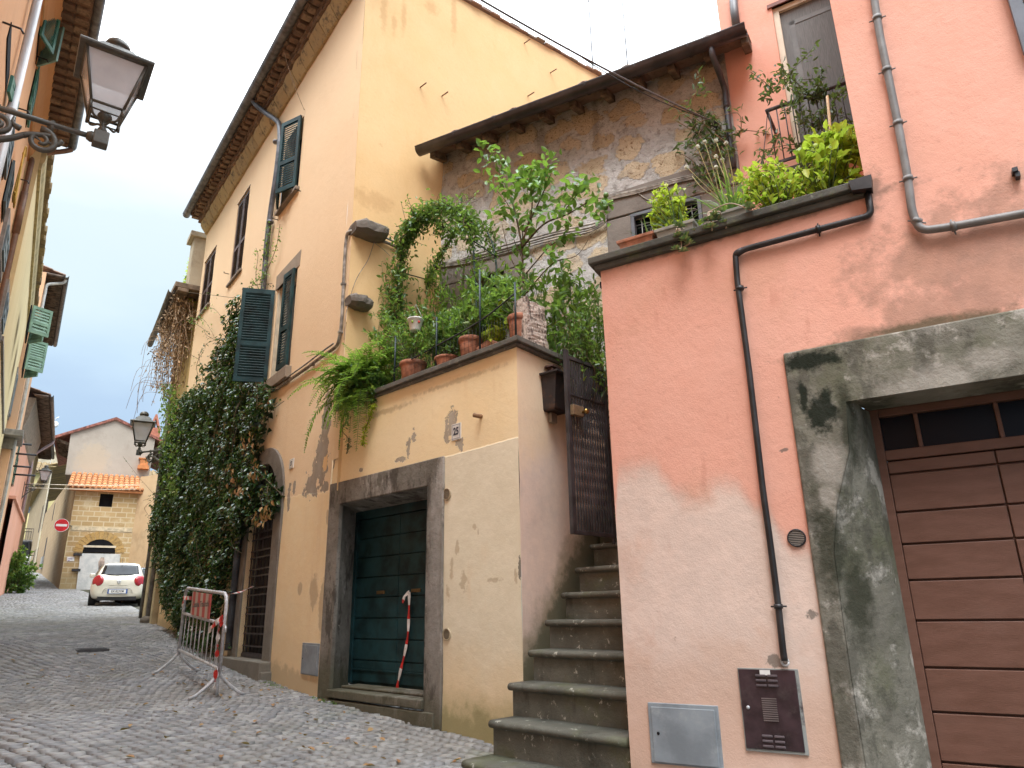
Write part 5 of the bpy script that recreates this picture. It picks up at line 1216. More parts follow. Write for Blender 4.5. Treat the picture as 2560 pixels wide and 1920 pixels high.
# C: house with mint shutters
hc = thing('mint_shutter_house', 'narrow peach house with light green shutters standing open and a deep tiled eave', 'house', LC.P(31, 1, -3))
zC = CZ+11.4; aC0, aC1 = aB1+.05, 35.3
m_pch = plas('peach_plaster', LC, (.70, .42, .25), (.74, .46, .29), (.55, .33, .2))
block(LC, aC0, aC1, -1, zC, 6, m_pch, hc)
eave(LC, aC0+.1, aC1, zC, .50, hc, plain('dark_eave_wood', (.13, .09, .065), .9, var=.3, bump=.4), m_zinc, bricks=False)
mb = MB(); mb.tube(smoothpath([LC.P(aC0+.3, zC+.0, .58), LC.P(aC0+.3, zC-.15, .5), LC.P(aC0+.2, zC-.35, .1), LC.P(aC0+.2, zC-.6, .06)], 5)+[LC.P(aC0+.2, 0, .06)], .05, 9); mb.build('downpipe', plain('white_downpipe', (.6, .6, .58), .4), hc)
for x, ty, by in ((90, 780, 885), (82, 860, 950)):
    a_, bt_ = LC.h(x-6, ty, .05); b_ = LC.B(x-22, by, .05); w_ = wind(LC, a_-.5, a_+.5, b_, bt_, hc, m_gsur, None)
    shutter(LC, a_-.5, b_, bt_, .5, 1, 62, m_mint, w_, c=.03, slat=.07); shutter(LC, a_+.5, b_, bt_, .5, -1, 40, m_mint, w_, c=.03, slat=.07)
mb = MB(); mb.tube(smoothpath([LC.P(aC0+1, zC-1.2, .05), LC.P(aC0+2, zC-3, .06), LC.P(aC0+2.4, zC-5, .05), LC.P(aC0+2.3, 2, .05)], 6), .018, 5); mb.build('wall_cable', m_cream, hc)
# D: far pink house
hd = thing('far_pink_house', 'pink house farthest down the left side with green shutters and lilac downpipe', 'house', LD.P(40, 2, -3))
zD = CZ+9.1; aD0, aD1 = 35.0, 44.6
m_fpk = plas('far_pink_plaster', LD, (.70, .36, .25), (.75, .42, .31), (.60, .36, .28))
block(LD, aD0, aD1, -1, zD, 6, m_fpk, hd)
mb = MB(); mb.loft([[LD.P(a_, y, c_) for c_, y in ((0, zD-1.5), (.06, zD-1.4), (.18, zD-.9), (.3, zD-.1), (0, zD-.1))] for a_ in (aD0+.3, 38, 41, aD1)]); mb.build('cove', plain('grey_brown_cove', (.28, .23, .18), .9), hd)
eave(LD, aD0+.2, aD1, zD, .75, hd, plain('dark_eave_wood', (.15, .105, .08), .9, var=.3, bump=.4), m_zinc, wall_c=.28, bricks=False)
apx = aD1-.15
mb = MB(); mb.tube(smoothpath([LD.P(aD1-.05, zD+.0, .83), LD.P(aD1-.05, zD-.2, .75), LD.P(apx, zD-.85, .12), LD.P(apx, zD-1.4, .08)], 5)+[LD.P(apx, .5, .08)], .07, 9); mb.build('downpipe', plain('lilac_downpipe', (.42, .34, .37), .5, .1), hd)
mb = MB(); mb.tube([LD.P(apx, 1.8, .08), LD.P(apx, 3.0, .08)], .085, 9); mb.build('pipe_foot', m_iron, hd)
for x, ty, by in ((44, 1050, 1160), (50, 1120, 1190), (46, 1150, 1215)):
    a_, bt_ = LD.h(x, ty, .05); b_ = LD.B(x-14, by, .05); w_ = wind(LD, a_-.9, a_, b_, bt_, hd, m_gsur, plain('green_far_shutter', (.05, .12, .08), .5), 4, wid=.45)
for y in (1130, 1183):
    mb = MB(); a_, b_ = LD.h(52, y, .3); mb.tube([LD.P(a_-1.6, b_, .06), LD.P(a_-1.6, b_, .7)], .04, 6); mb.tube([LD.P(a_+.4, b_, .06), LD.P(a_+.4, b_, .8)], .04, 6); mb.build('iron_tie', m_iron, hd)
# its ground-floor projection
zq = LD.B(40, 1262, .22); mb = MB(); cells(mb, LD, aD0, aD1-.9, 0, zq, c=.22, step=.8); mb.box(LD, aD0, aD1-.88, zq, zq+.12, 0, .30); mb.quad(LD.P(aD1-.9, 0, .22), LD.P(aD1-.9, 0, 0), LD.P(aD1-.9, zq, 0), LD.P(aD1-.9, zq, .22)); mb.build('lower_wall', m_fpk, hd)
# small house after it, only its eave and wall edge showing
he = thing('far_corner_house', 'small far house whose dark eave shows below the far pink house', 'house', LD.P(48, 2, -3))
block(LD, 45.0, 51, 0, CZ+9.3, 6, plain('far_cream_wall', (.62, .50, .30), .9), he); eave(LD, 45.1, 51, CZ+9.3, .65, he, plain('dark_eave_wood', (.14, .10, .08), .9, var=.3), m_zinc, bricks=False)
# ================================================================== end of the street
c0 = at_d(147, 1475, 45)
TF = FR(60, c0.x, c0.y); TS = FR(143.5, c0.x, c0.y)
th = thing('tuff_block_house', 'yellow tuff block house with arched garage and orange tiled lean-to roof', 'house', V((c0.x, c0.y, c0.z)))
zE = (TF.B(185, 1222)+TF.B(339, 1232))/2; aE_ = TF.A(336, 1300)
k = MT('tuff_blocks'); a_, b_ = k.ab(TF); bt = k.n('ShaderNodeTexBrick'); k.L.new(k.vec(a_, b_), bt.inputs['Vector'])
bt.inputs['Scale'].default_value = 1; bt.inputs['Brick Width'].default_value = .52; bt.inputs['Row Height'].default_value = .27; bt.inputs['Mortar Size'].default_value = .028; bt.inputs['Mortar Smooth'].default_value = .3; bt.inputs['Bias'].default_value = -.1
bt.inputs['Color1'].default_value = (.43, .30, .145, 1); bt.inputs['Color2'].default_value = (.51, .365, .185, 1); bt.inputs['Mortar'].default_value = (.58, .49, .33, 1)
cl = k.mix(k.math('MULTIPLY', k.smooth(k.noise(1.3, 6, .65), .52, .66), .75), bt.outputs['Color'], (.58, .48, .31))
cl = k.mix(k.math('MULTIPLY', k.below(a_, b_, [(0, c0.z+.9)], soft=.3, amp=.4, scale=2), .6), cl, (.30, .24, .13))
m_tfb = k.out(cl, .95, [(bt.outputs['Fac'], -.4, .02), (k.noise(14, 6, .7), .6, .02)])
zb = c0.z-.6
dl, dr_ = TF.A(206, 1381), TF.A(288, 1381); dtp = TF.B(246, 1348); ys_ = TF.B(246, 1381)
wn = [TF.A(249, 1250), TF.A(282, 1250), TF.B(265, 1267), TF.B(265, 1234)]
mb = MB(); cells(mb, TF, 0, aE_, zb, zE, holes=[(dl, dr_, zb, ys_, .4), (*wn, .3)], step=.6, wob=.01); 
m_ = mb.build('front_wall', m_tfb, th)
mb = MB(); dm = (dl+dr_)/2; drr = (dr_-dl)/2; n = 15; m_vs = roofmat('tuff_voussoir', (.44, .28, .10), (.50, .33, .13), (.40, .27, .11))
for i in range(n):
    t0, t1 = math.pi*(i+.06)/n, math.pi*(i+.94)/n; hgt_ = dtp-ys_
    mb.poly(TF, [(dm+math.cos(t0)*drr, ys_+math.sin(t0)*hgt_), (dm+math.cos(t0)*(drr+.42), ys_+math.sin(t0)*(hgt_+.42)), (dm+math.cos(t1)*(drr+.42), ys_+math.sin(t1)*(hgt_+.42)), (dm+math.cos(t1)*drr, ys_+math.sin(t1)*hgt_)], -.05, .03)
mb.build('arch_stones', m_vs, th)
mb = MB(); mb.poly(TF, [(dm+math.cos(math.pi*i/20)*drr, ys_+math.sin(math.pi*i/20)*(dtp-ys_)) for i in range(21)], .0, .012); mb.box(TF, dl, dr_, zb, ys_, -.4, -.35); mb.build('arch_opening', m_dark, th)
mb = MB(); mb.box(TF, dl, dr_, TF.B(246, 1369), TF.B(246, 1364), .012, .05); mb.build('lintel_beam', m_cream, th)
mb = MB(); mb.box(TF, *wn, -.25, -.2); mb.build('window', m_dark, th)
mb = MB(); zz = TF.B(250, 1323); mb.box(TF, .05, aE_-.05, zz-.1, zz+.1, -.05, .02); mb.build('plaster_band', plain('cream_band', (.60, .51, .35), .9, var=.15), th)
m_bdo = plain('brown_dark_opening', (.05, .038, .03), .8)
tsl = [('noise', (1.1, .5, .68), (.36, .26, .15), .6), ('noise', (.8, .56, .66), (.50, .40, .26), .5)]
k = MT('dirty_tuff_side'); a_, b_ = k.ab(TS); bt = k.n('ShaderNodeTexBrick'); k.L.new(k.vec(a_, b_), bt.inputs['Vector']); bt.inputs['Scale'].default_value = 1; bt.inputs['Brick Width'].default_value = .5; bt.inputs['Row Height'].default_value = .27; bt.inputs['Mortar Size'].default_value = .02; bt.inputs['Mortar Smooth'].default_value = .5
bt.inputs['Color1'].default_value = (.36, .25, .14, 1); bt.inputs['Color2'].default_value = (.40, .285, .165, 1); bt.inputs['Mortar'].default_value = (.44, .33, .21, 1)
cl = k.mix(k.math('MULTIPLY', k.smooth(k.noise(.9, 6, .6), .4, .65), .7), bt.outputs['Color'], (.33, .23, .13)); cl = k.mix(k.math('MULTIPLY', k.below(a_, b_, [(-14, 6.4), (0, 5.0)], soft=.9, amp=.5, scale=1), .5), cl, (.28, .20, .125))
m_tsd = k.out(cl, .95, [(k.noise(9, 6, .7), .6, .03)])
zS = TS.B(165, 1190)+.2; aS0 = TS.A(100, 1350)
mb = MB(); cells(mb, TS, aS0, 0, zb, zE+.1, step=1, wob=.015); 
roofd = 2.4; zR = TF.B(265, 1190, -roofd)
mb.add([TS.P(0, zE, 0), TF.P(0, zR, -roofd), TF.P(0, zb, -roofd)], [(0, 1, 2)]); mb.build('side_wall', m_tsd, th)
mb = MB(); mb.poly(TS, [(aS0, zE+.1), (0, zE+.1), (-2.4, zR), (aS0, zR)], -.3, 0); mb.build('upper_side_wall', m_tsd, th)
for x, y0, y1, w_ in ((118, 1250, 1296, .8), (138, 1258, 1297, .55)):
    a_, bt_ = TS.h(x, y0); b_ = TS.B(x-4, y1); mb = MB(); mb.box(TS, a_-w_/2, a_+w_/2, b_, bt_, -.1, .012); mb.build('window', m_bdo, th)
a_, bt_ = TS.h(118, 1344); mb = MB(); mb.box(TS, a_-.5, a_+.5, TS.B(106, 1400), bt_, -.1, .012); mb.build('doorway', m_bdo, th); a_, bt_ = TS.h(94, 1352); mb = MB(); mb.box(TS, a_-1, a_+.8, zb, bt_, -.1, .012); mb.build('doorway', m_bdo, th)
mb = MB(); a_, bt_ = TS.h(110, 1392); mb.box(TS, a_-.7, a_+.5, TS.B(100, 1425), bt_, .02, .12); mb.build('grey_shutter', plain('corrugated_grey', (.30, .31, .32), .5, .4), th)
# lean-to roof of orange tiles
mb = MB(); rg = random.Random(6); aEe = aE_+.5
for i in range(int((aEe+.3)/.27)):
    a_ = -.3+i*.27
    for k_ in range(6):
        t0 = k_/6; t1 = (k_+1.25)/6; z0_, z1_ = zE+.05+(zR-zE)*t0+.05, zE+.05+(zR-zE)*min(t1, 1)+.01; c0_, c1_ = .35-(roofd+.35)*t0, .35-(roofd+.35)*min(t1, 1)
        rings = [[TF.P(a_+math.cos(math.pi*q/6)*r_, z_+math.sin(math.pi*q/6)*r_*.8, c_) for q in range(7)] for c_, z_, r_ in ((c0_, z0_, .12), (c1_, z1_, .10))]
        mb.loft(rings, cap=True, close=False)
mb.add([TF.P(-.3, zE+.03, .33), TF.P(aEe, zE+.03, .33), TF.P(aEe, zR, -roofd), TF.P(-.3, zR, -roofd)], [(0, 1, 2, 3)]); mb.box(TF, -.3, aEe, zE-.08, zE+.02, 0, .3)
mb.build('lean_to_roof', m_tileo, th)
# right flank of that house
TR = FR(115, *TF.P(aE_, 0, 0).xy); mb = MB(); cells(mb, TR, 0, 9, zb, zE+.9, step=1, wob=.01); mb.build('right_wall', plaster('sand_plaster', TR, (.50, .36, .21), (.55, .41, .25), tsl), th)
# tall grey gable behind
gg = thing('grey_gable_house', 'tall grey plastered gable house rising behind the tuff block house', 'house', TF.P(4, c0.z, -5))
cG = -roofd-.02
gp = [TF.h(x, y, cG) for x, y in ((163, 1186), (371, 1200), (388, 1098), (290, 1050), (177, 1084))]
mb = MB(); mb.poly(TF, gp, cG-9, cG)
m_gry = plaster('grey_render', TF, (.40, .355, .30), (.45, .40, .34), [('noise', (1.0, .5, .68), (.33, .285, .235), .6), ('noise', (2.6, .6, .72, (1, 1, .3)), (.27, .23, .185), .5), ('blobs', dict(lst=[(*TF.h(232, 1150, cG), .8, .9)], scale=4, amp=1, soft=.3), (.50, .40, .28), .5)], vscale=.8)
mb.build('wall', m_gry, gg)
mb = MB()
(lx, lz), (ax, az_), (rx, rz) = gp[4], gp[3], gp[2]
for (x0, z0_), (x1, z1_), ov in (((lx, lz), (ax, az_), -1), ((ax, az_), (rx, rz), 1)):
    d = V((x1-x0, z1_-z0_)).normalized(); e0 = (x0-d.x*.9, z0_-d.y*.9) if ov < 0 else (x0, z0_); e1 = (x1, z1_) if ov < 0 else (x1+d.x*.9, z1_+d.y*.9)
    mb.poly(TF, [e0, e1, (e1[0], e1[1]+.16), (e0[0], e0[1]+.16)], cG-9, cG+.12)
mb.build('roof', plain('red_tile_edge', (.30, .12, .09), .9, var=.3), gg)
mb = MB(); rg = random.Random(3)
for i in range(9):
    for (x, z, s_) in ((lx, lz, -1), (rx, rz, 1)):
        c_ = cG-.2-i*.55; mb = MB(); mb.add([TF.P(x, z-.7, c_), TF.P(x, z-.7, c_-.1), TF.P(x+s_*.7, z-.38, c_-.1), TF.P(x+s_*.7, z-.38, c_), TF.P(x, z-.5, c_), TF.P(x, z-.5, c_-.1), TF.P(x+s_*.75, z-.25, c_-.1), TF.P(x+s_*.75, z-.25, c_)], [(0, 1, 2, 3), (7, 6, 5, 4), (0, 3, 7, 4), (1, 5, 6, 2), (3, 2, 6, 7)]); mb.build('eave_strut', m_raft, gg)
mb = MB(); x, z = TF.h(386, 1088, cG); mb.box(TF, x-.35, x+.35, z, z+.7, cG-1.5, cG-.9); mb.poly(TF, [(x-.3, z+.7), (x-.18, z+.7), (x, z+1.3), (x+.18, z+.7), (x+.3, z+.7), (x+.05, z+1.55), (x-.05, z+1.55)], cG-1.5, cG-.9); mb.build('chimney', plain('brick_red_chimney', (.42, .17, .11), .9), gg)
mb = MB(); x, z = TF.h(358, 1166, cG); mb.box(TF, x-.30, x+.30, z-.2, z, cG, cG+.4); mb.box(TF, x-.2, x+.22, z, z+.4, cG+.05, cG+.3); mb.box(TF, x-.3, x+.3, z+.4, z+.46, cG+.02, cG+.34); mb.build('chimney_vent', plain('orange_clay', (.55, .22, .08), .85), gg)
# white metal sheet leaning on the arched garage, notices, sign
mb = MB(); q = [TF.h(x, y, .1) for x, y in ((201, 1383), (300, 1385), (297, 1476), (190, 1475))]; mb.poly(TF, q, .06, .10)
k = MT('rusty_white_sheet'); n1 = k.noise(3, 7, .7); m_sheet = k.out(k.mix(k.smooth(k.noise(2.2, 7, .75), .66, .72), k.mix(k.smooth(n1, .35, .65), (.50, .53, .53), (.66, .67, .65)), (.30, .12, .06)), .5, k.noise(6, 4), .3, .02)
o = mb.build('metal_sheet', m_sheet); tag(o, 'rust spotted white metal sheet closing the arched garage at the street end', 'metal sheet')
mb = MB(); a_, b_ = TF.h(245, 1391, .1)
mb.poly(TF, [(a_+.12, b_-.75), (a_+.3, b_-.75), (a_+.36, b_-.3), (a_+.3, b_-.05), (a_+.14, b_-.05), (a_+.06, b_-.3)], .101, .112); o = mb.build('poster', plain('brown_white_poster', (.45, .36, .30), .6, var=.5, scale=3)); tag(o, 'small torn poster stuck on the white metal sheet', 'poster')
mb = MB(); q = [TF.h(x, y) for x, y in ((168, 1392), (186, 1392), (186, 1403), (167, 1403))]; mb.poly(TF, q, .01, .03); o = mb.build('notice', m_white); tag(o, 'white paper notice on tuff blocks left of the arched garage', 'notice')
mb = MB()
for i in range(3): mb.box(TF, q[0][0]+.06, q[1][0]-.08-.1*i, q[0][1]-.12-i*.09, q[0][1]-.085-i*.09, .0305, .033)
p_ = mb.build('text_lines', plain('violet_text', (.28, .2, .4), .6), o)
for i, (x, y) in enumerate(((197, 1387), (193, 1426))):
    mb = MB(); a_, b_ = TF.h(x, y); mb.box(TF, a_-.25, a_+.15, b_-.05, b_+.08, 0, .14); mb.build('hinge_stone', m_iron, th)
ns = at_d(154, 1313, 44.2); toc = V((-ns.x, -ns.y, 0)).normalized(); NF = FR(math.degrees(math.atan2(-toc.y, toc.x)) if False else 0, ns.x, ns.y)
NF.n = toc; NF.u = V((-toc.y, toc.x, 0)); NF.O = V((ns.x, ns.y, 0))
o = thing('no_entry_sign', 'round red no entry sign with a white bar on the tuff house corner', 'road sign', ns-toc*.02)
def disc(F, z, r, c0_, c1_, sq=1): mb = MB(); mb.poly(F, [(math.cos(2*math.pi*i/28)*r, z+math.sin(2*math.pi*i/28)*r) for i in range(28)], c0_, c1_); return mb
mb = disc(NF, ns.z, .34, -.02, .0); mb.build('rim', m_white, o); mb = disc(NF, ns.z, .315, .0002, .006); mb.build('face', plain('sign_red', (.60, .02, .03), .4), o); mb = MB(); mb.box(NF, -.25, .25, ns.z-.06, ns.z+.06, .0065, .01); mb.build('bar', m_white, o)
mb = MB(); mb.tube([NF.P(.3, ns.z, -.03), TF.P(.1, ns.z+.05, 0)], .03, 6); mb.build('arm', m_iron, o)
# house with balcony further up the side lane
TB = FR(143.5, *TS.P(aS0-.05, 0, .02).xy)
bh = thing('balcony_house', 'brownish far house with an iron balcony beyond the tuff block house', 'house', TB.P(-3, c0.z+.6, -2))
zB2 = TB.B(98, 1228); mb = MB(); cells(mb, TB, -26, 0, zb, zB2, step=1.2); mb.build('wall', plaster('brown_far_plaster', TB, (.33, .25, .16), (.38, .30, .20), tsl), bh)
mb = MB(); mb.box(TB, -.5, .0, zb, zB2-.4, 0, .06); mb.build('quoin', m_cream, bh)
mb = MB(); coppi(mb, TB, -26, .3, zB2+.05, -3, .5, .3, pitch=.3, r=.13); mb.box(TB, -26, .3, zB2-.04, zB2+.03, -.2, .45); mb.build('roof', m_tilel, bh)
a_, b_ = TB.h(88, 1312, .0); mb = MB(); zsl = TB.B(72, 1322, .9); mb.box(TB, a_-2.6, a_+.1, zsl, zsl+.18, 0, 1.0); mb.build('balcony_slab', m_gsur, bh)
mb = MB()
for i in range(16): mb.tube([TB.P(a_-2.6+2.7*i/15, zsl+.18, .97), TB.P(a_-2.6+2.7*i/15, zsl+1.15, .97)], .018, 4)
for i in range(6): mb.tube([TB.P(a_+.08, zsl+.18, .05+.9*i/5), TB.P(a_+.08, zsl+1.15, .05+.9*i/5)], .018, 4); mb.tube([TB.P(a_-2.6, zsl+.18, .05+.9*i/5), TB.P(a_-2.6, zsl+1.15, .05+.9*i/5)], .018, 4)
mb.tube([TB.P(a_-2.6, zsl+1.15, .02), TB.P(a_-2.6, zsl+1.15, .97), TB.P(a_+.08, zsl+1.15, .97), TB.P(a_+.08, zsl+1.15, .02)], .03, 5); mb.build('balcony_rail', m_iron, bh)
for x in (-1.3, -3.4):
    mb = MB(); mb.box(TB, x-.45, x+.45, zsl+.2, zsl+2.4, -.1, .012); mb.build('window', m_bdo, bh); mb = MB(); mb.box(TB, x-.5, x+.5, zb, zsl-1.2, -.1, .012); mb.build('doorway', m_bdo, bh)
# farthest houses closing the view
fy = at_d(70, 1405, 108)
FF = FR(58, fy.x, fy.y); hf = thing('far_yellow_house', 'pale yellow far house with lichen covered roof at the top of the lane', 'house', V((fy.x, fy.y, fy.z)))
zf = FF.B(110, 1184); mb = MB(); mb.box(FF, -24, 20, fy.z-4, zf, -6, 0); mb.build('wall', plain('far_yellow_plaster', (.66, .56, .27), .9, var=.12, scale=.6), hf)
mb = MB(); zt_ = FF.B(110, 1158, -5); coppi(mb, FF, -24, 20, zf+.1, -5.5, .5, (zt_-zf)/6, pitch=.6, r=.27); mb.add([FF.P(-24, zf+.06, .5), FF.P(20, zf+.06, .5), FF.P(20, zt_+.1, -5.5), FF.P(-24, zt_+.1, -5.5)], [(0, 1, 2, 3)]); mb.build('roof', m_tilel, hf)
m_fwin = plain('blue_far_shutter', (.12, .18, .25), .6)
for x in (72, 88): a_, b_ = FF.h(x, 1250); mb = MB(); mb.box(FF, a_-.7, a_+.7, b_-1.6, b_+1.6, -.1, .02); mb.build('window', m_fwin, hf)

F2 = FR(58, fy.x-10*.53*.9, fy.y+10*.85)
h2 = thing('far_upper_house', 'pale far gable house rising above the lichen roof', 'house', V((F2.O.x, F2.O.y, fy.z)))
gp = [F2.h(x, y) for x, y in ((75, 1170), (160, 1170), (150, 1125), (117, 1106), (70, 1130))]; mb = MB(); mb.poly(F2, gp, -5, 0); mb.build('wall', plain('far_cream_plaster', (.55, .48, .36), .9, var=.15, scale=.7), h2)
mb = MB(); zz = F2.B(110, 1128); mb.box(F2, gp[0][0], gp[1][0], zz-.12, zz+.02, 0, .2); mb.build('roof_edge', plain('far_ridge', (.36, .28, .19), .9), h2)
# white aerial over the far roofs
p_ = FF.P(*FF.h(124, 1180), 0); pt = FF.P(*FF.h(135, 1062, -2), -2)
o = thing('roof_aerial', 'white satellite aerial on a leaning mast far over the lichen roof', 'aerial', p_); mb = MB(); mb.tube([p_, pt], .05, 6); mb.build('mast', m_white, o); mb = MB(); mb.lathe(pt, [(.0, -.12), (.5, .1), (.55, .12), (.0, -.06)], 16, up=V((.4, -.8, .35)).normalized()); mb.tube([pt, pt+V((.3, -.7, .5))], .03, 5); mb.tube([pt+V((-.2, -.2, .5)), pt+V((.5, 0, 1.1))], .05, 5); mb.build('dish', m_white, o)

# ================================================================== neighbour beyond the ivy: hidden wall, terrace post, balcony
NB = FR(146, *FC.P(aF-.02, 0, -.06).xy)
nb_ = thing('vine_house', 'old ochre house with a slate balcony beyond the ivy, hung with dry vines', 'house', NB.P(-2, 1.2, -2))
m_nb = plaster('stained_ochre', NB, (.50, .36, .16), (.56, .42, .21), [('noise', (1.5, .48, .66), (.30, .23, .13), .7)])
zN = NB.B(470, 790); mb = MB(); cells(mb, NB, -3.4, 0, 0, zN, step=.6, wob=.01); mb.quad(NB.P(-3.4, 0, 0), NB.P(-3.4, zN, 0), NB.P(-3.4, zN, -5), NB.P(-3.4, 0, -5)); mb.quad(NB.P(-3.4, zN, 0), NB.P(0, zN, 0), NB.P(0, zN, -5), NB.P(-3.4, zN, -5)); mb.build('wall', m_nb, nb_)
a0_ = NB.A(405, 880, .5)
mb = MB(); mb.box(NB, -3.3, -.02, zN, zN+.14, -.3, .62); mb.box(NB, -3.3, -.02, zN-.1, zN, .3, .55); mb.build('balcony_slab', plain('brown_slate_slab', (.20, .145, .10), .9, var=.25, bump=.4), nb_, bevel=.015)
mb = MB(); gutter(mb, [NB.P(-3.4, zN-.45, .66), NB.P(-1.6, zN-.25, .66), NB.P(-.2, zN-.05, .66)], .07); mb.tube([NB.P(-2.3, 0, .1), NB.P(-2.3, zN-.3, .1)], .05, 8); mb.build('gutter', m_zinc, nb_)
mb = MB(); x0, z1 = NB.h(486, 622, .2); zc = NB.B(480, 630, .2); mb.box(NB, -.75, -.25, zN+.14, zc, -.1, .3); mb.box(NB, -.82, -.18, zc, zc+.14, -.2, .4); mb.build('terrace_post', plaster('grey_post_render', NB, (.40, .34, .25), (.46, .40, .30), [('noise', (2, .5, .66), (.26, .22, .16), .6)]), nb_, bevel=.01)
mb = MB(); mb.box(NB, -2.2, -.76, zN+.14, zN+1.5, -.1, .05); mb.build('parapet', m_nb, nb_)
# posts and boards at its foot
for x, y0, y1, r_, m_, lb_ in ((386, 1400, 1545, .06, m_raft, 'weathered wooden post at the foot of the ivy, nearest the parked cars'), (372, 1390, 1540, .05, m_iron, 'dark thin post just left of the weathered wooden post')):
    gpt = at_d(x, y1, 19.0); gpt.z = zg(gpt.x, gpt.y); zt_ = at_d(x+6, y0, 19.0).z; mb = MB(); mb.tube([gpt-V((0, 0, .1)), V((gpt.x+.05, gpt.y, zt_))], r_, 7); o = mb.build('post', m_); tag(o, lb_, 'post')
bx_ = at_d(412, 1560, 17.2); mb = MB(); mb.box(NB, -1.6, -1.25, 0, 3.6, .02, .16); mb.box(NB, -.55, -.3, 0, 3.4, .02, .14); mb.build('pilaster', plaster('cream_pilaster', NB, (.56, .47, .30), (.60, .52, .35), [('noise', (2, .5, .66), (.36, .29, .19), .6)]), nb_)
mb = MB(); mb.tube([NB.P(-.95, 0, .12), NB.P(-.95, 4.4, .12)], .06, 8); mb.build('downpipe', m_zinc, nb_)
sp = at_g(372, 1557); mb = MB(); mb.smooth = True; rock(mb, FR(100, sp.x-.15, sp.y), 0, .32, sp.z-.05, sp.z+.14, -.1, .12, 3); o = mb.build('kerb_stone', m_rock); tag(o, 'rough dark stone block on the setts by the wooden post', 'stone')

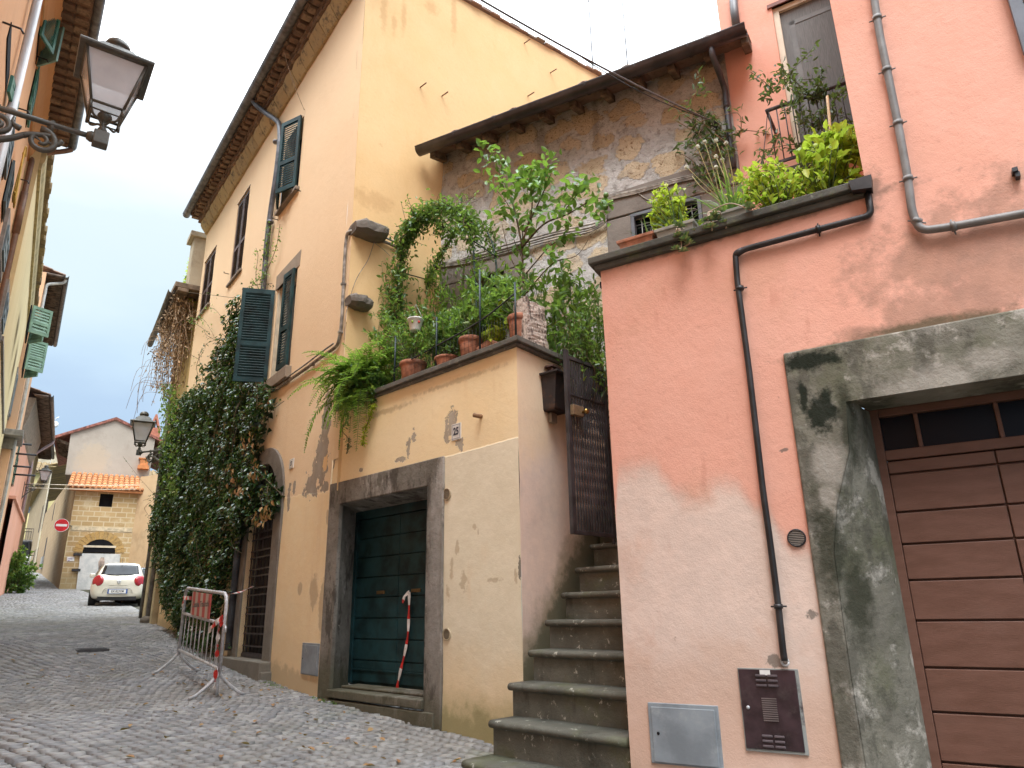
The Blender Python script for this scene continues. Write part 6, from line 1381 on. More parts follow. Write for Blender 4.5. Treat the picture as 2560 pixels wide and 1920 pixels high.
# ================================================================== street lamps
m_lampf = plain('lamp_grey_green', (.105, .105, .092), .45, .2, .5, var=.15, dirt=(.06, .06, .055), dscale=12)
k = MT('lamp_glass'); m_lglass = k.out((.80, .82, .86), .12, None, spec=.5, trans=.0, alpha=k.smooth(k.noise(3, 4), .3, .7, .42, .58))
k = MT('lamp_white_reflector'); m_refl = k.out((.55, .52, .50), .5)
def lamp(label, head, yaw, sc_, wall, s_dir):
    """head: centre of the lantern bottom joint; bracket runs to wall point"""
    o = thing('street_lamp', label, 'street lamp', wall, 'wall lanterns on scroll brackets')
    F = FR(yaw, head.x, head.y); z0 = head.z; S = sc_
    def ringsq(h_, z): return [F.P(x*h_, z, y*h_) for x, y in ((-1, -1), (1, -1), (1, 1), (-1, 1))]
    b, t = .115*S, .215*S; zb_, zt_ = z0+.20*S, z0+.62*S
    mb = MB()
    for i in range(4):
        p0, p1 = ringsq(b, zb_), ringsq(t, zt_); j = (i+1) % 4
        for p, q in ((p0[i], p0[j]), (p1[i], p1[j]), (p0[i], p1[i])): 
            d = (q-p).normalized(); mb.tube([p, q], .014*S, 4)
        mb.tube([p0[i]+V((0, 0, .0)), p0[i]-V((0, 0, .07*S))], .012*S, 5)
        c_ = V((head.x, head.y, z0+.05*S)); mb.tube(smoothpath([p0[i]-V((0, 0, .01)), p0[i].lerp(c_, .25)-V((0, 0, .06*S)), c_.lerp(p0[i], .3)+V((0, 0, .0)), c_], 4), .010*S, 5)
        mb.tube([p0[i].lerp(V((head.x, head.y, zb_-.07*S)), .1)-V((0, 0, .06*S)), p0[j].lerp(V((head.x, head.y, zb_)), .1)-V((0, 0, .06*S))], .008*S, 4)
    mb.build('lantern_frame', m_lampf, o)
    mb = MB(); 
    rr = [ringsq(h_*S, z0+z*S) for h_, z in ((.265, .62), (.27, .635), (.262, .65), (.19, .68), (.17, .70), (.12, .775), (.115, .785))]
    mb.loft(rr); mb.lathe(V((head.x, head.y, z0+.78*S)), [(.11*S, 0), (.09*S, .02*S), (.085*S, .05*S), (.10*S, .055*S), (.10*S, .075*S), (.085*S, .11*S), (.05*S, .14*S), (0, .15*S)], 18)
    for x, y in ((-1, -1), (1, -1), (1, 1), (-1, 1)): mb.lathe(F.P(x*.15*S, z0+.70*S, y*.15*S), [(.012*S, 0), (.012*S, .035*S), (.0, .045*S)], 6)
    hood = mb.build('hood', m_lampf, o)
    mb = MB(); mb.loft([ringsq(.2*S, z0+.618*S), ringsq(.2*S, z0+.60*S)]); mb.build('reflector', m_refl, hood)
    mb = MB(); mb.loft([ringsq(.07*S, z0+.598*S), ringsq(.07*S, z0+.585*S)]); mb.build('lamp_panel', plain('dim_lamp_panel', (.3, .29, .28), .5), hood)
    p0, p1 = ringsq(b-.004, zb_+.01), ringsq(t-.006, zt_-.01)
    for i in range(4):
        j = (i+1) % 4; mb = MB(); mb.add([p0[i], p0[j], p1[j], p1[i]], [(0, 1, 2, 3)]); g_ = mb.build('glass_pane', m_lglass, o); m_ = g_.modifiers.new('thickness', 'SOLIDIFY'); m_.thickness = .004
    mb = MB(); mb.lathe(V((head.x, head.y, z0)), [(.03*S, .0), (.035*S, .03*S), (.02*S, .06*S), (.02*S, .1*S), (.05*S, .125*S), (.055*S, .155*S), (.045*S, .185*S), (.0, .2*S)], 14); mb.box(F, -.055*S, .055*S, z0-.12*S, z0+.0, -.05*S, .05*S); mb.build('joint', m_lampf, o, bevel=.008*S)
    # bracket: tube, scrolls
    d = V((wall.x-head.x, wall.y-head.y, 0)); L_ = d.length; d.normalize(); jz = z0-.06*S
    mb = MB(); mb.tube([V((head.x, head.y, jz)), V((wall.x, wall.y, jz))], .022*S, 8); mb.lathe(V((head.x, head.y, jz))+d*.02*S, [(.04*S, 0), (.045*S, .05*S), (.03*S, .08*S)], 12, up=d)
    for q in (.3, .62): mb.tube([V((head.x, head.y, jz-.06*S))+d*L_*q, V((head.x, head.y, jz+.03*S))+d*L_*q], .018*S, 6)
    Q = lambda x, z: V((head.x, head.y, jz))+d*x+V((0, 0, z))
    x0 = .22*S
    main_ = [Q(L_-.02, -.62*S), Q(L_-.10*S, -.50*S), Q(L_*.72, -.36*S), Q(L_*.52, -.23*S), Q(x0+.25*S, -.15*S), Q(x0+.10*S, -.10*S)]
    mb.tube(smoothpath(main_, 5), [.030*S-.010*S*i/25 for i in range(26)], 7)
    def spiral(cx, cz, r, turns, sgn, st_=0): return [Q(cx+math.cos(st_+sgn*t*2*math.pi*turns)*r*(1-t*.82), cz+math.sin(st_+sgn*t*2*math.pi*turns)*r*(1-t*.82)) for t in [i/30 for i in range(31)]]
    sp1 = spiral(x0+.16*S, -.17*S, .105*S, 1.6, 1, 1.4); mb.tube(sp1, [.026*S-.012*S*i/30 for i in range(31)], 7)
    sp2 = spiral(L_*.60, -.12*S, .085*S, 1.5, -1, -1.2); mb.tube(sp2, [.024*S-.010*S*i/30 for i in range(31)], 7)
    sp3 = spiral(L_-.16*S, -.22*S, .10*S, 1.4, 1, .4); mb.tube(sp3, [.024*S-.010*S*i/30 for i in range(31)], 7)
    for (cx, cz, an) in ((x0+.30*S, -.12*S, .5), (L_*.45, -.17*S, 2.6), (L_*.75, -.28*S, -.4), (x0+.03*S, -.12*S, -1)):
        mb.tube(smoothpath([Q(cx, cz), Q(cx+math.cos(an)*.06*S, cz+math.sin(an)*.06*S), Q(cx+math.cos(an+.6)*.12*S, cz+math.sin(an+.6)*.11*S)], 4), [.022*S, .024*S, .022*S, .02*S, .017*S, .014*S, .010*S, .006*S, .003*S], 6)
    mb.box(FR(math.degrees(math.atan2(d.y, -d.x)) if False else 0, wall.x, wall.y), -.02, .02, jz-.7*S, jz+.12*S, -.02, .02)
    mb.build('scroll_bracket', m_lampf, o)
    return o
jn = at_d(252, 345, 5.15); wl = LA.P(LA.loc(jn)[0], jn.z, 0)
wl = LA.P(LA.loc(jn)[0]-.0, jn.z, 0)
lamp('large near wall lantern with milky panes on a scroll bracket at upper left', V((jn.x, jn.y, jn.z+.04)), 54, .88, wl, 1)
j2 = at_d(348, 1125, 19.2); w2_ = NB.P(NB.loc(j2)[0]+1.0, j2.z, .0)
lamp('wall lantern on the ivy covered house in front of the grey gable', V((j2.x, j2.y, j2.z)), 62, 1.05, V((w2_.x, w2_.y, j2.z)), 1)
j3 = at_d(108, 1212, 43.5); lamp('small distant wall lantern on the far pink house by the side lane', V((j3.x, j3.y, j3.z)), 62, 1.1, LD.P(LD.loc(j3)[0]-.3, j3.z, 0), 1)
for y, lb_ in ((1208, 'upper thin cable strung across the street end'), (1218, 'lower thin cable strung across the street end')):
    cable(lb_, LD.P(43.0, at_d(60, y, 43).z, .2), TF.P(aE_, TF.B(336, y+6), .3), .05, .02, m_cream)

# ================================================================== crowd barrier
fA, fB = at_g(452, 1690), at_g(557, 1740)
fA = V((-4.66, 10.5, 0)); fB = V((-3.26, 8.7, 0)); 
fA = at_d(450, 1600, 11.4); fA.z = zg(fA.x, fA.y); fB = at_d(557, 1600, 9.25); fB.z = zg(fB.x, fB.y)
dB = V((fB.x-fA.x, fB.y-fA.y, 0)); LBr = dB.length; BF = FR(math.degrees(math.atan2(dB.x, dB.y)), fA.x, fA.y)
zl = lambda a_: fA.z+(fB.z-fA.z)*a_/LBr
bar = thing('crowd_barrier', 'galvanised crowd control barrier with a red and white striped plate', 'barrier', V(((fA.x+fB.x)/2, (fA.y+fB.y)/2, (fA.z+fB.z)/2)))
mb = MB(); r_ = .021; H1 = 1.12; H0 = .28
def BP(a_, z, c_=0): return BF.P(a_, zl(a_)+z, c_)
fr = [BP(0, .24), BP(0, H1-.12), BP(.03, H1-.04), BP(.12, H1), BP(LBr-.12, H1), BP(LBr-.03, H1-.04), BP(LBr, H1-.12), BP(LBr, .24)]
mb.tube(fr, r_, 8); mb.tube([BP(0, .78), BP(LBr, .78)], r_, 8); mb.tube([BP(0, .30), BP(LBr-.18, .30), BP(LBr-.08, .27), BP(LBr-.045, .18), BP(LBr-.04, .02)], r_*.9, 8)
mb.build('frame', m_steel, bar)
for i in range(9):
    a_ = LBr*(i+1)/10.2; mb = MB(); mb.tube([BP(a_, .30), BP(a_, .78)], .0075, 6); mb.build('bar', m_steel, bar)
for a_ in (0, LBr):
    for s_ in (-1, 1):
        mb = MB(); e_ = BF.P(a_, 0, s_*.24); ez = zg(e_.x, e_.y)+.015; mb.tube(smoothpath([BP(a_, .30), BP(a_, .24, s_*.015), BF.P(a_, (zl(a_)+.24+ez)/2, s_*.12), V((e_.x, e_.y, ez+.02))], 4)+[BF.P(a_, ez, s_*.30)], .019, 7); mb.build('foot', m_steel, bar)
mb = MB(); mb.tube([BP(LBr, .74), BP(LBr+.06, .76), BP(LBr+.08, .70)], .012, 6); mb.build('hook', m_steel, bar)
k = MT('striped_board'); a_, b_ = k.ab(BF); ph = k.math('FRACT', k.math('MULTIPLY', k.math('ADD', a_, k.math('MULTIPLY', b_, .12)), 3.6)); m_str = k.out(k.mix(k.math('LESS_THAN', ph, .5), (.52, .46, .40), (.52, .10, .09)), .6, spec=.3)
p0_, p1_ = LBr*.26, LBr*.72; mb = MB(); mb.add([BF.P(p0_, zl(p0_)+.80, .03), BF.P(p1_, zl(p1_)+.80, .03), BF.P(p1_, zl(p1_)+1.09, .03), BF.P(p0_, zl(p0_)+1.09, .03), BF.P(p0_, zl(p0_)+.80, .022), BF.P(p1_, zl(p1_)+.80, .022), BF.P(p1_, zl(p1_)+1.09, .022), BF.P(p0_, zl(p0_)+1.09, .022)], [(0, 1, 2, 3), (7, 6, 5, 4), (0, 4, 5, 1), (3, 2, 6, 7), (0, 3, 7, 4), (1, 5, 6, 2)])
pl_ = mb.build('striped_plate', m_str, bar)
m_gtx = plain('grey_print', (.16, .13, .12), .6)
pm = (p0_+p1_)/2; text('Cassina Traslochi', BF, pm, zl(pm)+.95, .031, .10, m_gtx, pl_, xs=1.25, font_bold=.002)
tape('short striped tape knotted round the right upright of the barrier, hanging straight', [BP(LBr+.0, .82, .03), BP(LBr-.03, .7, .05), BP(LBr+.0, .55, .05), BP(LBr+.01, .40, .05), BP(LBr+.04, .2, .05), BP(LBr+.045, .10, .05)], .06, BF.n, .13, 0, .6)
tape('loose striped tape tail tied across the barrier top right corner', [BP(LBr+.02, .86, .03), BP(LBr-.10, .82, .05), BP(LBr-.28, .74, .06), BP(LBr-.42, .68, .06)], .06, BF.n, .13, .05, .3)
tape('striped tape scrap hanging at the left end of the barrier', [BP(LBr*.24, 1.0, .025), BP(.12, .99, .03), BP(.05, .97, .03), BP(.06, .85, .03), BP(.09, .82, .03)], .05, BF.n, .11, 0, .3)
tape('striped tape stretched from the barrier to the iron grille door', [BP(LBr-.1, 1.10, 0), BP(LBr-.1, 1.1, 0).lerp(FC.P(ar[0]+.25, ar[2]+1.0, cg), .5)-V((0, 0, .02)), FC.P(ar[0]+.25, ar[2]+1.0, cg)], .03, V((0, 0, 1)), .2, 0, .4)

# ================================================================== cars
def smoothstep(x): x = max(0, min(1, x)); return x*x*(3-2*x)
def hatchback(loc, yaw, m_body, label, plate_txt=None, W_=1.72, L_=4.06, H_=1.45):
    """small hatchback, tail at the local origin, nose towards +y"""
    o = thing('parked_car', label, 'car', loc)
    t = R(yaw); fx = V((math.cos(t), -math.sin(t), 0)); fy_ = V((math.sin(t), math.cos(t), 0))
    slope = (zg(*(loc+fy_*3).xy)-zg(*loc.xy))/3
    def P(x, y, z): return loc+fx*x+fy_*y+V((0, 0, z+slope*y))
    sec = []   # y, half width at belt, sill z, belt z, roof z, roof half width
    S = [(.0, .62, .34, .62, .84, .60), (.06, .74, .27, .64, .97, .66), (.16, .81, .24, .66, 1.03, .665), (.30, .84, .22, .67, 1.15, .645), (.48, .855, .20, .68, 1.32, .61), (.66, .86, .2, .69, 1.425, .565), (1.0, .86, .2, .70, 1.452, .565), (1.5, .86, .2, .70, 1.45, .57), (2.1, .86, .2, .69, 1.39, .57), (2.6, .86, .2, .69, 1.14, .60), (3.0, .855, .2, .68, .93, .64), (3.5, .84, .2, .64, .80, .62), (3.9, .76, .24, .56, .66, .52), (4.05, .58, .30, .48, .55, .42)]
    rings = []
    for (y, hw, z0, zb2, zr, rw) in S:
        ring = []
        half = [(0, z0), (hw*.80, z0), (hw*.96, z0+.10), (hw, zb2-.12), (hw*.995, zb2), (hw*.965, zb2+.14 if zr > zb2+.3 else (zb2+zr)/2), (rw+(hw*.94-rw)*.45, zb2+.14+(zr-zb2-.14)*.45 if zr > zb2+.3 else zr-.05), (rw*1.02, zr-.07 if zr > zb2+.3 else zr-.03), (rw*.86, zr-.012), (rw*.45, zr), (0, zr+.004)]
        ring = [P(x, y, z) for x, z in half]+[P(-x, y, z) for x, z in reversed(half[1:-1])]
        rings.append(ring)
    mb = MB(); mb.smooth = True; mb.loft(rings); b = mb.build('body', m_body, o)
    sbm = b.modifiers.new('sub', 'SUBSURF'); sbm.levels = 2; sbm.render_levels = 2
    # rear hatch glass follows the tail slope
    def tail(x, s_):   # point on the hatch from belt (s=0) to roof (s=1)
        ys = [(.07, .99), (.15, 1.03), (.29, 1.145), (.47, 1.318), (.60, 1.40)]
        q = s_*(len(ys)-1); i = min(int(q), len(ys)-2); f = q-i; y = ys[i][0]*(1-f)+ys[i+1][0]*f; z = ys[i][1]*(1-f)+ys[i+1][1]*f
        return P(x, y-.012+abs(x)**3*.20, z-.012*0-abs(x)**2.5*.05+.008)
    mb = MB(); mb.smooth = True; rows = []
    for i in range(7):
        s_ = .22+.68*i/6; wdt = .60-.09*(i/6)+( -.16*(1-i/1.0) if i < 1 else 0); rows.append([tail(wdt*(-1+2*j/10), s_+(.10*abs(-1+2*j/10)**3 if i == 0 else 0)) for j in range(11)])
    mb.loft(rows, cap=False, close=False); g_ = mb.build('rear_window', m_carglass, o); mo = g_.modifiers.new('thickness', 'SOLIDIFY'); mo.thickness = .02
    for sx in (-1, 1):
        c_ = P(sx*.64, .10, .84); nrm = (fx*sx*.55-fy_*.83+V((0, 0, .15))).normalized(); mb = MB(); mb.lathe(c_-nrm*.05, [(.195, 0), (.20, .045), (.18, .08), (.13, .098), (.08, .106), (0, .108)], 20, up=nrm)
        tl = mb.build('tail_light', m_tail, o); mb = MB(); mb.lathe(c_+nrm*.035, [(.085, .0), (.088, .016), (.07, .02)], 16, up=nrm); mb.build('ring', plain('light_ring', (.62, .16, .16), .25, spec=.6), tl)
        mb = MB(); mb.cube(P(sx*.95, 2.35, 1.0), fx*.09, fy_*.05, V((0, 0, .07))); mb.build('mirror', m_body, o, bevel=.03)
        for y in (.72, 3.25):
            c2 = P(sx*.76, y, .30); mb = MB(); mb.lathe(c2-fx*sx*.10, [(.19, 0), (.29, .0), (.30, .03), (.30, .17), (.285, .20), (.2, .2)], 26, up=fx*sx); wh = mb.build('wheel', m_tyre, o)
            mb = MB(); mb.lathe(c2+fx*sx*.055, [(.2, 0), (.2, .03), (.05, .05), (0, .05)], 18, up=fx*sx); mb.build('rim', m_steel, wh)
        # side glass
        pts = [(.62, 1.06, .02), (.9, 1.36, -.0), (2.05, 1.33, 0), (2.55, 1.02, 0), (1.6, .98, 0)]
        mb = MB(); mb.add([P(sx*(.80-.55*(z-.98)*.9+.012), y, z) for y, z, _ in pts], [(0, 1, 2, 3, 4)]); mb.build('side_window', m_carglass, o)
    mb = MB()
    mb.cube(P(0, .25, .26), fx*.58, fy_*.22, V((0, 0, .06))); mb.tube([P(-.5, .05, .27), P(-.5, .3, .27)], .035, 10); mb.build('underside', plain('black_plastic', (.02, .02, .022), .7), o)
    mb = MB(); mb.cube(P(0, -.035, .50), fx*.30, fy_*.012, V((0, 0, .075))); pl2 = mb.build('number_plate', plain('plate_blue', (.03, .10, .35), .4), o)
    mb = MB(); mb.cube(P(0, -.05, .50), fx*.255, fy_*.006, V((0, 0, .062))); mb.build('plate_field', m_white, pl2)
    if plate_txt:
        PF = FR(0, 0, 0); q = P(0, -.058, .50); PF.O = V((q.x, q.y, 0)); PF.u = fx; PF.n = -fy_; text(plate_txt, PF, 0, q.z, 0, .105, plain('plate_ink', (.02, .02, .03), .5), pl2, xs=.82, font_bold=.002)
    mb = MB(); cq = tail(0, .0)
    c3 = P(0, -.0, .80); mb.loft([[P(x*k_, -.012-.012*(k_ < 1)-.01, .815+z*k_) for x, z in ((-.07, .05), (0, .06), (.07, .05), (.05, -.03), (0, -.075), (-.05, -.03))] for k_ in (1, .75)]); mb.build('badge', m_steel, o)
    mb = MB(); mb.tube(smoothpath([P(-.70, .07, .73), P(-.35, .015, .70), P(0, .0, .695), P(.35, .015, .70), P(.70, .07, .73)], 5), .006, 5); mb.tube(smoothpath([P(-.45, .0, .44), P(-.36, -.02, .60), P(0, -.03, .615), P(.36, -.02, .60), P(.45, 0, .44)], 5), .008, 5); mb.build('panel_gap', plain('panel_gap_grey', (.32, .30, .26), .6), o)
    mb = MB(); mb.tube([tail(-.02, .24)-fy_*.02, tail(-.38, .30)-fy_*.02], .012, 5); mb.build('wiper', m_iron, o)
    mb = MB(); mb.tube([P(0, .75, 1.45), P(0, .5, 1.62)], .008, 5); mb.build('aerial', m_iron, o)
    return o
k = MT('car_glass'); m_carglass = k.out(k.mix(k.smooth(k.noise(1.5, 2), .4, .6), (.008, .010, .012), (.018, .022, .028)), .12, spec=.25)
m_tail = plain('tail_red', (.36, .010, .022), .18, 0, .6, var=.1, coat=.5); m_tyre = plain('black_rubber', (.018, .018, .019), .8)
m_ivory = plain('ivory_car_paint', (.66, .63, .54), .28, 0, .5, var=.03, bump=.0, coat=.4)
cpos = at_d(288, 1518, 28.4); cpos.z = zg(cpos.x, cpos.y); cview = math.degrees(math.atan2(cpos.x, cpos.y))
ray_z = at_d(288, 1517, 28.4).z
CAR = hatchback(V((cpos.x, cpos.y, ray_z+.0)), cview+2, m_ivory, 'ivory white small hatchback parked with its tail towards the camera', 'EX 823YM')
c2p = at_d(352, 1500, 31.5); c2p.z = zg(c2p.x, c2p.y)
hatchback(V((c2p.x, c2p.y, at_d(350, 1517, 31.5).z)), cview-1, plain('dark_blue_grey_paint', (.10, .13, .17), .25, .2, .5, coat=.4), 'dark blue grey hatchback half hidden behind the ivory car', 'BL 409KT' if False else None)
# dark van and motor scooter far up the side lane
vp = at_d(36, 1410, 77); van = thing('parked_van', 'dark van far up the side lane above the green bush', 'van', vp); VF = FR(58, vp.x, vp.y); mb = MB()
mb.loft([[VF.P(x*w_, vp.z+z, y) for x, z in ((-1, .35), (1, .35), (1.02, 1.1), (.9, 2.0), (-.9, 2.0), (-1.02, 1.1))] for y, w_ in ((.0, .92), (-.15, 1.0), (-3.6, 1.0), (-4.6, .9))]); mb.build('body', plain('black_van_paint', (.03, .032, .035), .3), van, bevel=.06)
mb = MB(); mb.poly(VF, [(-.8, vp.z+1.25), (.8, vp.z+1.25), (.72, vp.z+1.85), (-.72, vp.z+1.85)], .0, .02); mb.build('rear_window', m_carglass, van)
for sx in (-.75, .75): mb = MB(); mb.lathe(VF.P(sx-.1, vp.z+.35, -.8), [(.2, 0), (.35, 0), (.35, .2), (.2, .2)], 16, up=VF.u); mb.build('wheel', m_tyre, van)
sp = at_d(64, 1424, 66); sc_ = thing('motor_scooter', 'pale motor scooter parked far up the lane beside the van', 'scooter', sp); SF = FR(58, sp.x, sp.y); mb = MB()
mb.loft([[SF.P(x*.2, sp.z+z, y) for x, z in ((-1, z0), (1, z0), (1, z1), (-1, z1))] for y, z0, z1 in ((.3, .5, .8), (.0, .4, .85), (-.5, .3, .5), (-.7, .3, 1.0), (-.8, .5, 1.05))]); mb.build('body', plain('pale_scooter_paint', (.5, .5, .48), .3), sc_, bevel=.04)
for y in (.25, -.95): mb = MB(); mb.lathe(SF.P(-.05, sp.z+.25, y), [(.12, 0), (.25, 0), (.25, .1), (.12, .1)], 14, up=SF.u); mb.build('wheel', m_tyre, sc_)
mb = MB(); mb.tube([SF.P(-.32, sp.z+1.1, -.75), SF.P(.32, sp.z+1.1, -.75)], .025, 6); mb.lathe(SF.P(0, sp.z+1.05, -.8), [(.1, 0), (.1, .1), (0, .12)], 10, up=SF.n); mb.build('handlebar', m_iron, sc_)
# drain cover in the street
dp_ = at_g(228, 1624); mb = MB(); t = R(-36)
Fd = FR(-36.4, dp_.x, dp_.y); mb.add([Fd.P(a_, dp_.z+.012, c_)*1 for a_, c_ in ((-.3, -.22), (.3, -.22), (.3, .22), (-.3, .22))]+[Fd.P(a_, dp_.z-.03, c_) for a_, c_ in ((-.3, -.22), (.3, -.22), (.3, .22), (-.3, .22))], [(0, 1, 2, 3), (0, 4, 5, 1), (1, 5, 6, 2), (2, 6, 7, 3), (3, 7, 4, 0)])
for i in range(9): mb.box(Fd, -.26+i*.06, -.235+i*.06, dp_.z+.0125, dp_.z+.02, -.19, .19)
o = mb.build('drain_cover', plain('worn_drain_iron', (.10, .10, .105), .6, .2, dirt=(.17, .16, .15), dscale=14)); tag(o, 'dark iron drain cover set flush in the street setts', 'drain cover')

# ================================================================== plants
def addleaf(mb, p, d, nrm, L_, W_, fold=.18, curl=.15):
    t = d.normalized(); s_ = t.cross(nrm)
    if s_.length < 1e-3: s_ = t.cross(V((.3, .5, .8)))
    s_.normalize(); n = s_.cross(t)
    a = p+t*L_*.32+n*fold*W_; b = p+t*L_*.70+n*(fold*W_-curl*L_*.3); tip = p+t*L_-n*curl*L_
    k_ = len(mb.v)
    mb.v += [tuple(p), tuple(a+s_*W_*.5), tuple(b+s_*W_*.40), tuple(tip), tuple(b-s_*W_*.40), tuple(a-s_*W_*.5), tuple(p+t*L_*.5-n*curl*L_*.2)]
    mb.f += [(k_, k_+1, k_+2, k_+6), (k_+6, k_+2, k_+3), (k_, k_+6, k_+4, k_+5), (k_+6, k_+3, k_+4)]
    mb.m += [mb.mi]*4; mb.sm += [True]*4
def rv(rg, k_=1): return V((rg.gauss(0, 1), rg.gauss(0, 1), rg.gauss(0, 1)))*k_
def inpoly(x, y, pts):
    c_ = False; j = len(pts)-1
    for i in range(len(pts)):
        if (pts[i][1] > y) != (pts[j][1] > y) and x < (pts[j][0]-pts[i][0])*(y-pts[i][1])/(pts[j][1]-pts[i][1]+1e-9)+pts[i][0]: c_ = not c_
        j = i
    return c_
m_ivy = leafmat('ivy_leaf', [(0, (.014, .042, .022)), (.4, (.024, .07, .032)), (.75, (.042, .10, .04)), (.93, (.07, .13, .045)), (1, (.2, .16, .05))], .25, .1, .6)
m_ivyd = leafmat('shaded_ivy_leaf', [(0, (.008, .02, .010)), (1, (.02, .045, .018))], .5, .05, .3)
m_jas = leafmat('jasmine_leaf', [(0, (.03, .075, .025)), (.45, (.055, .13, .04)), (.85, (.10, .20, .05)), (1, (.22, .29, .06))], .35, .3)
m_mid = leafmat('shrub_leaf', [(0, (.04, .10, .03)), (.5, (.08, .17, .045)), (.9, (.16, .27, .06)), (1, (.30, .32, .08))], .4, .35)
m_lem = leafmat('lemon_leaf', [(0, (.03, .09, .018)), (.5, (.065, .17, .03)), (.9, (.13, .26, .05)), (1, (.14, .20, .14))], .3, .3, .5)
m_fern = leafmat('fern_leaf', [(0, (.05, .13, .02)), (.5, (.12, .24, .035)), (1, (.28, .38, .07))], .5, .4)
m_lime = leafmat('lime_leaf', [(0, (.20, .25, .012)), (.5, (.38, .43, .022)), (1, (.58, .60, .07))], .45, .45)
m_gry = leafmat('grey_green_leaf', [(0, (.04, .07, .04)), (1, (.10, .15, .08))], .5, .2)
m_suc = leafmat('succulent_leaf', [(0, (.07, .13, .07)), (.7, (.14, .22, .11)), (1, (.22, .20, .10))], .4, .1)
m_dead = leafmat('dead_leaf', [(0, (.22, .10, .04)), (.5, (.34, .18, .08)), (1, (.42, .28, .14))], .7, .1)
def stems_and_leaves(rg, base, targets, nl, L_, W_, t0=.35, lift=.3, droop=.15, r_=.004, sway=.08, wob=.5):
    sm, lm = MB(), MB()
    for tg_ in targets:
        mid = base.lerp(tg_, .5)+rv(rg, sway)+V((0, 0, sway)); pts = smoothpath([base, mid, tg_], 5)
        sm.tube(pts, [r_*(1.25-.9*i/(len(pts)-1)) for i in range(len(pts))], 4, cap=False)
        for _ in range(nl):
            t = t0+(1-t0)*rg.random()**.8; q = t*(len(pts)-1); i = min(int(q), len(pts)-2); p = pts[i].lerp(pts[i+1], q-i)
            sd = (pts[i+1]-pts[i]).normalized(); d = rv(rg, wob)+sd*.45+V((0, 0, lift-droop*2*rg.random())); f = rg.uniform(.6, 1.15)
            addleaf(lm, p+rv(rg, .006), d, V((0, 0, 1))+rv(rg, .45), L_*f, W_*f)
    return sm, lm
def ell(rg, c_, rx, ry, rz):
    while True:
        x, y, z = rg.uniform(-1, 1), rg.uniform(-1, 1), rg.uniform(-1, 1)
        if x*x+y*y+z*z < 1: return c_+V((x*rx, y*ry, z*rz))
def plant(name, label, cat, base, tg, nl, L_, W_, ml, ms=None, pot=None, seed=1, group=None, **kw):
    rg = random.Random(seed); o = thing(name, label, cat, base, group)
    sm, lm = stems_and_leaves(rg, base+V((0, 0, pot[1]*.9 if pot else 0)), tg, nl, L_, W_, **kw)
    sm.build('stem', ms or m_twig, o); lm.build('foliage', ml, o)
    if pot: potmesh(o, base, *pot)
    return o
def potmesh(o, base, r_, h_, m=None, square=None):
    mb = MB(); mb.lathe(base, [(r_*.72, 0), (r_*.78, .01), (r_*.93, h_*.80), (r_*.93, h_*.81), (r_*1.02, h_*.82), (r_*1.04, h_*.97), (r_*1.0, h_), (r_*.9, h_), (r_*.86, h_*.88), (0, h_*.88)], 22); pt_ = mb.build('pot', m or m_terra, o)
    mb = MB(); mb.lathe(base, [(0, h_*.885), (r_*.86, h_*.885), (0, h_*.9)], 14); mb.build('soil', m_soil, pt_)
def G3(x, y, c_): return GW.P(*GW.h(x, y, c_), c_)
def tgs(rg, lst, n, c_, dc=.2, dpx=22, F=None):
    out = []
    for i in range(n):
        x, y = lst[i % len(lst)] if len(lst) > 0 else (0, 0); cc = c_+rg.uniform(-dc, dc); F_ = F or GW
        out.append(F_.P(*F_.h(x+rg.gauss(0, dpx), y+rg.gauss(0, dpx), cc), cc))
    return out
# ---- ivy on the ochre house
rg = random.Random(11)
ivp = [(612, 722), (588, 745), (572, 790), (556, 835), (538, 850), (522, 890), (508, 925), (500, 955), (470, 975), (438, 1000), (424, 1065), (408, 1120), (396, 1180), (384, 1235), (372, 1290), (374, 1350), (384, 1400), (392, 1450), (408, 1500), (424, 1560), (440, 1610), (480, 1622), (520, 1618), (520, 1605), (535, 1540), (548, 1470), (562, 1410), (580, 1350), (612, 1305), (650, 1285), (672, 1255), (672, 1215), (650, 1185), (628, 1165), (622, 1120), (642, 1070), (664, 1020), (660, 975), (640, 955), (606, 950), (604, 850), (612, 780)]
ivf = [FC.h(x, y, .22) for x, y in ivp]
amin, amax = min(p[0] for p in ivf), max(p[0] for p in ivf); bmin, bmax = min(p[1] for p in ivf), max(p[1] for p in ivf)
iv = thing('ivy', 'dense dark ivy mass covering the ochre house wall beside the arched doorway', 'ivy', FC.P((amin+amax)/2, 1.0, 0))
def ivc(a_, b_): return .20+.26*mnoise.noise(V((a_*1.5, b_*1.5, 3)))+.12*mnoise.noise(V((a_*4, b_*4, 7)))
mb, md, mdd = MB(), MB(), MB(); cnt = 0
while cnt < 26000:
    a_, b_ = rg.uniform(amin, amax), rg.uniform(bmin, bmax)
    if not inpoly(a_+rg.gauss(0, .05), b_+rg.gauss(0, .05), ivf): continue
    if mnoise.noise(V((a_*2.2, b_*2.2, 11))) < -.30 and rg.random() < .75: continue
    top = max(.07, ivc(a_, b_)*.85); u_ = rg.random()
    if u_ < .22:
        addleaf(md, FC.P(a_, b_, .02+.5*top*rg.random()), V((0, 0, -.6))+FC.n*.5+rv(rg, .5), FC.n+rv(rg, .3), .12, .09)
    else:
        p = FC.P(a_, b_, top*(1-.35*rg.random()**2)+.02); f = rg.uniform(.6, 1.25)
        addleaf(mdd if rg.random() < .003 else mb, p, FC.n*.55-FC.u*0+V((0, 0, -.75))+rv(rg, .45), FC.n*.9+V((0, 0, .6))+rv(rg, .4), .078*f, .050*f)
    cnt += 1
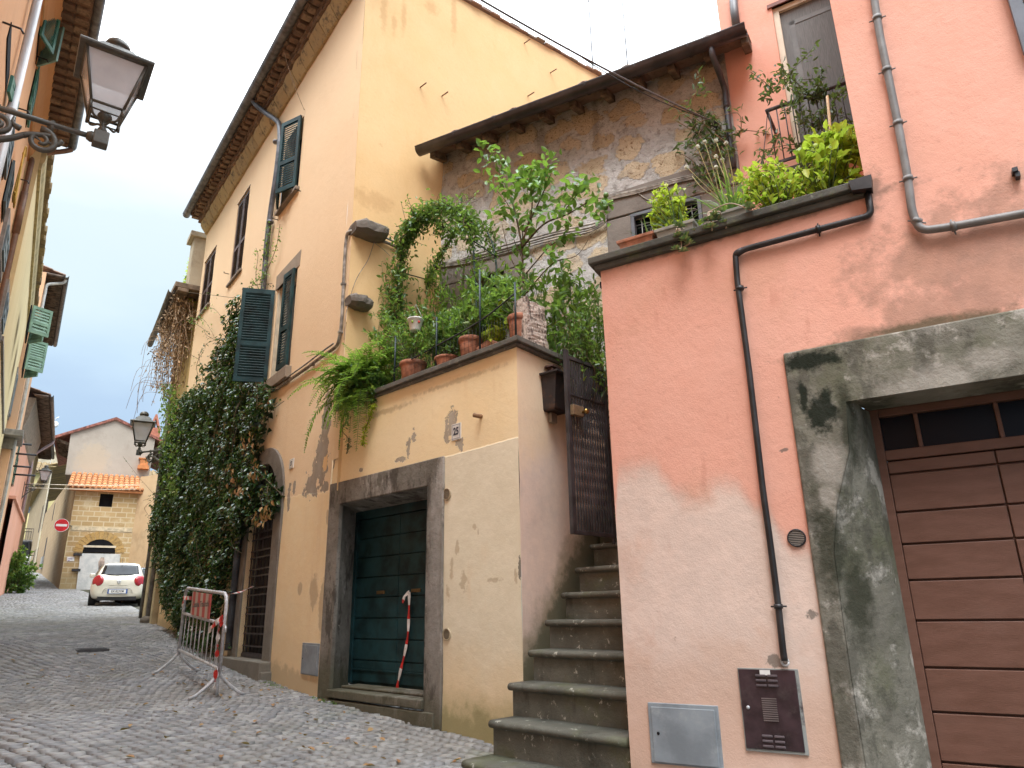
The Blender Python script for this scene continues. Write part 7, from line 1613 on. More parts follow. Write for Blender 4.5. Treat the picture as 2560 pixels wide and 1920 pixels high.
# loose shoots at the edges and up the downpipe
sh = MB()
def shoot(pts, n, L_=.055, F=FC, mbl=None, r_=.005, spread=.03):
    sp_ = smoothpath(pts, 6); sh.tube(sp_, r_, 4, cap=False)
    for _ in range(n):
        i = rg.randrange(len(sp_)-1); p = sp_[i].lerp(sp_[i+1], rg.random())+rv(rg, spread); f = rg.uniform(.6, 1.2)
        addleaf(mbl or mb, p, F.n*.5+V((0, 0, -.3))+rv(rg, .7), F.n+V((0, 0, .5))+rv(rg, .4), L_*f, L_*.62*f)
ivl = MB()
for pl_, n in (([(655, 760), (660, 700), (664, 650), (668, 610), (676, 560)], 130), ([(662, 690), (690, 620), (700, 560)], 40), ([(650, 740), (640, 690), (645, 640), (640, 620)], 30), ([(605, 770), (630, 715), (655, 690)], 90), ([(560, 800), (530, 770), (500, 790), (480, 820)], 40), ([(540, 850), (510, 800), (480, 800), (460, 805)], 40), ([(520, 830), (490, 810), (470, 800), (440, 790)], 30), ([(500, 900), (470, 880), (450, 850), (440, 830)], 18)):
    shoot([FC.P(*FC.h(x, y, .09), .09) for x, y in pl_], n, .05, mbl=ivl)
for _ in range(46):
    i = rg.randrange(len(ivp)); x, y = ivp[i]; x2, y2 = x+rg.gauss(0, 40), y+rg.gauss(10, 45)
    shoot([FC.P(*FC.h(x, y, .2), .2), FC.P(*FC.h((x+x2)/2+rg.gauss(0, 8), (y+y2)/2, .25), .25), FC.P(*FC.h(x2, y2, .18+rg.random()*.2), .25)], rg.randrange(5, 14), .06)
for _ in range(26):
    a_, b_ = rg.uniform(amin, amax), rg.uniform(bmin+.6, bmax-.8)
    if not inpoly(a_, b_, ivf): continue
    c_ = ivc(a_, b_)+.1; shoot([FC.P(a_, b_, c_), FC.P(a_+rg.gauss(0, .15), b_-.3, c_+.08), FC.P(a_+rg.gauss(0, .3), b_-.7-rg.random()*.4, c_+.02)], 10, .06, r_=.004)
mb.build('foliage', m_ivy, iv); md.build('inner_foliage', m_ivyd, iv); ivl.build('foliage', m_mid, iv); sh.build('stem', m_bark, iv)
for x, y in ((640, 1180), (665, 1275), (650, 1285), (600, 1220), (612, 1100), (575, 1180)):
    for _ in range(14):
        a_, b_ = FC.h(x+rg.gauss(0, 10), y+rg.gauss(0, 14), .42); addleaf(mdd, FC.P(a_, b_, .42), V((0, 0, -1))+rv(rg, .3), FC.n+rv(rg, .3), .09, .045)
mdd.build('withered_leaves', m_dead, iv)
# ---- dry vine on the balcony beyond
rg = random.Random(21); dv = thing('dry_vine', 'tangled brown dry vine hanging from the slate balcony beyond the ivy', 'vine', NB.P(-1.5, zN, .4))
sm, lm, gm_ = MB(), MB(), MB()
for _ in range(130):
    c_ = rg.uniform(.1, .55); L_ = rg.uniform(.4, 2.3)
    p = NB.P(rg.uniform(-2.4, -.15), zN+rg.uniform(-.3, -.1), c_); q = p+V((rg.gauss(0, .12), rg.gauss(0, .12), -L_*.5)); r2 = q+V((rg.gauss(0, .16), rg.gauss(0, .16), -L_*.5))
    pts = smoothpath([p, q, r2], 5); sm.tube(pts, .006, 4, cap=False)
    for _ in range(14):
        t = rg.randrange(len(pts)-1); addleaf(lm, pts[t]+rv(rg, .05), V((0, 0, -.8))+rv(rg, .6), rv(rg, 1), .10, .035)
for _ in range(15):
    x, y = rg.uniform(395, 425), rg.uniform(820, 1000); p = NB.P(*NB.h(x, y, .6), .6); d = V((-.55, -.1, 0)); q = p+NB.n*rg.uniform(.2, .5)+V((0, 0, .1*rg.gauss(0, 1))); r2 = q+NB.n*rg.uniform(-.1, .25)+V((0, 0, -rg.uniform(.2, .9)))
    sm.tube(smoothpath([p, q, r2], 5), .004, 4, cap=False)
sm.build('stem', m_drytwig, dv); lm.build('withered_leaves', plain('dry_leaf', (.44, .31, .19), .9, var=.3, scale=8), dv)
for _ in range(900):
    x, y = rg.uniform(404, 440), rg.uniform(960, 1240); c_ = rg.uniform(.1, .4); addleaf(gm_, NB.P(*NB.h(x+rg.gauss(0, 6), y, c_), c_), V((0, 0, -.8))+rv(rg, .6), NB.n+rv(rg, .5), .09, .05)
gm_.build('foliage', m_mid, dv)
plant('terrace_shrub', 'bright green shrub on the far terrace behind the grey rendered post', 'shrub', NB.P(-1.2, zN+.9, .0), [NB.P(*NB.h(474+rg.gauss(0, 5), 655+rg.uniform(-10, 130), .1), .1) for _ in range(34)], 22, .14, .05, m_lime, seed=5)
# ---- green bush by the far pink house
gb_ = at_d(34, 1478, 40.5); rg = random.Random(31)
plant('street_bush', 'round green bush at the foot of the far pink house', 'bush', gb_, [ell(rg, gb_+V((0, 0, .95)), .9, .9, 1.15) for _ in range(90)], 40, .15, .075, m_mid, seed=6, t0=.45, r_=.008)
# ---- terrace: arch with jasmine
rg = random.Random(41); cA = -.55
ja = thing('jasmine_arch', 'garden arch of green metal overgrown with jasmine on the terrace', 'planted arch', G3(1090, 930, cA))
fm, lm, sm = MB(), MB(), MB()
h1 = [G3(x, y, cA) for x, y in ((985, 950), (990, 800), (998, 680), (1012, 600), (1050, 545), (1105, 520), (1160, 540), (1180, 600), (1188, 700), (1195, 890))]
h2_ = [G3(x, y, cA-.55) for x, y in ((1040, 940), (1050, 790), (1072, 700), (1100, 640), (1140, 580), (1180, 560), (1215, 575), (1238, 640), (1244, 760), (1246, 880))]
for hh in (h1, h2_): fm.tube(smoothpath(hh, 4), .013, 6)
for a_, b_ in ((6, 6), (7, 7), (8, 8), (2, 2), (4, 4)): fm.tube([h1[a_], h2_[b_]], .008, 5)
fm.build('arch_frame', plain('green_arch_paint', (.02, .05, .04), .5), ja)
def vine(path, n, r_, L_, rg, dens=None):
    pp = smoothpath(path, 8)
    for _ in range(n):
        t = rg.random(); i = min(int(t*(len(pp)-1)), len(pp)-2); p = pp[i]+rv(rg, r_*.5); f = rg.uniform(.6, 1.2)
        addleaf(lm, p, rv(rg, .7)+V((0, 0, -.2)), V((0, 0, 1))+rv(rg, .6), L_*f, L_*.45*f)
    for _ in range(int(n/70)):
        i = rg.randrange(len(pp)-6); sm.tube(smoothpath([pp[i]+rv(rg, r_*.3), pp[i+3]+rv(rg, r_*.5), pp[i+5]+rv(rg, r_*.4)], 3), .005, 4, cap=False)
vine(h1[1:5], 900, .12, .07, rg); vine(h1[3:8], 1500, .13, .07, rg); vine(h2_[2:6], 450, .10, .065, rg); vine(h2_[0:4], 260, .05, .06, rg); vine(h1[7:10], 160, .09, .06, rg); vine([h1[4], h2_[4]], 420, .16, .065, rg); vine([h1[6], h2_[6], h2_[7]], 260, .14, .065, rg); vine([h1[0], h1[1], h1[2]], 420, .18, .07, rg)
for _ in range(40):
    p = rg.choice(smoothpath(h1[2:7], 5)); q = p+rv(rg, .12)+V((0, 0, .1)); r2 = q+rv(rg, .12); sm.tube([p, q, r2], .003, 4, cap=False)
    for t in (.3, .6, .9, 1): addleaf(lm, q.lerp(r2, t), rv(rg, 1), V((0, 0, 1)), .05, .022)
lm.build('foliage', m_jas, ja); sm.tube(smoothpath([h2_[0], h2_[1], h2_[2], h2_[3], h2_[4]], 4), .013, 5, cap=False); sm.build('stem', m_bark, ja)
# ---- lemon tree
rg = random.Random(51); cL = -.75
lt_ = thing('lemon_tree', 'lemon tree with green fruit rising above the terrace plants', 'tree', G3(1312, 850, cL))
tr, lm = MB(), MB(); T_ = lambda x, y, dc=0: G3(x, y, cL+dc)
br = [([(1312, 850), (1310, 760), (1308, 690), (1306, 610), (1308, 560)], .022), ([(1306, 620), (1285, 520), (1262, 460), (1240, 400), (1232, 385)], .012), ([(1308, 600), (1330, 520), (1325, 450), (1335, 420)], .012), ([(1308, 615), (1360, 560), (1420, 535), (1480, 500), (1512, 495)], .013), ([(1310, 580), (1350, 500), (1375, 440), (1385, 420)], .010), ([(1310, 690), (1370, 620), (1400, 600)], .009), ([(1308, 700), (1275, 640), (1255, 560)], .009), ([(1290, 545), (1262, 500), (1235, 470)], .008), ([(1400, 540), (1440, 490), (1450, 470)], .007), ([(1310, 740), (1380, 660), (1440, 640), (1470, 600)], .008), ([(1308, 650), (1285, 600), (1290, 580)], .007)]
for pts, r_ in br:
    d0 = rg.uniform(-.15, .2); p3 = smoothpath([T_(x, y, d0*i/len(pts)) for i, (x, y) in enumerate(pts)], 5); tr.tube(p3, [r_*(1-.72*i/(len(p3)-1)) for i in range(len(p3))], 6)
tr.build('trunk', m_bark, lt_)
cl_ = [(1205, 382), (1232, 372), (1255, 400), (1240, 430), (1262, 450), (1285, 440), (1312, 445), (1335, 425), (1320, 415), (1345, 440), (1375, 405), (1372, 440), (1290, 480), (1320, 480), (1350, 470), (1300, 520), (1340, 505), (1370, 495), (1400, 500), (1420, 485), (1415, 530), (1445, 470), (1465, 485), (1480, 520), (1500, 540), (1235, 545), (1262, 530), (1290, 555), (1325, 545), (1360, 540), (1395, 555), (1290, 620), (1310, 600), (1400, 610), (1430, 585), (1395, 640), (1330, 440), (1300, 430), (1270, 475), (1305, 460), (1340, 460), (1360, 430), (1232, 462), (1460, 455), (1420, 455), (1505, 505)]
for x, y in cl_:
    p = T_(x, y, rg.uniform(-.25, .3))
    for _ in range(12):
        f = rg.uniform(.55, 1.1); addleaf(lm, p+rv(rg, .06), rv(rg, .8)+V((0, 0, -.15)), V((0, 0, 1))+rv(rg, .6), .13*f, .068*f)
lm.build('crown', m_lem, lt_)
m_fr = plain('green_lemon', (.09, .18, .03), .4, 0, .5, bump=.1)
for x, y in ((1232, 397), (1258, 403), (1515, 488), (1514, 518), (1324, 470), (1318, 636), (1452, 560), (1340, 500)):
    mb = MB(); p = T_(x, y, .22); mb.lathe(p, [(0, -.035), (.012, -.032), (.026, -.015), (.028, .0), (.024, .018), (.010, .032), (0, .036)], 10); mb.build('fruit', m_fr, lt_)
# ---- shrubs and pots along the terrace coping
zT = bK1; cP = -.14
def onc(x, c_=cP): return GW.P(GW.A(x, 930, c_), zT, c_)
def cop_at(x, c_=cP):
    # point of the coping top seen at picture column x
    best = None
    for y in range(760, 1090, 4):
        a_, b_ = GW.h(x, y, c_)
        if best is None or abs(b_-zT) < best[0]: best = (abs(b_-zT), a_)
    return GW.P(best[1], zT, c_)
rg = random.Random(61)
plant('potted_shrub', 'leafy jasmine shrub in the large terracotta pot nearest the fern', 'potted plant', cop_at(1032), tgs(rg, [(960, 800), (1000, 780), (1040, 800), (1000, 860), (1060, 860), (1090, 830), (940, 850), (970, 900), (1020, 900)], 46, -.2, .2), 34, .075, .026, m_mid, pot=(.155, .25), seed=2)
plant('potted_shrub', 'dark leafy shrub in a squat terracotta pot between the two bigger round pots', 'potted plant', cop_at(1118), tgs(rg, [(1090, 840), (1120, 820), (1150, 840), (1090, 870), (1140, 870), (1110, 790)], 40, -.25, .2), 34, .075, .03, m_jas, pot=(.14, .15), seed=3)
plant('potted_shrub', 'spreading green shrub in the round ribbed pot left of the orange clay tile', 'potted plant', cop_at(1176), tgs(rg, [(1160, 790), (1180, 750), (1200, 780), (1220, 820), (1150, 830), (1240, 770), (1180, 720), (1230, 740)], 40, -.35, .25, 26), 34, .085, .032, m_mid, pot=(.125, .27), seed=4)
plant('potted_shrub', 'green shrub in the tall terracotta pot leaning against the bark slab', 'potted plant', cop_at(1300, -.2), tgs(rg, [(1270, 750), (1290, 710), (1250, 780), (1240, 720)], 24, -.35, .2, 22), 30, .08, .032, m_mid, pot=(.12, .33), seed=7)
def terr(x, y, c_=-.9): p = G3(x, y, c_); return V((p.x, p.y, 3.12))
plant('terrace_shrub', 'tall loose shrub with long leaves under the right half of the arch', 'shrub', terr(1120, 850), tgs(rg, [(1110, 720), (1150, 700), (1180, 680), (1220, 690), (1260, 710), (1130, 760), (1210, 740), (1250, 670), (1190, 660)], 46, -.9, .3, 28), 30, .10, .034, m_mid, seed=8)
plant('terrace_shrub', 'yellowish thin leaved shrub behind the hanging white pot', 'shrub', terr(1080, 850), tgs(rg, [(1060, 760), (1080, 700), (1100, 780), (1085, 650), (1050, 720), (1110, 830)], 44, -.9, .2, 22), 28, .075, .022, m_fern, seed=9)
plant('terrace_shrub', 'sprawling yellow green shrub at the terrace end beside the ochre side wall', 'shrub', terr(960, 900, -.6), tgs(rg, [(930, 760), (940, 800), (920, 830), (960, 740), (950, 860), (900, 850), (930, 690), (980, 660)], 56, -.5, .2, 22), 30, .085, .026, m_mid, seed=10)
plant('terrace_shrub', 'broad leaved bright shrub just behind the bark slab', 'shrub', terr(1370, 800, -1.1), tgs(rg, [(1350, 720), (1380, 700), (1410, 720), (1440, 740), (1340, 690), (1400, 690), (1370, 740)], 34, -1.0, .3, 24), 26, .11, .045, m_mid, seed=12)
plant('terrace_shrub', 'upright slender glossy shrub between the bark slab and the salmon wall', 'shrub', terr(1445, 850, -1.3), tgs(rg, [(1410, 660), (1420, 690), (1440, 700), (1470, 720), (1490, 730), (1480, 760), (1450, 780)], 22, -1.3, .3, 18), 30, .10, .036, m_jas, seed=13)
plant('terrace_shrub', 'feathery light green shrub against the salmon wall corner above the gate', 'shrub', terr(1495, 880, -1.0), tgs(rg, [(1480, 780), (1500, 800), (1510, 840), (1470, 830), (1500, 870), (1490, 760), (1460, 880)], 36, -.9, .2, 16), 30, .05, .018, m_jas, seed=14)
plant('terrace_shrub', 'dark leggy bush with bare stems above the top of the iron gate', 'shrub', terr(1450, 900, -.8), tgs(rg, [(1440, 820), (1430, 780), (1460, 850), (1480, 880), (1420, 840), (1450, 800)], 56, -.7, .2, 20), 16, .07, .028, m_jas, m_bark, seed=15)
plant('potted_shrub', 'yellow tinged shrub in the sloping orange clay planter', 'potted plant', cop_at(1235, -.3), tgs(rg, [(1235, 830), (1255, 820), (1245, 800), (1215, 830)], 16, -.25, .1, 14), 14, .09, .05, m_lime, seed=16)
mb = MB(); q = cop_at(1235, -.2); a_ = GW.loc(q)[0]; mb.poly(GW, [(a_-.17, zT), (a_+.16, zT), (a_+.10, zT+.13), (a_-.02, zT+.16), (a_-.17, zT+.12)], -.34, -.10); o = mb.build('clay_planter', m_terra, bevel=.006); tag(o, 'sloping orange clay planter on the ochre terrace coping', 'planter')
# hanging white pot
p = G3(1038, 828, -.12); hp = thing('hanging_pot', 'white painted hanging pot with small fruit motifs on the jasmine arch', 'pot', p); mb = MB(); mb.lathe(p, [(.0, .0), (.06, .0), (.065, .01), (.088, .13), (.095, .135), (.098, .15), (.088, .15), (.08, .12), (0, .12)], 20); mb.build('pot', plain('white_enamel', (.78, .78, .76), .3, spec=.5), hp)
vd = V((-p.x, -p.y, 0)).normalized(); sd_ = V((-vd.y, vd.x, 0))
for k_, (m_, off_) in enumerate(((plain('motif_green', (.30, .50, .06), .5), -.035), (plain('motif_red', (.6, .05, .05), .5), .04))):
    mb = MB(); mb.sphere(p+vd*.070+sd_*off_+V((0, 0, .09)), .016, 8, (1, 1, 1.1)); mb.build('fruit_motif', m_, hp)
mb = MB(); mb.tube([p+V((.09, 0, .15)), p+V((0, 0, .34)), p-V((.09, 0, -.15))], .003, 4); mb.build('handle', m_steel, hp)
# bark slab on the return coping
def slabrock():
    mb = MB(); nx, ny = 18, 30; A0, A1 = .15, .52; 
    rings = []
    for j in range(ny+1):
        z = zT-.01+.50*j/ny; ring = []
        for i in range(nx):
            t = i/nx*4; s_ = int(t); f = t-s_
            corner = [(A0, .03), (A1, .03), (A1, -.15), (A0, -.15)]; x0, c0_ = corner[s_]; x1, c1_ = corner[(s_+1) % 4]
            x, c_ = x0+(x1-x0)*f, c0_+(c1_-c0_)*f; p = RT.P(x*(1-.08*j/ny), z-.05*max(0, x)*(j/ny), c_); nzv = mnoise.noise(V((p.x*22, p.y*22, p.z*9)))*.022+mnoise.noise(p*45)*.010
            ring.append(p+RT.n*nzv+V((0, 0, nzv*.8)))
        rings.append(ring)
    mb.loft(rings); k = MT('pale_bark_slab'); c_ = k.mix(k.smooth(k.noise(26, 5, .7, .6, stretch=(1, 1, .5)), .38, .52), (.17, .135, .115), (.62, .52, .45)); m_ = k.out(c_, .95, [(k.noise(30, 5, .7, .5, stretch=(1, 1, .5)), 1, .03)])
    o = mb.build('bark_slab', m_); tag(o, 'upright pinkish slab of rough bark on the terrace corner beside the gate', 'bark slab')
slabrock()
# wire railing on the terrace coping
wr = thing('wire_railing', 'dark post and wire mesh railing along the ochre terrace coping', 'railing', cop_at(1100)); mb = MB()
pr = [cop_at(985, -.03), cop_at(1090, -.03), cop_at(1200, -.03), cop_at(1290, -.03)]
for p in pr:
    mb = MB(); mb.tube([p, p+V((0, 0, .62 if p != pr[2] else .95))], .012, 6); mb.build('post', plain('dark_green_post', (.018, .035, .04), .5), wr)
mb = MB(); mb.tube(smoothpath([pr[0]+V((0, 0, .22)), pr[1]+V((0, 0, .28)), pr[2]+V((0, 0, .36)), pr[3]+V((0, 0, .5))], 6), .009, 5)
for a_, b_ in zip(pr, pr[1:]):
    for i in range(12): p = a_.lerp(b_, i/12); mb.tube([p, p+V((0, 0, .3))], .0015, 3)
    for z in (.06, .12, .18, .24, .30): mb.tube([a_+V((0, 0, z)), b_+V((0, 0, z))], .0015, 3)
mb.build('wire', m_iron, wr)
# ---- big fern spilling over the wall end
rg = random.Random(71); fb_ = cop_at(905, .02)+V((0, 0, .05)); fe = thing('fern', 'large bright fern spilling over the left end of the terrace wall', 'fern', fb_)
lm, sm = MB(), MB()
def frond(b0, d, L_, droop, mbl, w_=.085, n=26):
    pts = []; p = V(b0); v = d.normalized()
    for i in range(n): pts.append(V(p)); p += v*L_/n; v = (v+V((0, 0, -droop/n*2))).normalized()
    sm.tube(pts, .0025, 3, cap=False); s0 = d.cross(V((0, 0, 1)));
    s0 = s0.normalized() if s0.length > .05 else V((1, 0, 0))
    for i in range(3, n):
        t = i/n; ll = w_*math.sin(math.pi*min(1, .15+.85*t)**.8)*1.05+.008; dd_ = pts[i]-pts[i-1]
        for s_ in (-1, 1): addleaf(mbl, pts[i], s0*s_+dd_.normalized()*.35+rv(rg, .12), s0.cross(dd_)*s_*0+V((0, 0, 1))+rv(rg, .2), ll, .020, .1, .1)
for i in range(110):
    az = rg.uniform(0, 2*math.pi); d = V((math.cos(az), math.sin(az), rg.uniform(.5, 2.0)))
    d += GW.n*.3-GW.u*.3; frond(fb_+rv(rg, .09)+V((0, 0, .10)), d, rg.uniform(.4, .8), rg.uniform(.5, 1.5), lm)
for i in range(14): frond(fb_+rv(rg, .1)+GW.n*.1, GW.n*.8+rv(rg, .4)-GW.u*rg.uniform(-.5, .6), rg.uniform(.5, .8), rg.uniform(1.5, 2.8), lm)
lm.build('fronds', m_fern, fe); sm.build('stem', m_twig, fe)
rg = random.Random(72); tg_ = [ell(rg, fb_+GW.u*.12+GW.n*.10+V((0, 0, -.0)), .32, .32, .30) for _ in range(60)]
plant('trailing_shrub', 'leafy green plant hanging between the fern and the big terracotta pot', 'plant', cop_at(930, .0), tg_, 24, .085, .034, m_mid, seed=17)
# hanging succulent tails below the fern
for nm, lb_, path, ml, L_, n in (('hanging_succulent', 'grey green succulent tail hanging lowest below the fern', [(865, 1020), (868, 1050), (855, 1075), (872, 1100), (866, 1135)], m_suc, .035, 260), ('trailing_fern', 'yellow green feathery tail hanging to the right of the succulent', [(935, 1010), (925, 1040), (912, 1080), (906, 1115)], m_lime, .04, 200)):
    rg = random.Random(n); pp = smoothpath([GW.P(*GW.h(x, y, .08), .08) for x, y in path], 8); o = thing(nm, lb_, 'trailing plant', pp[0]); sm, lm = MB(), MB(); sm.tube(pp, .005, 4)
    for i in range(n):
        t = rg.random(); q = int(t*(len(pp)-2)); 
        if 'succ' in nm and .45 < t < .75: continue
        addleaf(lm, pp[q]+rv(rg, .012), rv(rg, .8)+V((0, 0, -.4)), rv(rg, 1), L_*rg.uniform(.7, 1.2), L_*.4)
    sm.build('stem', m_bark, o); lm.build('foliage', ml, o)
m_pvs = plain('pale_vine_stem', (.40, .30, .22), .7)
# ---- salmon ledge: planters and plants
zL = bC1
def ledge(x, c_=-.12):
    best = None
    for y in range(400, 700, 3):
        a_, b_ = PK.h(x, y, c_)
        if best is None or abs(b_-zL) < best[0]: best = (abs(b_-zL), a_)
    return best[1]
def trough(name, label, x0, x1, h_, m, c0=-.30, c1=-.04):
    a0, a1 = ledge(x0, c1), ledge(x1, c1); o = thing(name, label, 'planter', PK.P((a0+a1)/2, zL, (c0+c1)/2)); mb = MB(); t = .012
    rr = [[PK.P(a, z, c_) for a, c_ in ((a0-e, c0-e), (a1+e, c0-e), (a1+e, c1+e), (a0-e, c1+e))] for z, e in ((zL, -.02), (zL+h_*.8, -.002), (zL+h_*.81, .010), (zL+h_, .012), (zL+h_, -.006), (zL+h_*.85, -.015))]
    mb.loft(rr); b = mb.build('trough', m, o, bevel=.004); mb = MB(); mb.loft([[PK.P(a, z, c_) for a, c_ in ((a0+.01, c0+.01), (a1-.01, c0+.01), (a1-.01, c1-.01), (a0+.01, c1-.01))] for z in (zL+h_*.84, zL+h_*.87)]); mb.build('soil', m_soil, o)
    return a0, a1, zL+h_*.86
t1 = trough('flower_trough', 'terracotta flower trough at the left end of the salmon ledge', 1548, 1634, .13, m_terra)
t2 = trough('flower_trough', 'pale grey flower trough in the middle of the salmon ledge beside the terracotta one', 1642, 1736, .13, m_concp)
t3 = trough('flower_trough', 'grey concrete flower trough further right under the tall flower stalks', 1795, 1870, .12, m_concp)
def L3(x, y, c_=-.2): return PK.P(*PK.h(x, y, c_), c_)
rg = random.Random(81)
def rosette(mb, p, r_, n, up=V((0, 0, 1))):
    for i in range(n):
        a_ = i*2.4; d = V((math.cos(a_), math.sin(a_), .15+.9*(i/n))); addleaf(mb, p, d, V((0, 0, 1)), r_*(1-.4*i/n), r_*.42, .25, -.15)
o = thing('succulent', 'small succulents dotted in the terracotta trough on the salmon ledge', 'succulent', PK.P(t1[0]+.1, t1[2], -.15)); mb = MB()
for _ in range(7): mb = MB(); rosette(mb, PK.P(rg.uniform(t1[0]+.03, t1[1]-.03), t1[2]+.02, rg.uniform(-.25, -.08)), .045, 12); mb.build('rosette', m_suc, o)
p = PK.P(t2[0]+.12, t2[2], -.16); plant('basil_shrub', 'yellow green basil like shrub in the pale grey trough', 'shrub', p, tgs(rg, [(1660, 490), (1650, 530), (1680, 540), (1640, 560), (1690, 565), (1665, 510), (1700, 575)], 30, -.18, .07, 9, PK), 24, .055, .026, m_lime, seed=18, t0=.2)
# narrow grass-like tufts
def tuft(name, label, base, n, L_, lean, ml, seed, w_=.006, fl=None):
    rg = random.Random(seed); o = thing(name, label, 'grass tuft', base); lm = MB(); fm = MB(); smb = MB()
    for _ in range(n):
        d = V((rg.gauss(0, lean), rg.gauss(0, lean), 1)).normalized(); l_ = L_*rg.uniform(.5, 1.1); p = base+V((rg.gauss(0, .04), rg.gauss(0, .04), 0)); pts = []
        v = V(d)
        for i in range(7): pts.append(V(p)); p += v*l_/6; v = (v+V((d.x*.25, d.y*.25, -.18))).normalized()
        s_ = d.cross(V((.2, .9, .1))).normalized(); k_ = len(lm.v)
        for i, q in enumerate(pts): ww = w_*(1-i/6.5); lm.v += [tuple(q-s_*ww), tuple(q+s_*ww)]
        for i in range(6): lm.f.append((k_+2*i, k_+2*i+1, k_+2*i+3, k_+2*i+2)); lm.m.append(0); lm.sm.append(True)
    lm.build('blades', ml, o)
    return o
tuft('grass_tuft', 'stringy blue green grass hanging over the pale grey trough', PK.P(t2[1]-.15, t2[2], -.16), 60, .36, .7, m_gry, 3)
tuft('grass_tuft', 'thin blades rising from the terracotta trough in front of the barred window', PK.P(t1[1]-.1, t1[2], -.18), 16, .22, .35, m_gry, 4)
fo = tuft('onion_flowers', 'clump of tall onion stalks with small white flower heads on the salmon ledge', PK.P((t3[0]+t3[1])/2-.02, t3[2], -.17), 90, .42, .35, m_mid, 5); fo['category'] = 'flowers'
m_petal = plain('white_petals', (.72, .72, .60), .7)
sm, fm = MB(), MB(); b0 = PK.P((t3[0]+t3[1])/2-.02, t3[2], -.17)
for x, y in ((1744, 367), (1762, 355), (1790, 352), (1815, 358), (1790, 392), (1806, 400), (1790, 418), (1717, 418), (1730, 440), (1765, 440)):
    tp = L3(x, y, -.2+rg.uniform(-.1, .12)); sm.tube(smoothpath([b0+rv(rg, .03), b0.lerp(tp, .55)+rv(rg, .02), tp], 4), .0035, 4)
    if y < 425:
        fm = MB(); fm.sphere(tp, .012, 8)
        for _ in range(30): fm.sphere(tp+rv(rg, 1).normalized()*.013, .0065, 4)
        fm.build('flower_head', m_petal, fo)
sm.build('stem', plain('straw_stalk', (.34, .28, .12), .8, var=.2), fo); pass
L0, L1 = ledge(1850), aT-.05
plant('lime_shrub', 'low lime green leafy shrub running along the right half of the salmon ledge', 'shrub', PK.P((L0+L1)/2-.12, zL, -.22), tgs(rg, [(1850, 440), (1870, 480), (1900, 450), (1930, 470), (1960, 440), (1990, 470), (1840, 500), (1920, 500), (1975, 490), (2010, 450), (2040, 480), (1880, 430), (1945, 420), (2030, 420)], 70, -.22, .14, 15, PK), 12, .062, .034, m_lime, seed=19, t0=.3)
plant('lime_shrub', 'tall lime green shrub at the end of the salmon ledge by the bamboo cane', 'shrub', PK.P(L1-.2, zL, -.22), tgs(rg, [(2050, 350), (2080, 330), (2110, 340), (2130, 370), (2060, 390), (2090, 400), (2120, 420), (2020, 390), (2100, 460), (2060, 440), (2140, 440), (2130, 330), (2080, 370)], 60, -.22, .14, 13, PK), 15, .08, .044, m_lime, seed=20, t0=.25)
# clay pots standing on the ledge, mostly hidden by the shrubs
for i, (x, lb_) in enumerate(((1905, 'short terracotta pot hidden under the low lime shrub'), (2085, 'terracotta pot hidden under the tall lime shrub'))):
    a_ = ledge(x, -.25); o = thing('clay_pot', lb_, 'pot', PK.P(a_, zL, -.3)); potmesh(o, PK.P(a_, zL, -.3), .11, .14)
mb = MB(); mb.tube([PK.P(L1-.14, zL, -.2), L3(2068, 240, -.2)], .009, 6); o = mb.build('bamboo_cane', plain('bamboo', (.50, .32, .17), .6)); tag(o, 'pale bamboo cane sticking up from the tall lime shrub', 'cane')
for nm, lb_, pts, seed in (('hanging_succulent', 'succulent rosettes with curling pale stems hanging from the pale grey trough', [(1695, 575), (1705, 590), (1730, 585), (1715, 600), (1700, 620), (1722, 605)], 1), ('hanging_succulent', 'succulent rosettes on loose stems below the grey concrete trough', [(1770, 545), (1785, 555), (1815, 565), (1800, 540), (1875, 520), (1780, 570)], 2)):
    rg = random.Random(seed); base = L3(pts[0][0], pts[0][1]-14, -.02); o = thing(nm, lb_, 'succulent', base); sm, lm = MB(), MB()
    for x, y in pts:
        tp = L3(x, y, rg.uniform(.05, .12)); sm = MB(); sm.tube(smoothpath([base, base.lerp(tp, .5)+rv(rg, .03)-V((0, 0, .04)), tp-V((0, 0, .015)), tp], 5), .0045, 5); sm.build('stem', m_pvs, o)
        for _ in range(2): lm = MB(); rosette(lm, tp+rv(rg, .015), .05, 14); lm.build('rosette', m_suc, o)
    pass
# climbers on the balustrade and on the stone wall
rg = random.Random(91); o = thing('climbing_vine', 'thin grey green climber woven through the black balustrade', 'vine', PK.P(r0[0]+.4, bb, CRL)); sm, lm = MB(), MB()
for _ in range(26):
    x, y = rg.choice([(2000, 260), (2030, 240), (2060, 230), (2090, 240), (2000, 300), (2020, 330), (2050, 280), (2080, 280), (2040, 350), (1990, 360), (1950, 180), (1930, 220), (1940, 350), (1970, 200)]); p = PK.P(*PK.h(x, y, CRL+.02), CRL+.02)
    q = p+rv(rg, .16); r2 = q+rv(rg, .14); pp = smoothpath([p, q, r2], 4); sm.tube(pp, .004, 4, cap=False)
    for _ in range(34): i = rg.randrange(len(pp)); addleaf(lm, pp[i]+rv(rg, .03), rv(rg, .8), V((0, 0, 1))+rv(rg, .6), .075, .028)
sm.build('stem', m_twig, o); lm.build('foliage', m_gry, o)
o = thing('climbing_vine', 'wispy climber with pale stems on the stone wall beside the downpipe', 'vine', SN.P(4.2, 4.6, .1)); sm, lm = MB(), MB()
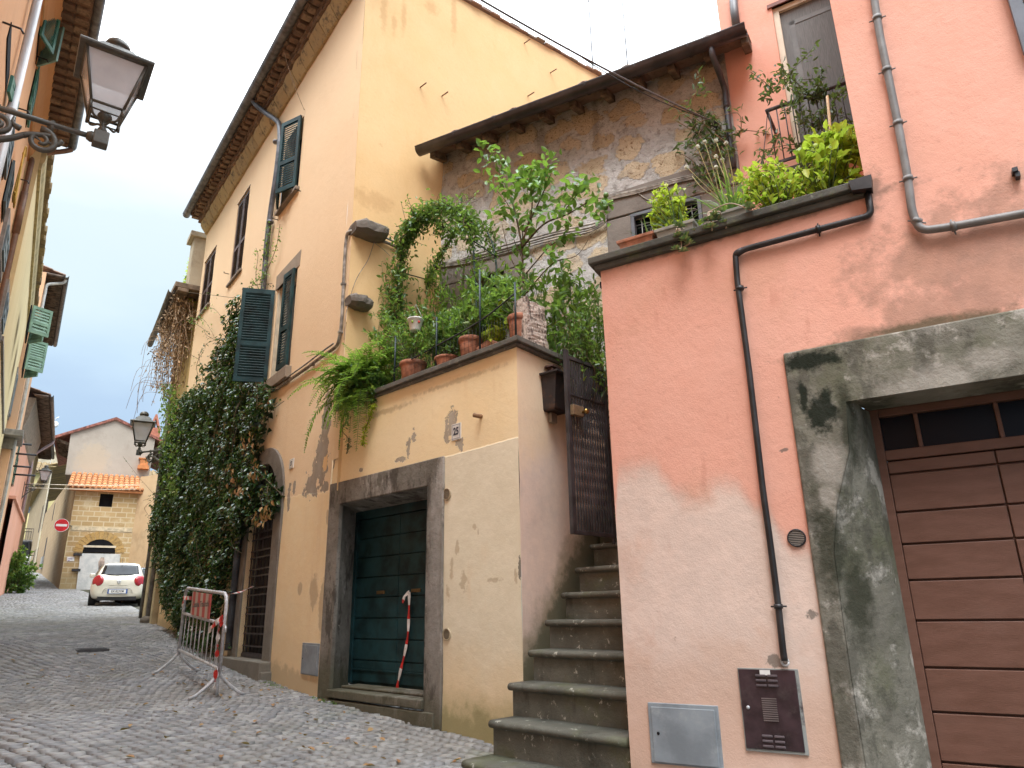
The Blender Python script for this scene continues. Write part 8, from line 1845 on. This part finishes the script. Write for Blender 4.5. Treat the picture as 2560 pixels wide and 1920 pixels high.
for _ in range(30):
    x, y = rg.choice([(1740, 320), (1770, 300), (1790, 330), (1800, 360), (1760, 360), (1730, 400), (1780, 400), (1800, 430), (1810, 330)]); p = SN.P(*SN.h(x, y, .1), .1); q = p+rv(rg, .14); r2 = q+rv(rg, .18); pp = smoothpath([p, q, r2], 4); sm.tube(pp, .005, 4, cap=False)
    for _ in range(22): i = rg.randrange(len(pp)); addleaf(lm, pp[i]+rv(rg, .03), rv(rg, .8), V((0, 0, 1))+rv(rg, .6), .09, .028)
sm.build('stem', m_drytwig, o); lm.build('foliage', m_gry, o)
# fern on the stairs behind the gate
rg = random.Random(95); sf_ = ST.P(ST.loc(V((1.08, 7.1, 0)))[0], zN0+hS*7, -(D0+7.3*rS)); o = thing('stair_fern', 'small green fern growing on the stairs behind the gate', 'fern', sf_); lm, sm = MB(), MB()
for i in range(16): az = rg.uniform(0, 6.28); frond(sf_, V((math.cos(az), math.sin(az), 1.2)), .4, 1.5, lm, .05, 16)
lm.build('fronds', m_fern, o); sm.build('stem', m_twig, o)
# ---- fallen leaves and tiny weeds on the setts
rg = random.Random(99); mb = MB()
for _ in range(190):
    u_ = rg.random()
    if u_ < .55: s_, e_ = rg.uniform(4.5, 12), 3.2-abs(rg.gauss(0, .55))-(.0 if rg.random() < .5 else rg.random())
    else: s_, e_ = rg.uniform(3.5, 14), rg.uniform(0, 3)
    p = SD*s_+ED*e_
    if (p-GW.O).dot(GW.n) < .05 or (p-FC.O).dot(FC.n) < .05: continue
    z = zg(p.x, p.y)+.012; an = rg.uniform(0, 6.28); f = rg.uniform(.4, 1.1); addleaf(mb, V((p.x, p.y, z)), V((math.cos(an), math.sin(an), rg.uniform(0, .25))), V((0, 0, 1))+rv(rg, .25), .075*f, .042*f, .3, -.1)
o = mb.build('fallen_leaves', m_dead); o['kind'] = 'stuff'
mb = MB()
for _ in range(900):
    s_ = rg.uniform(3.8, 16); p = SD*s_+ED*(3.2 if rg.random() < .5 else 2.4)
    d1 = (p-GW.O).dot(GW.n); d2 = (p-FC.O).dot(FC.n)
    p = p-GW.n*(d1-.04-abs(rg.gauss(0, .05))) if GW.loc(p)[0] > -3.1 else p-FC.n*(d2-.04-abs(rg.gauss(0, .06)))
    if mnoise.noise(p*1.3) < .1 or GW.loc(p)[0] > -.05: continue
    z = zg(p.x, p.y)-.01
    for _ in range(3): addleaf(mb, V((p.x, p.y, z)), rv(rg, .6)+V((0, 0, .7)), rv(rg, 1), rg.uniform(.02, .05), .008)
o = mb.build('weeds', m_mid); o['kind'] = 'stuff'
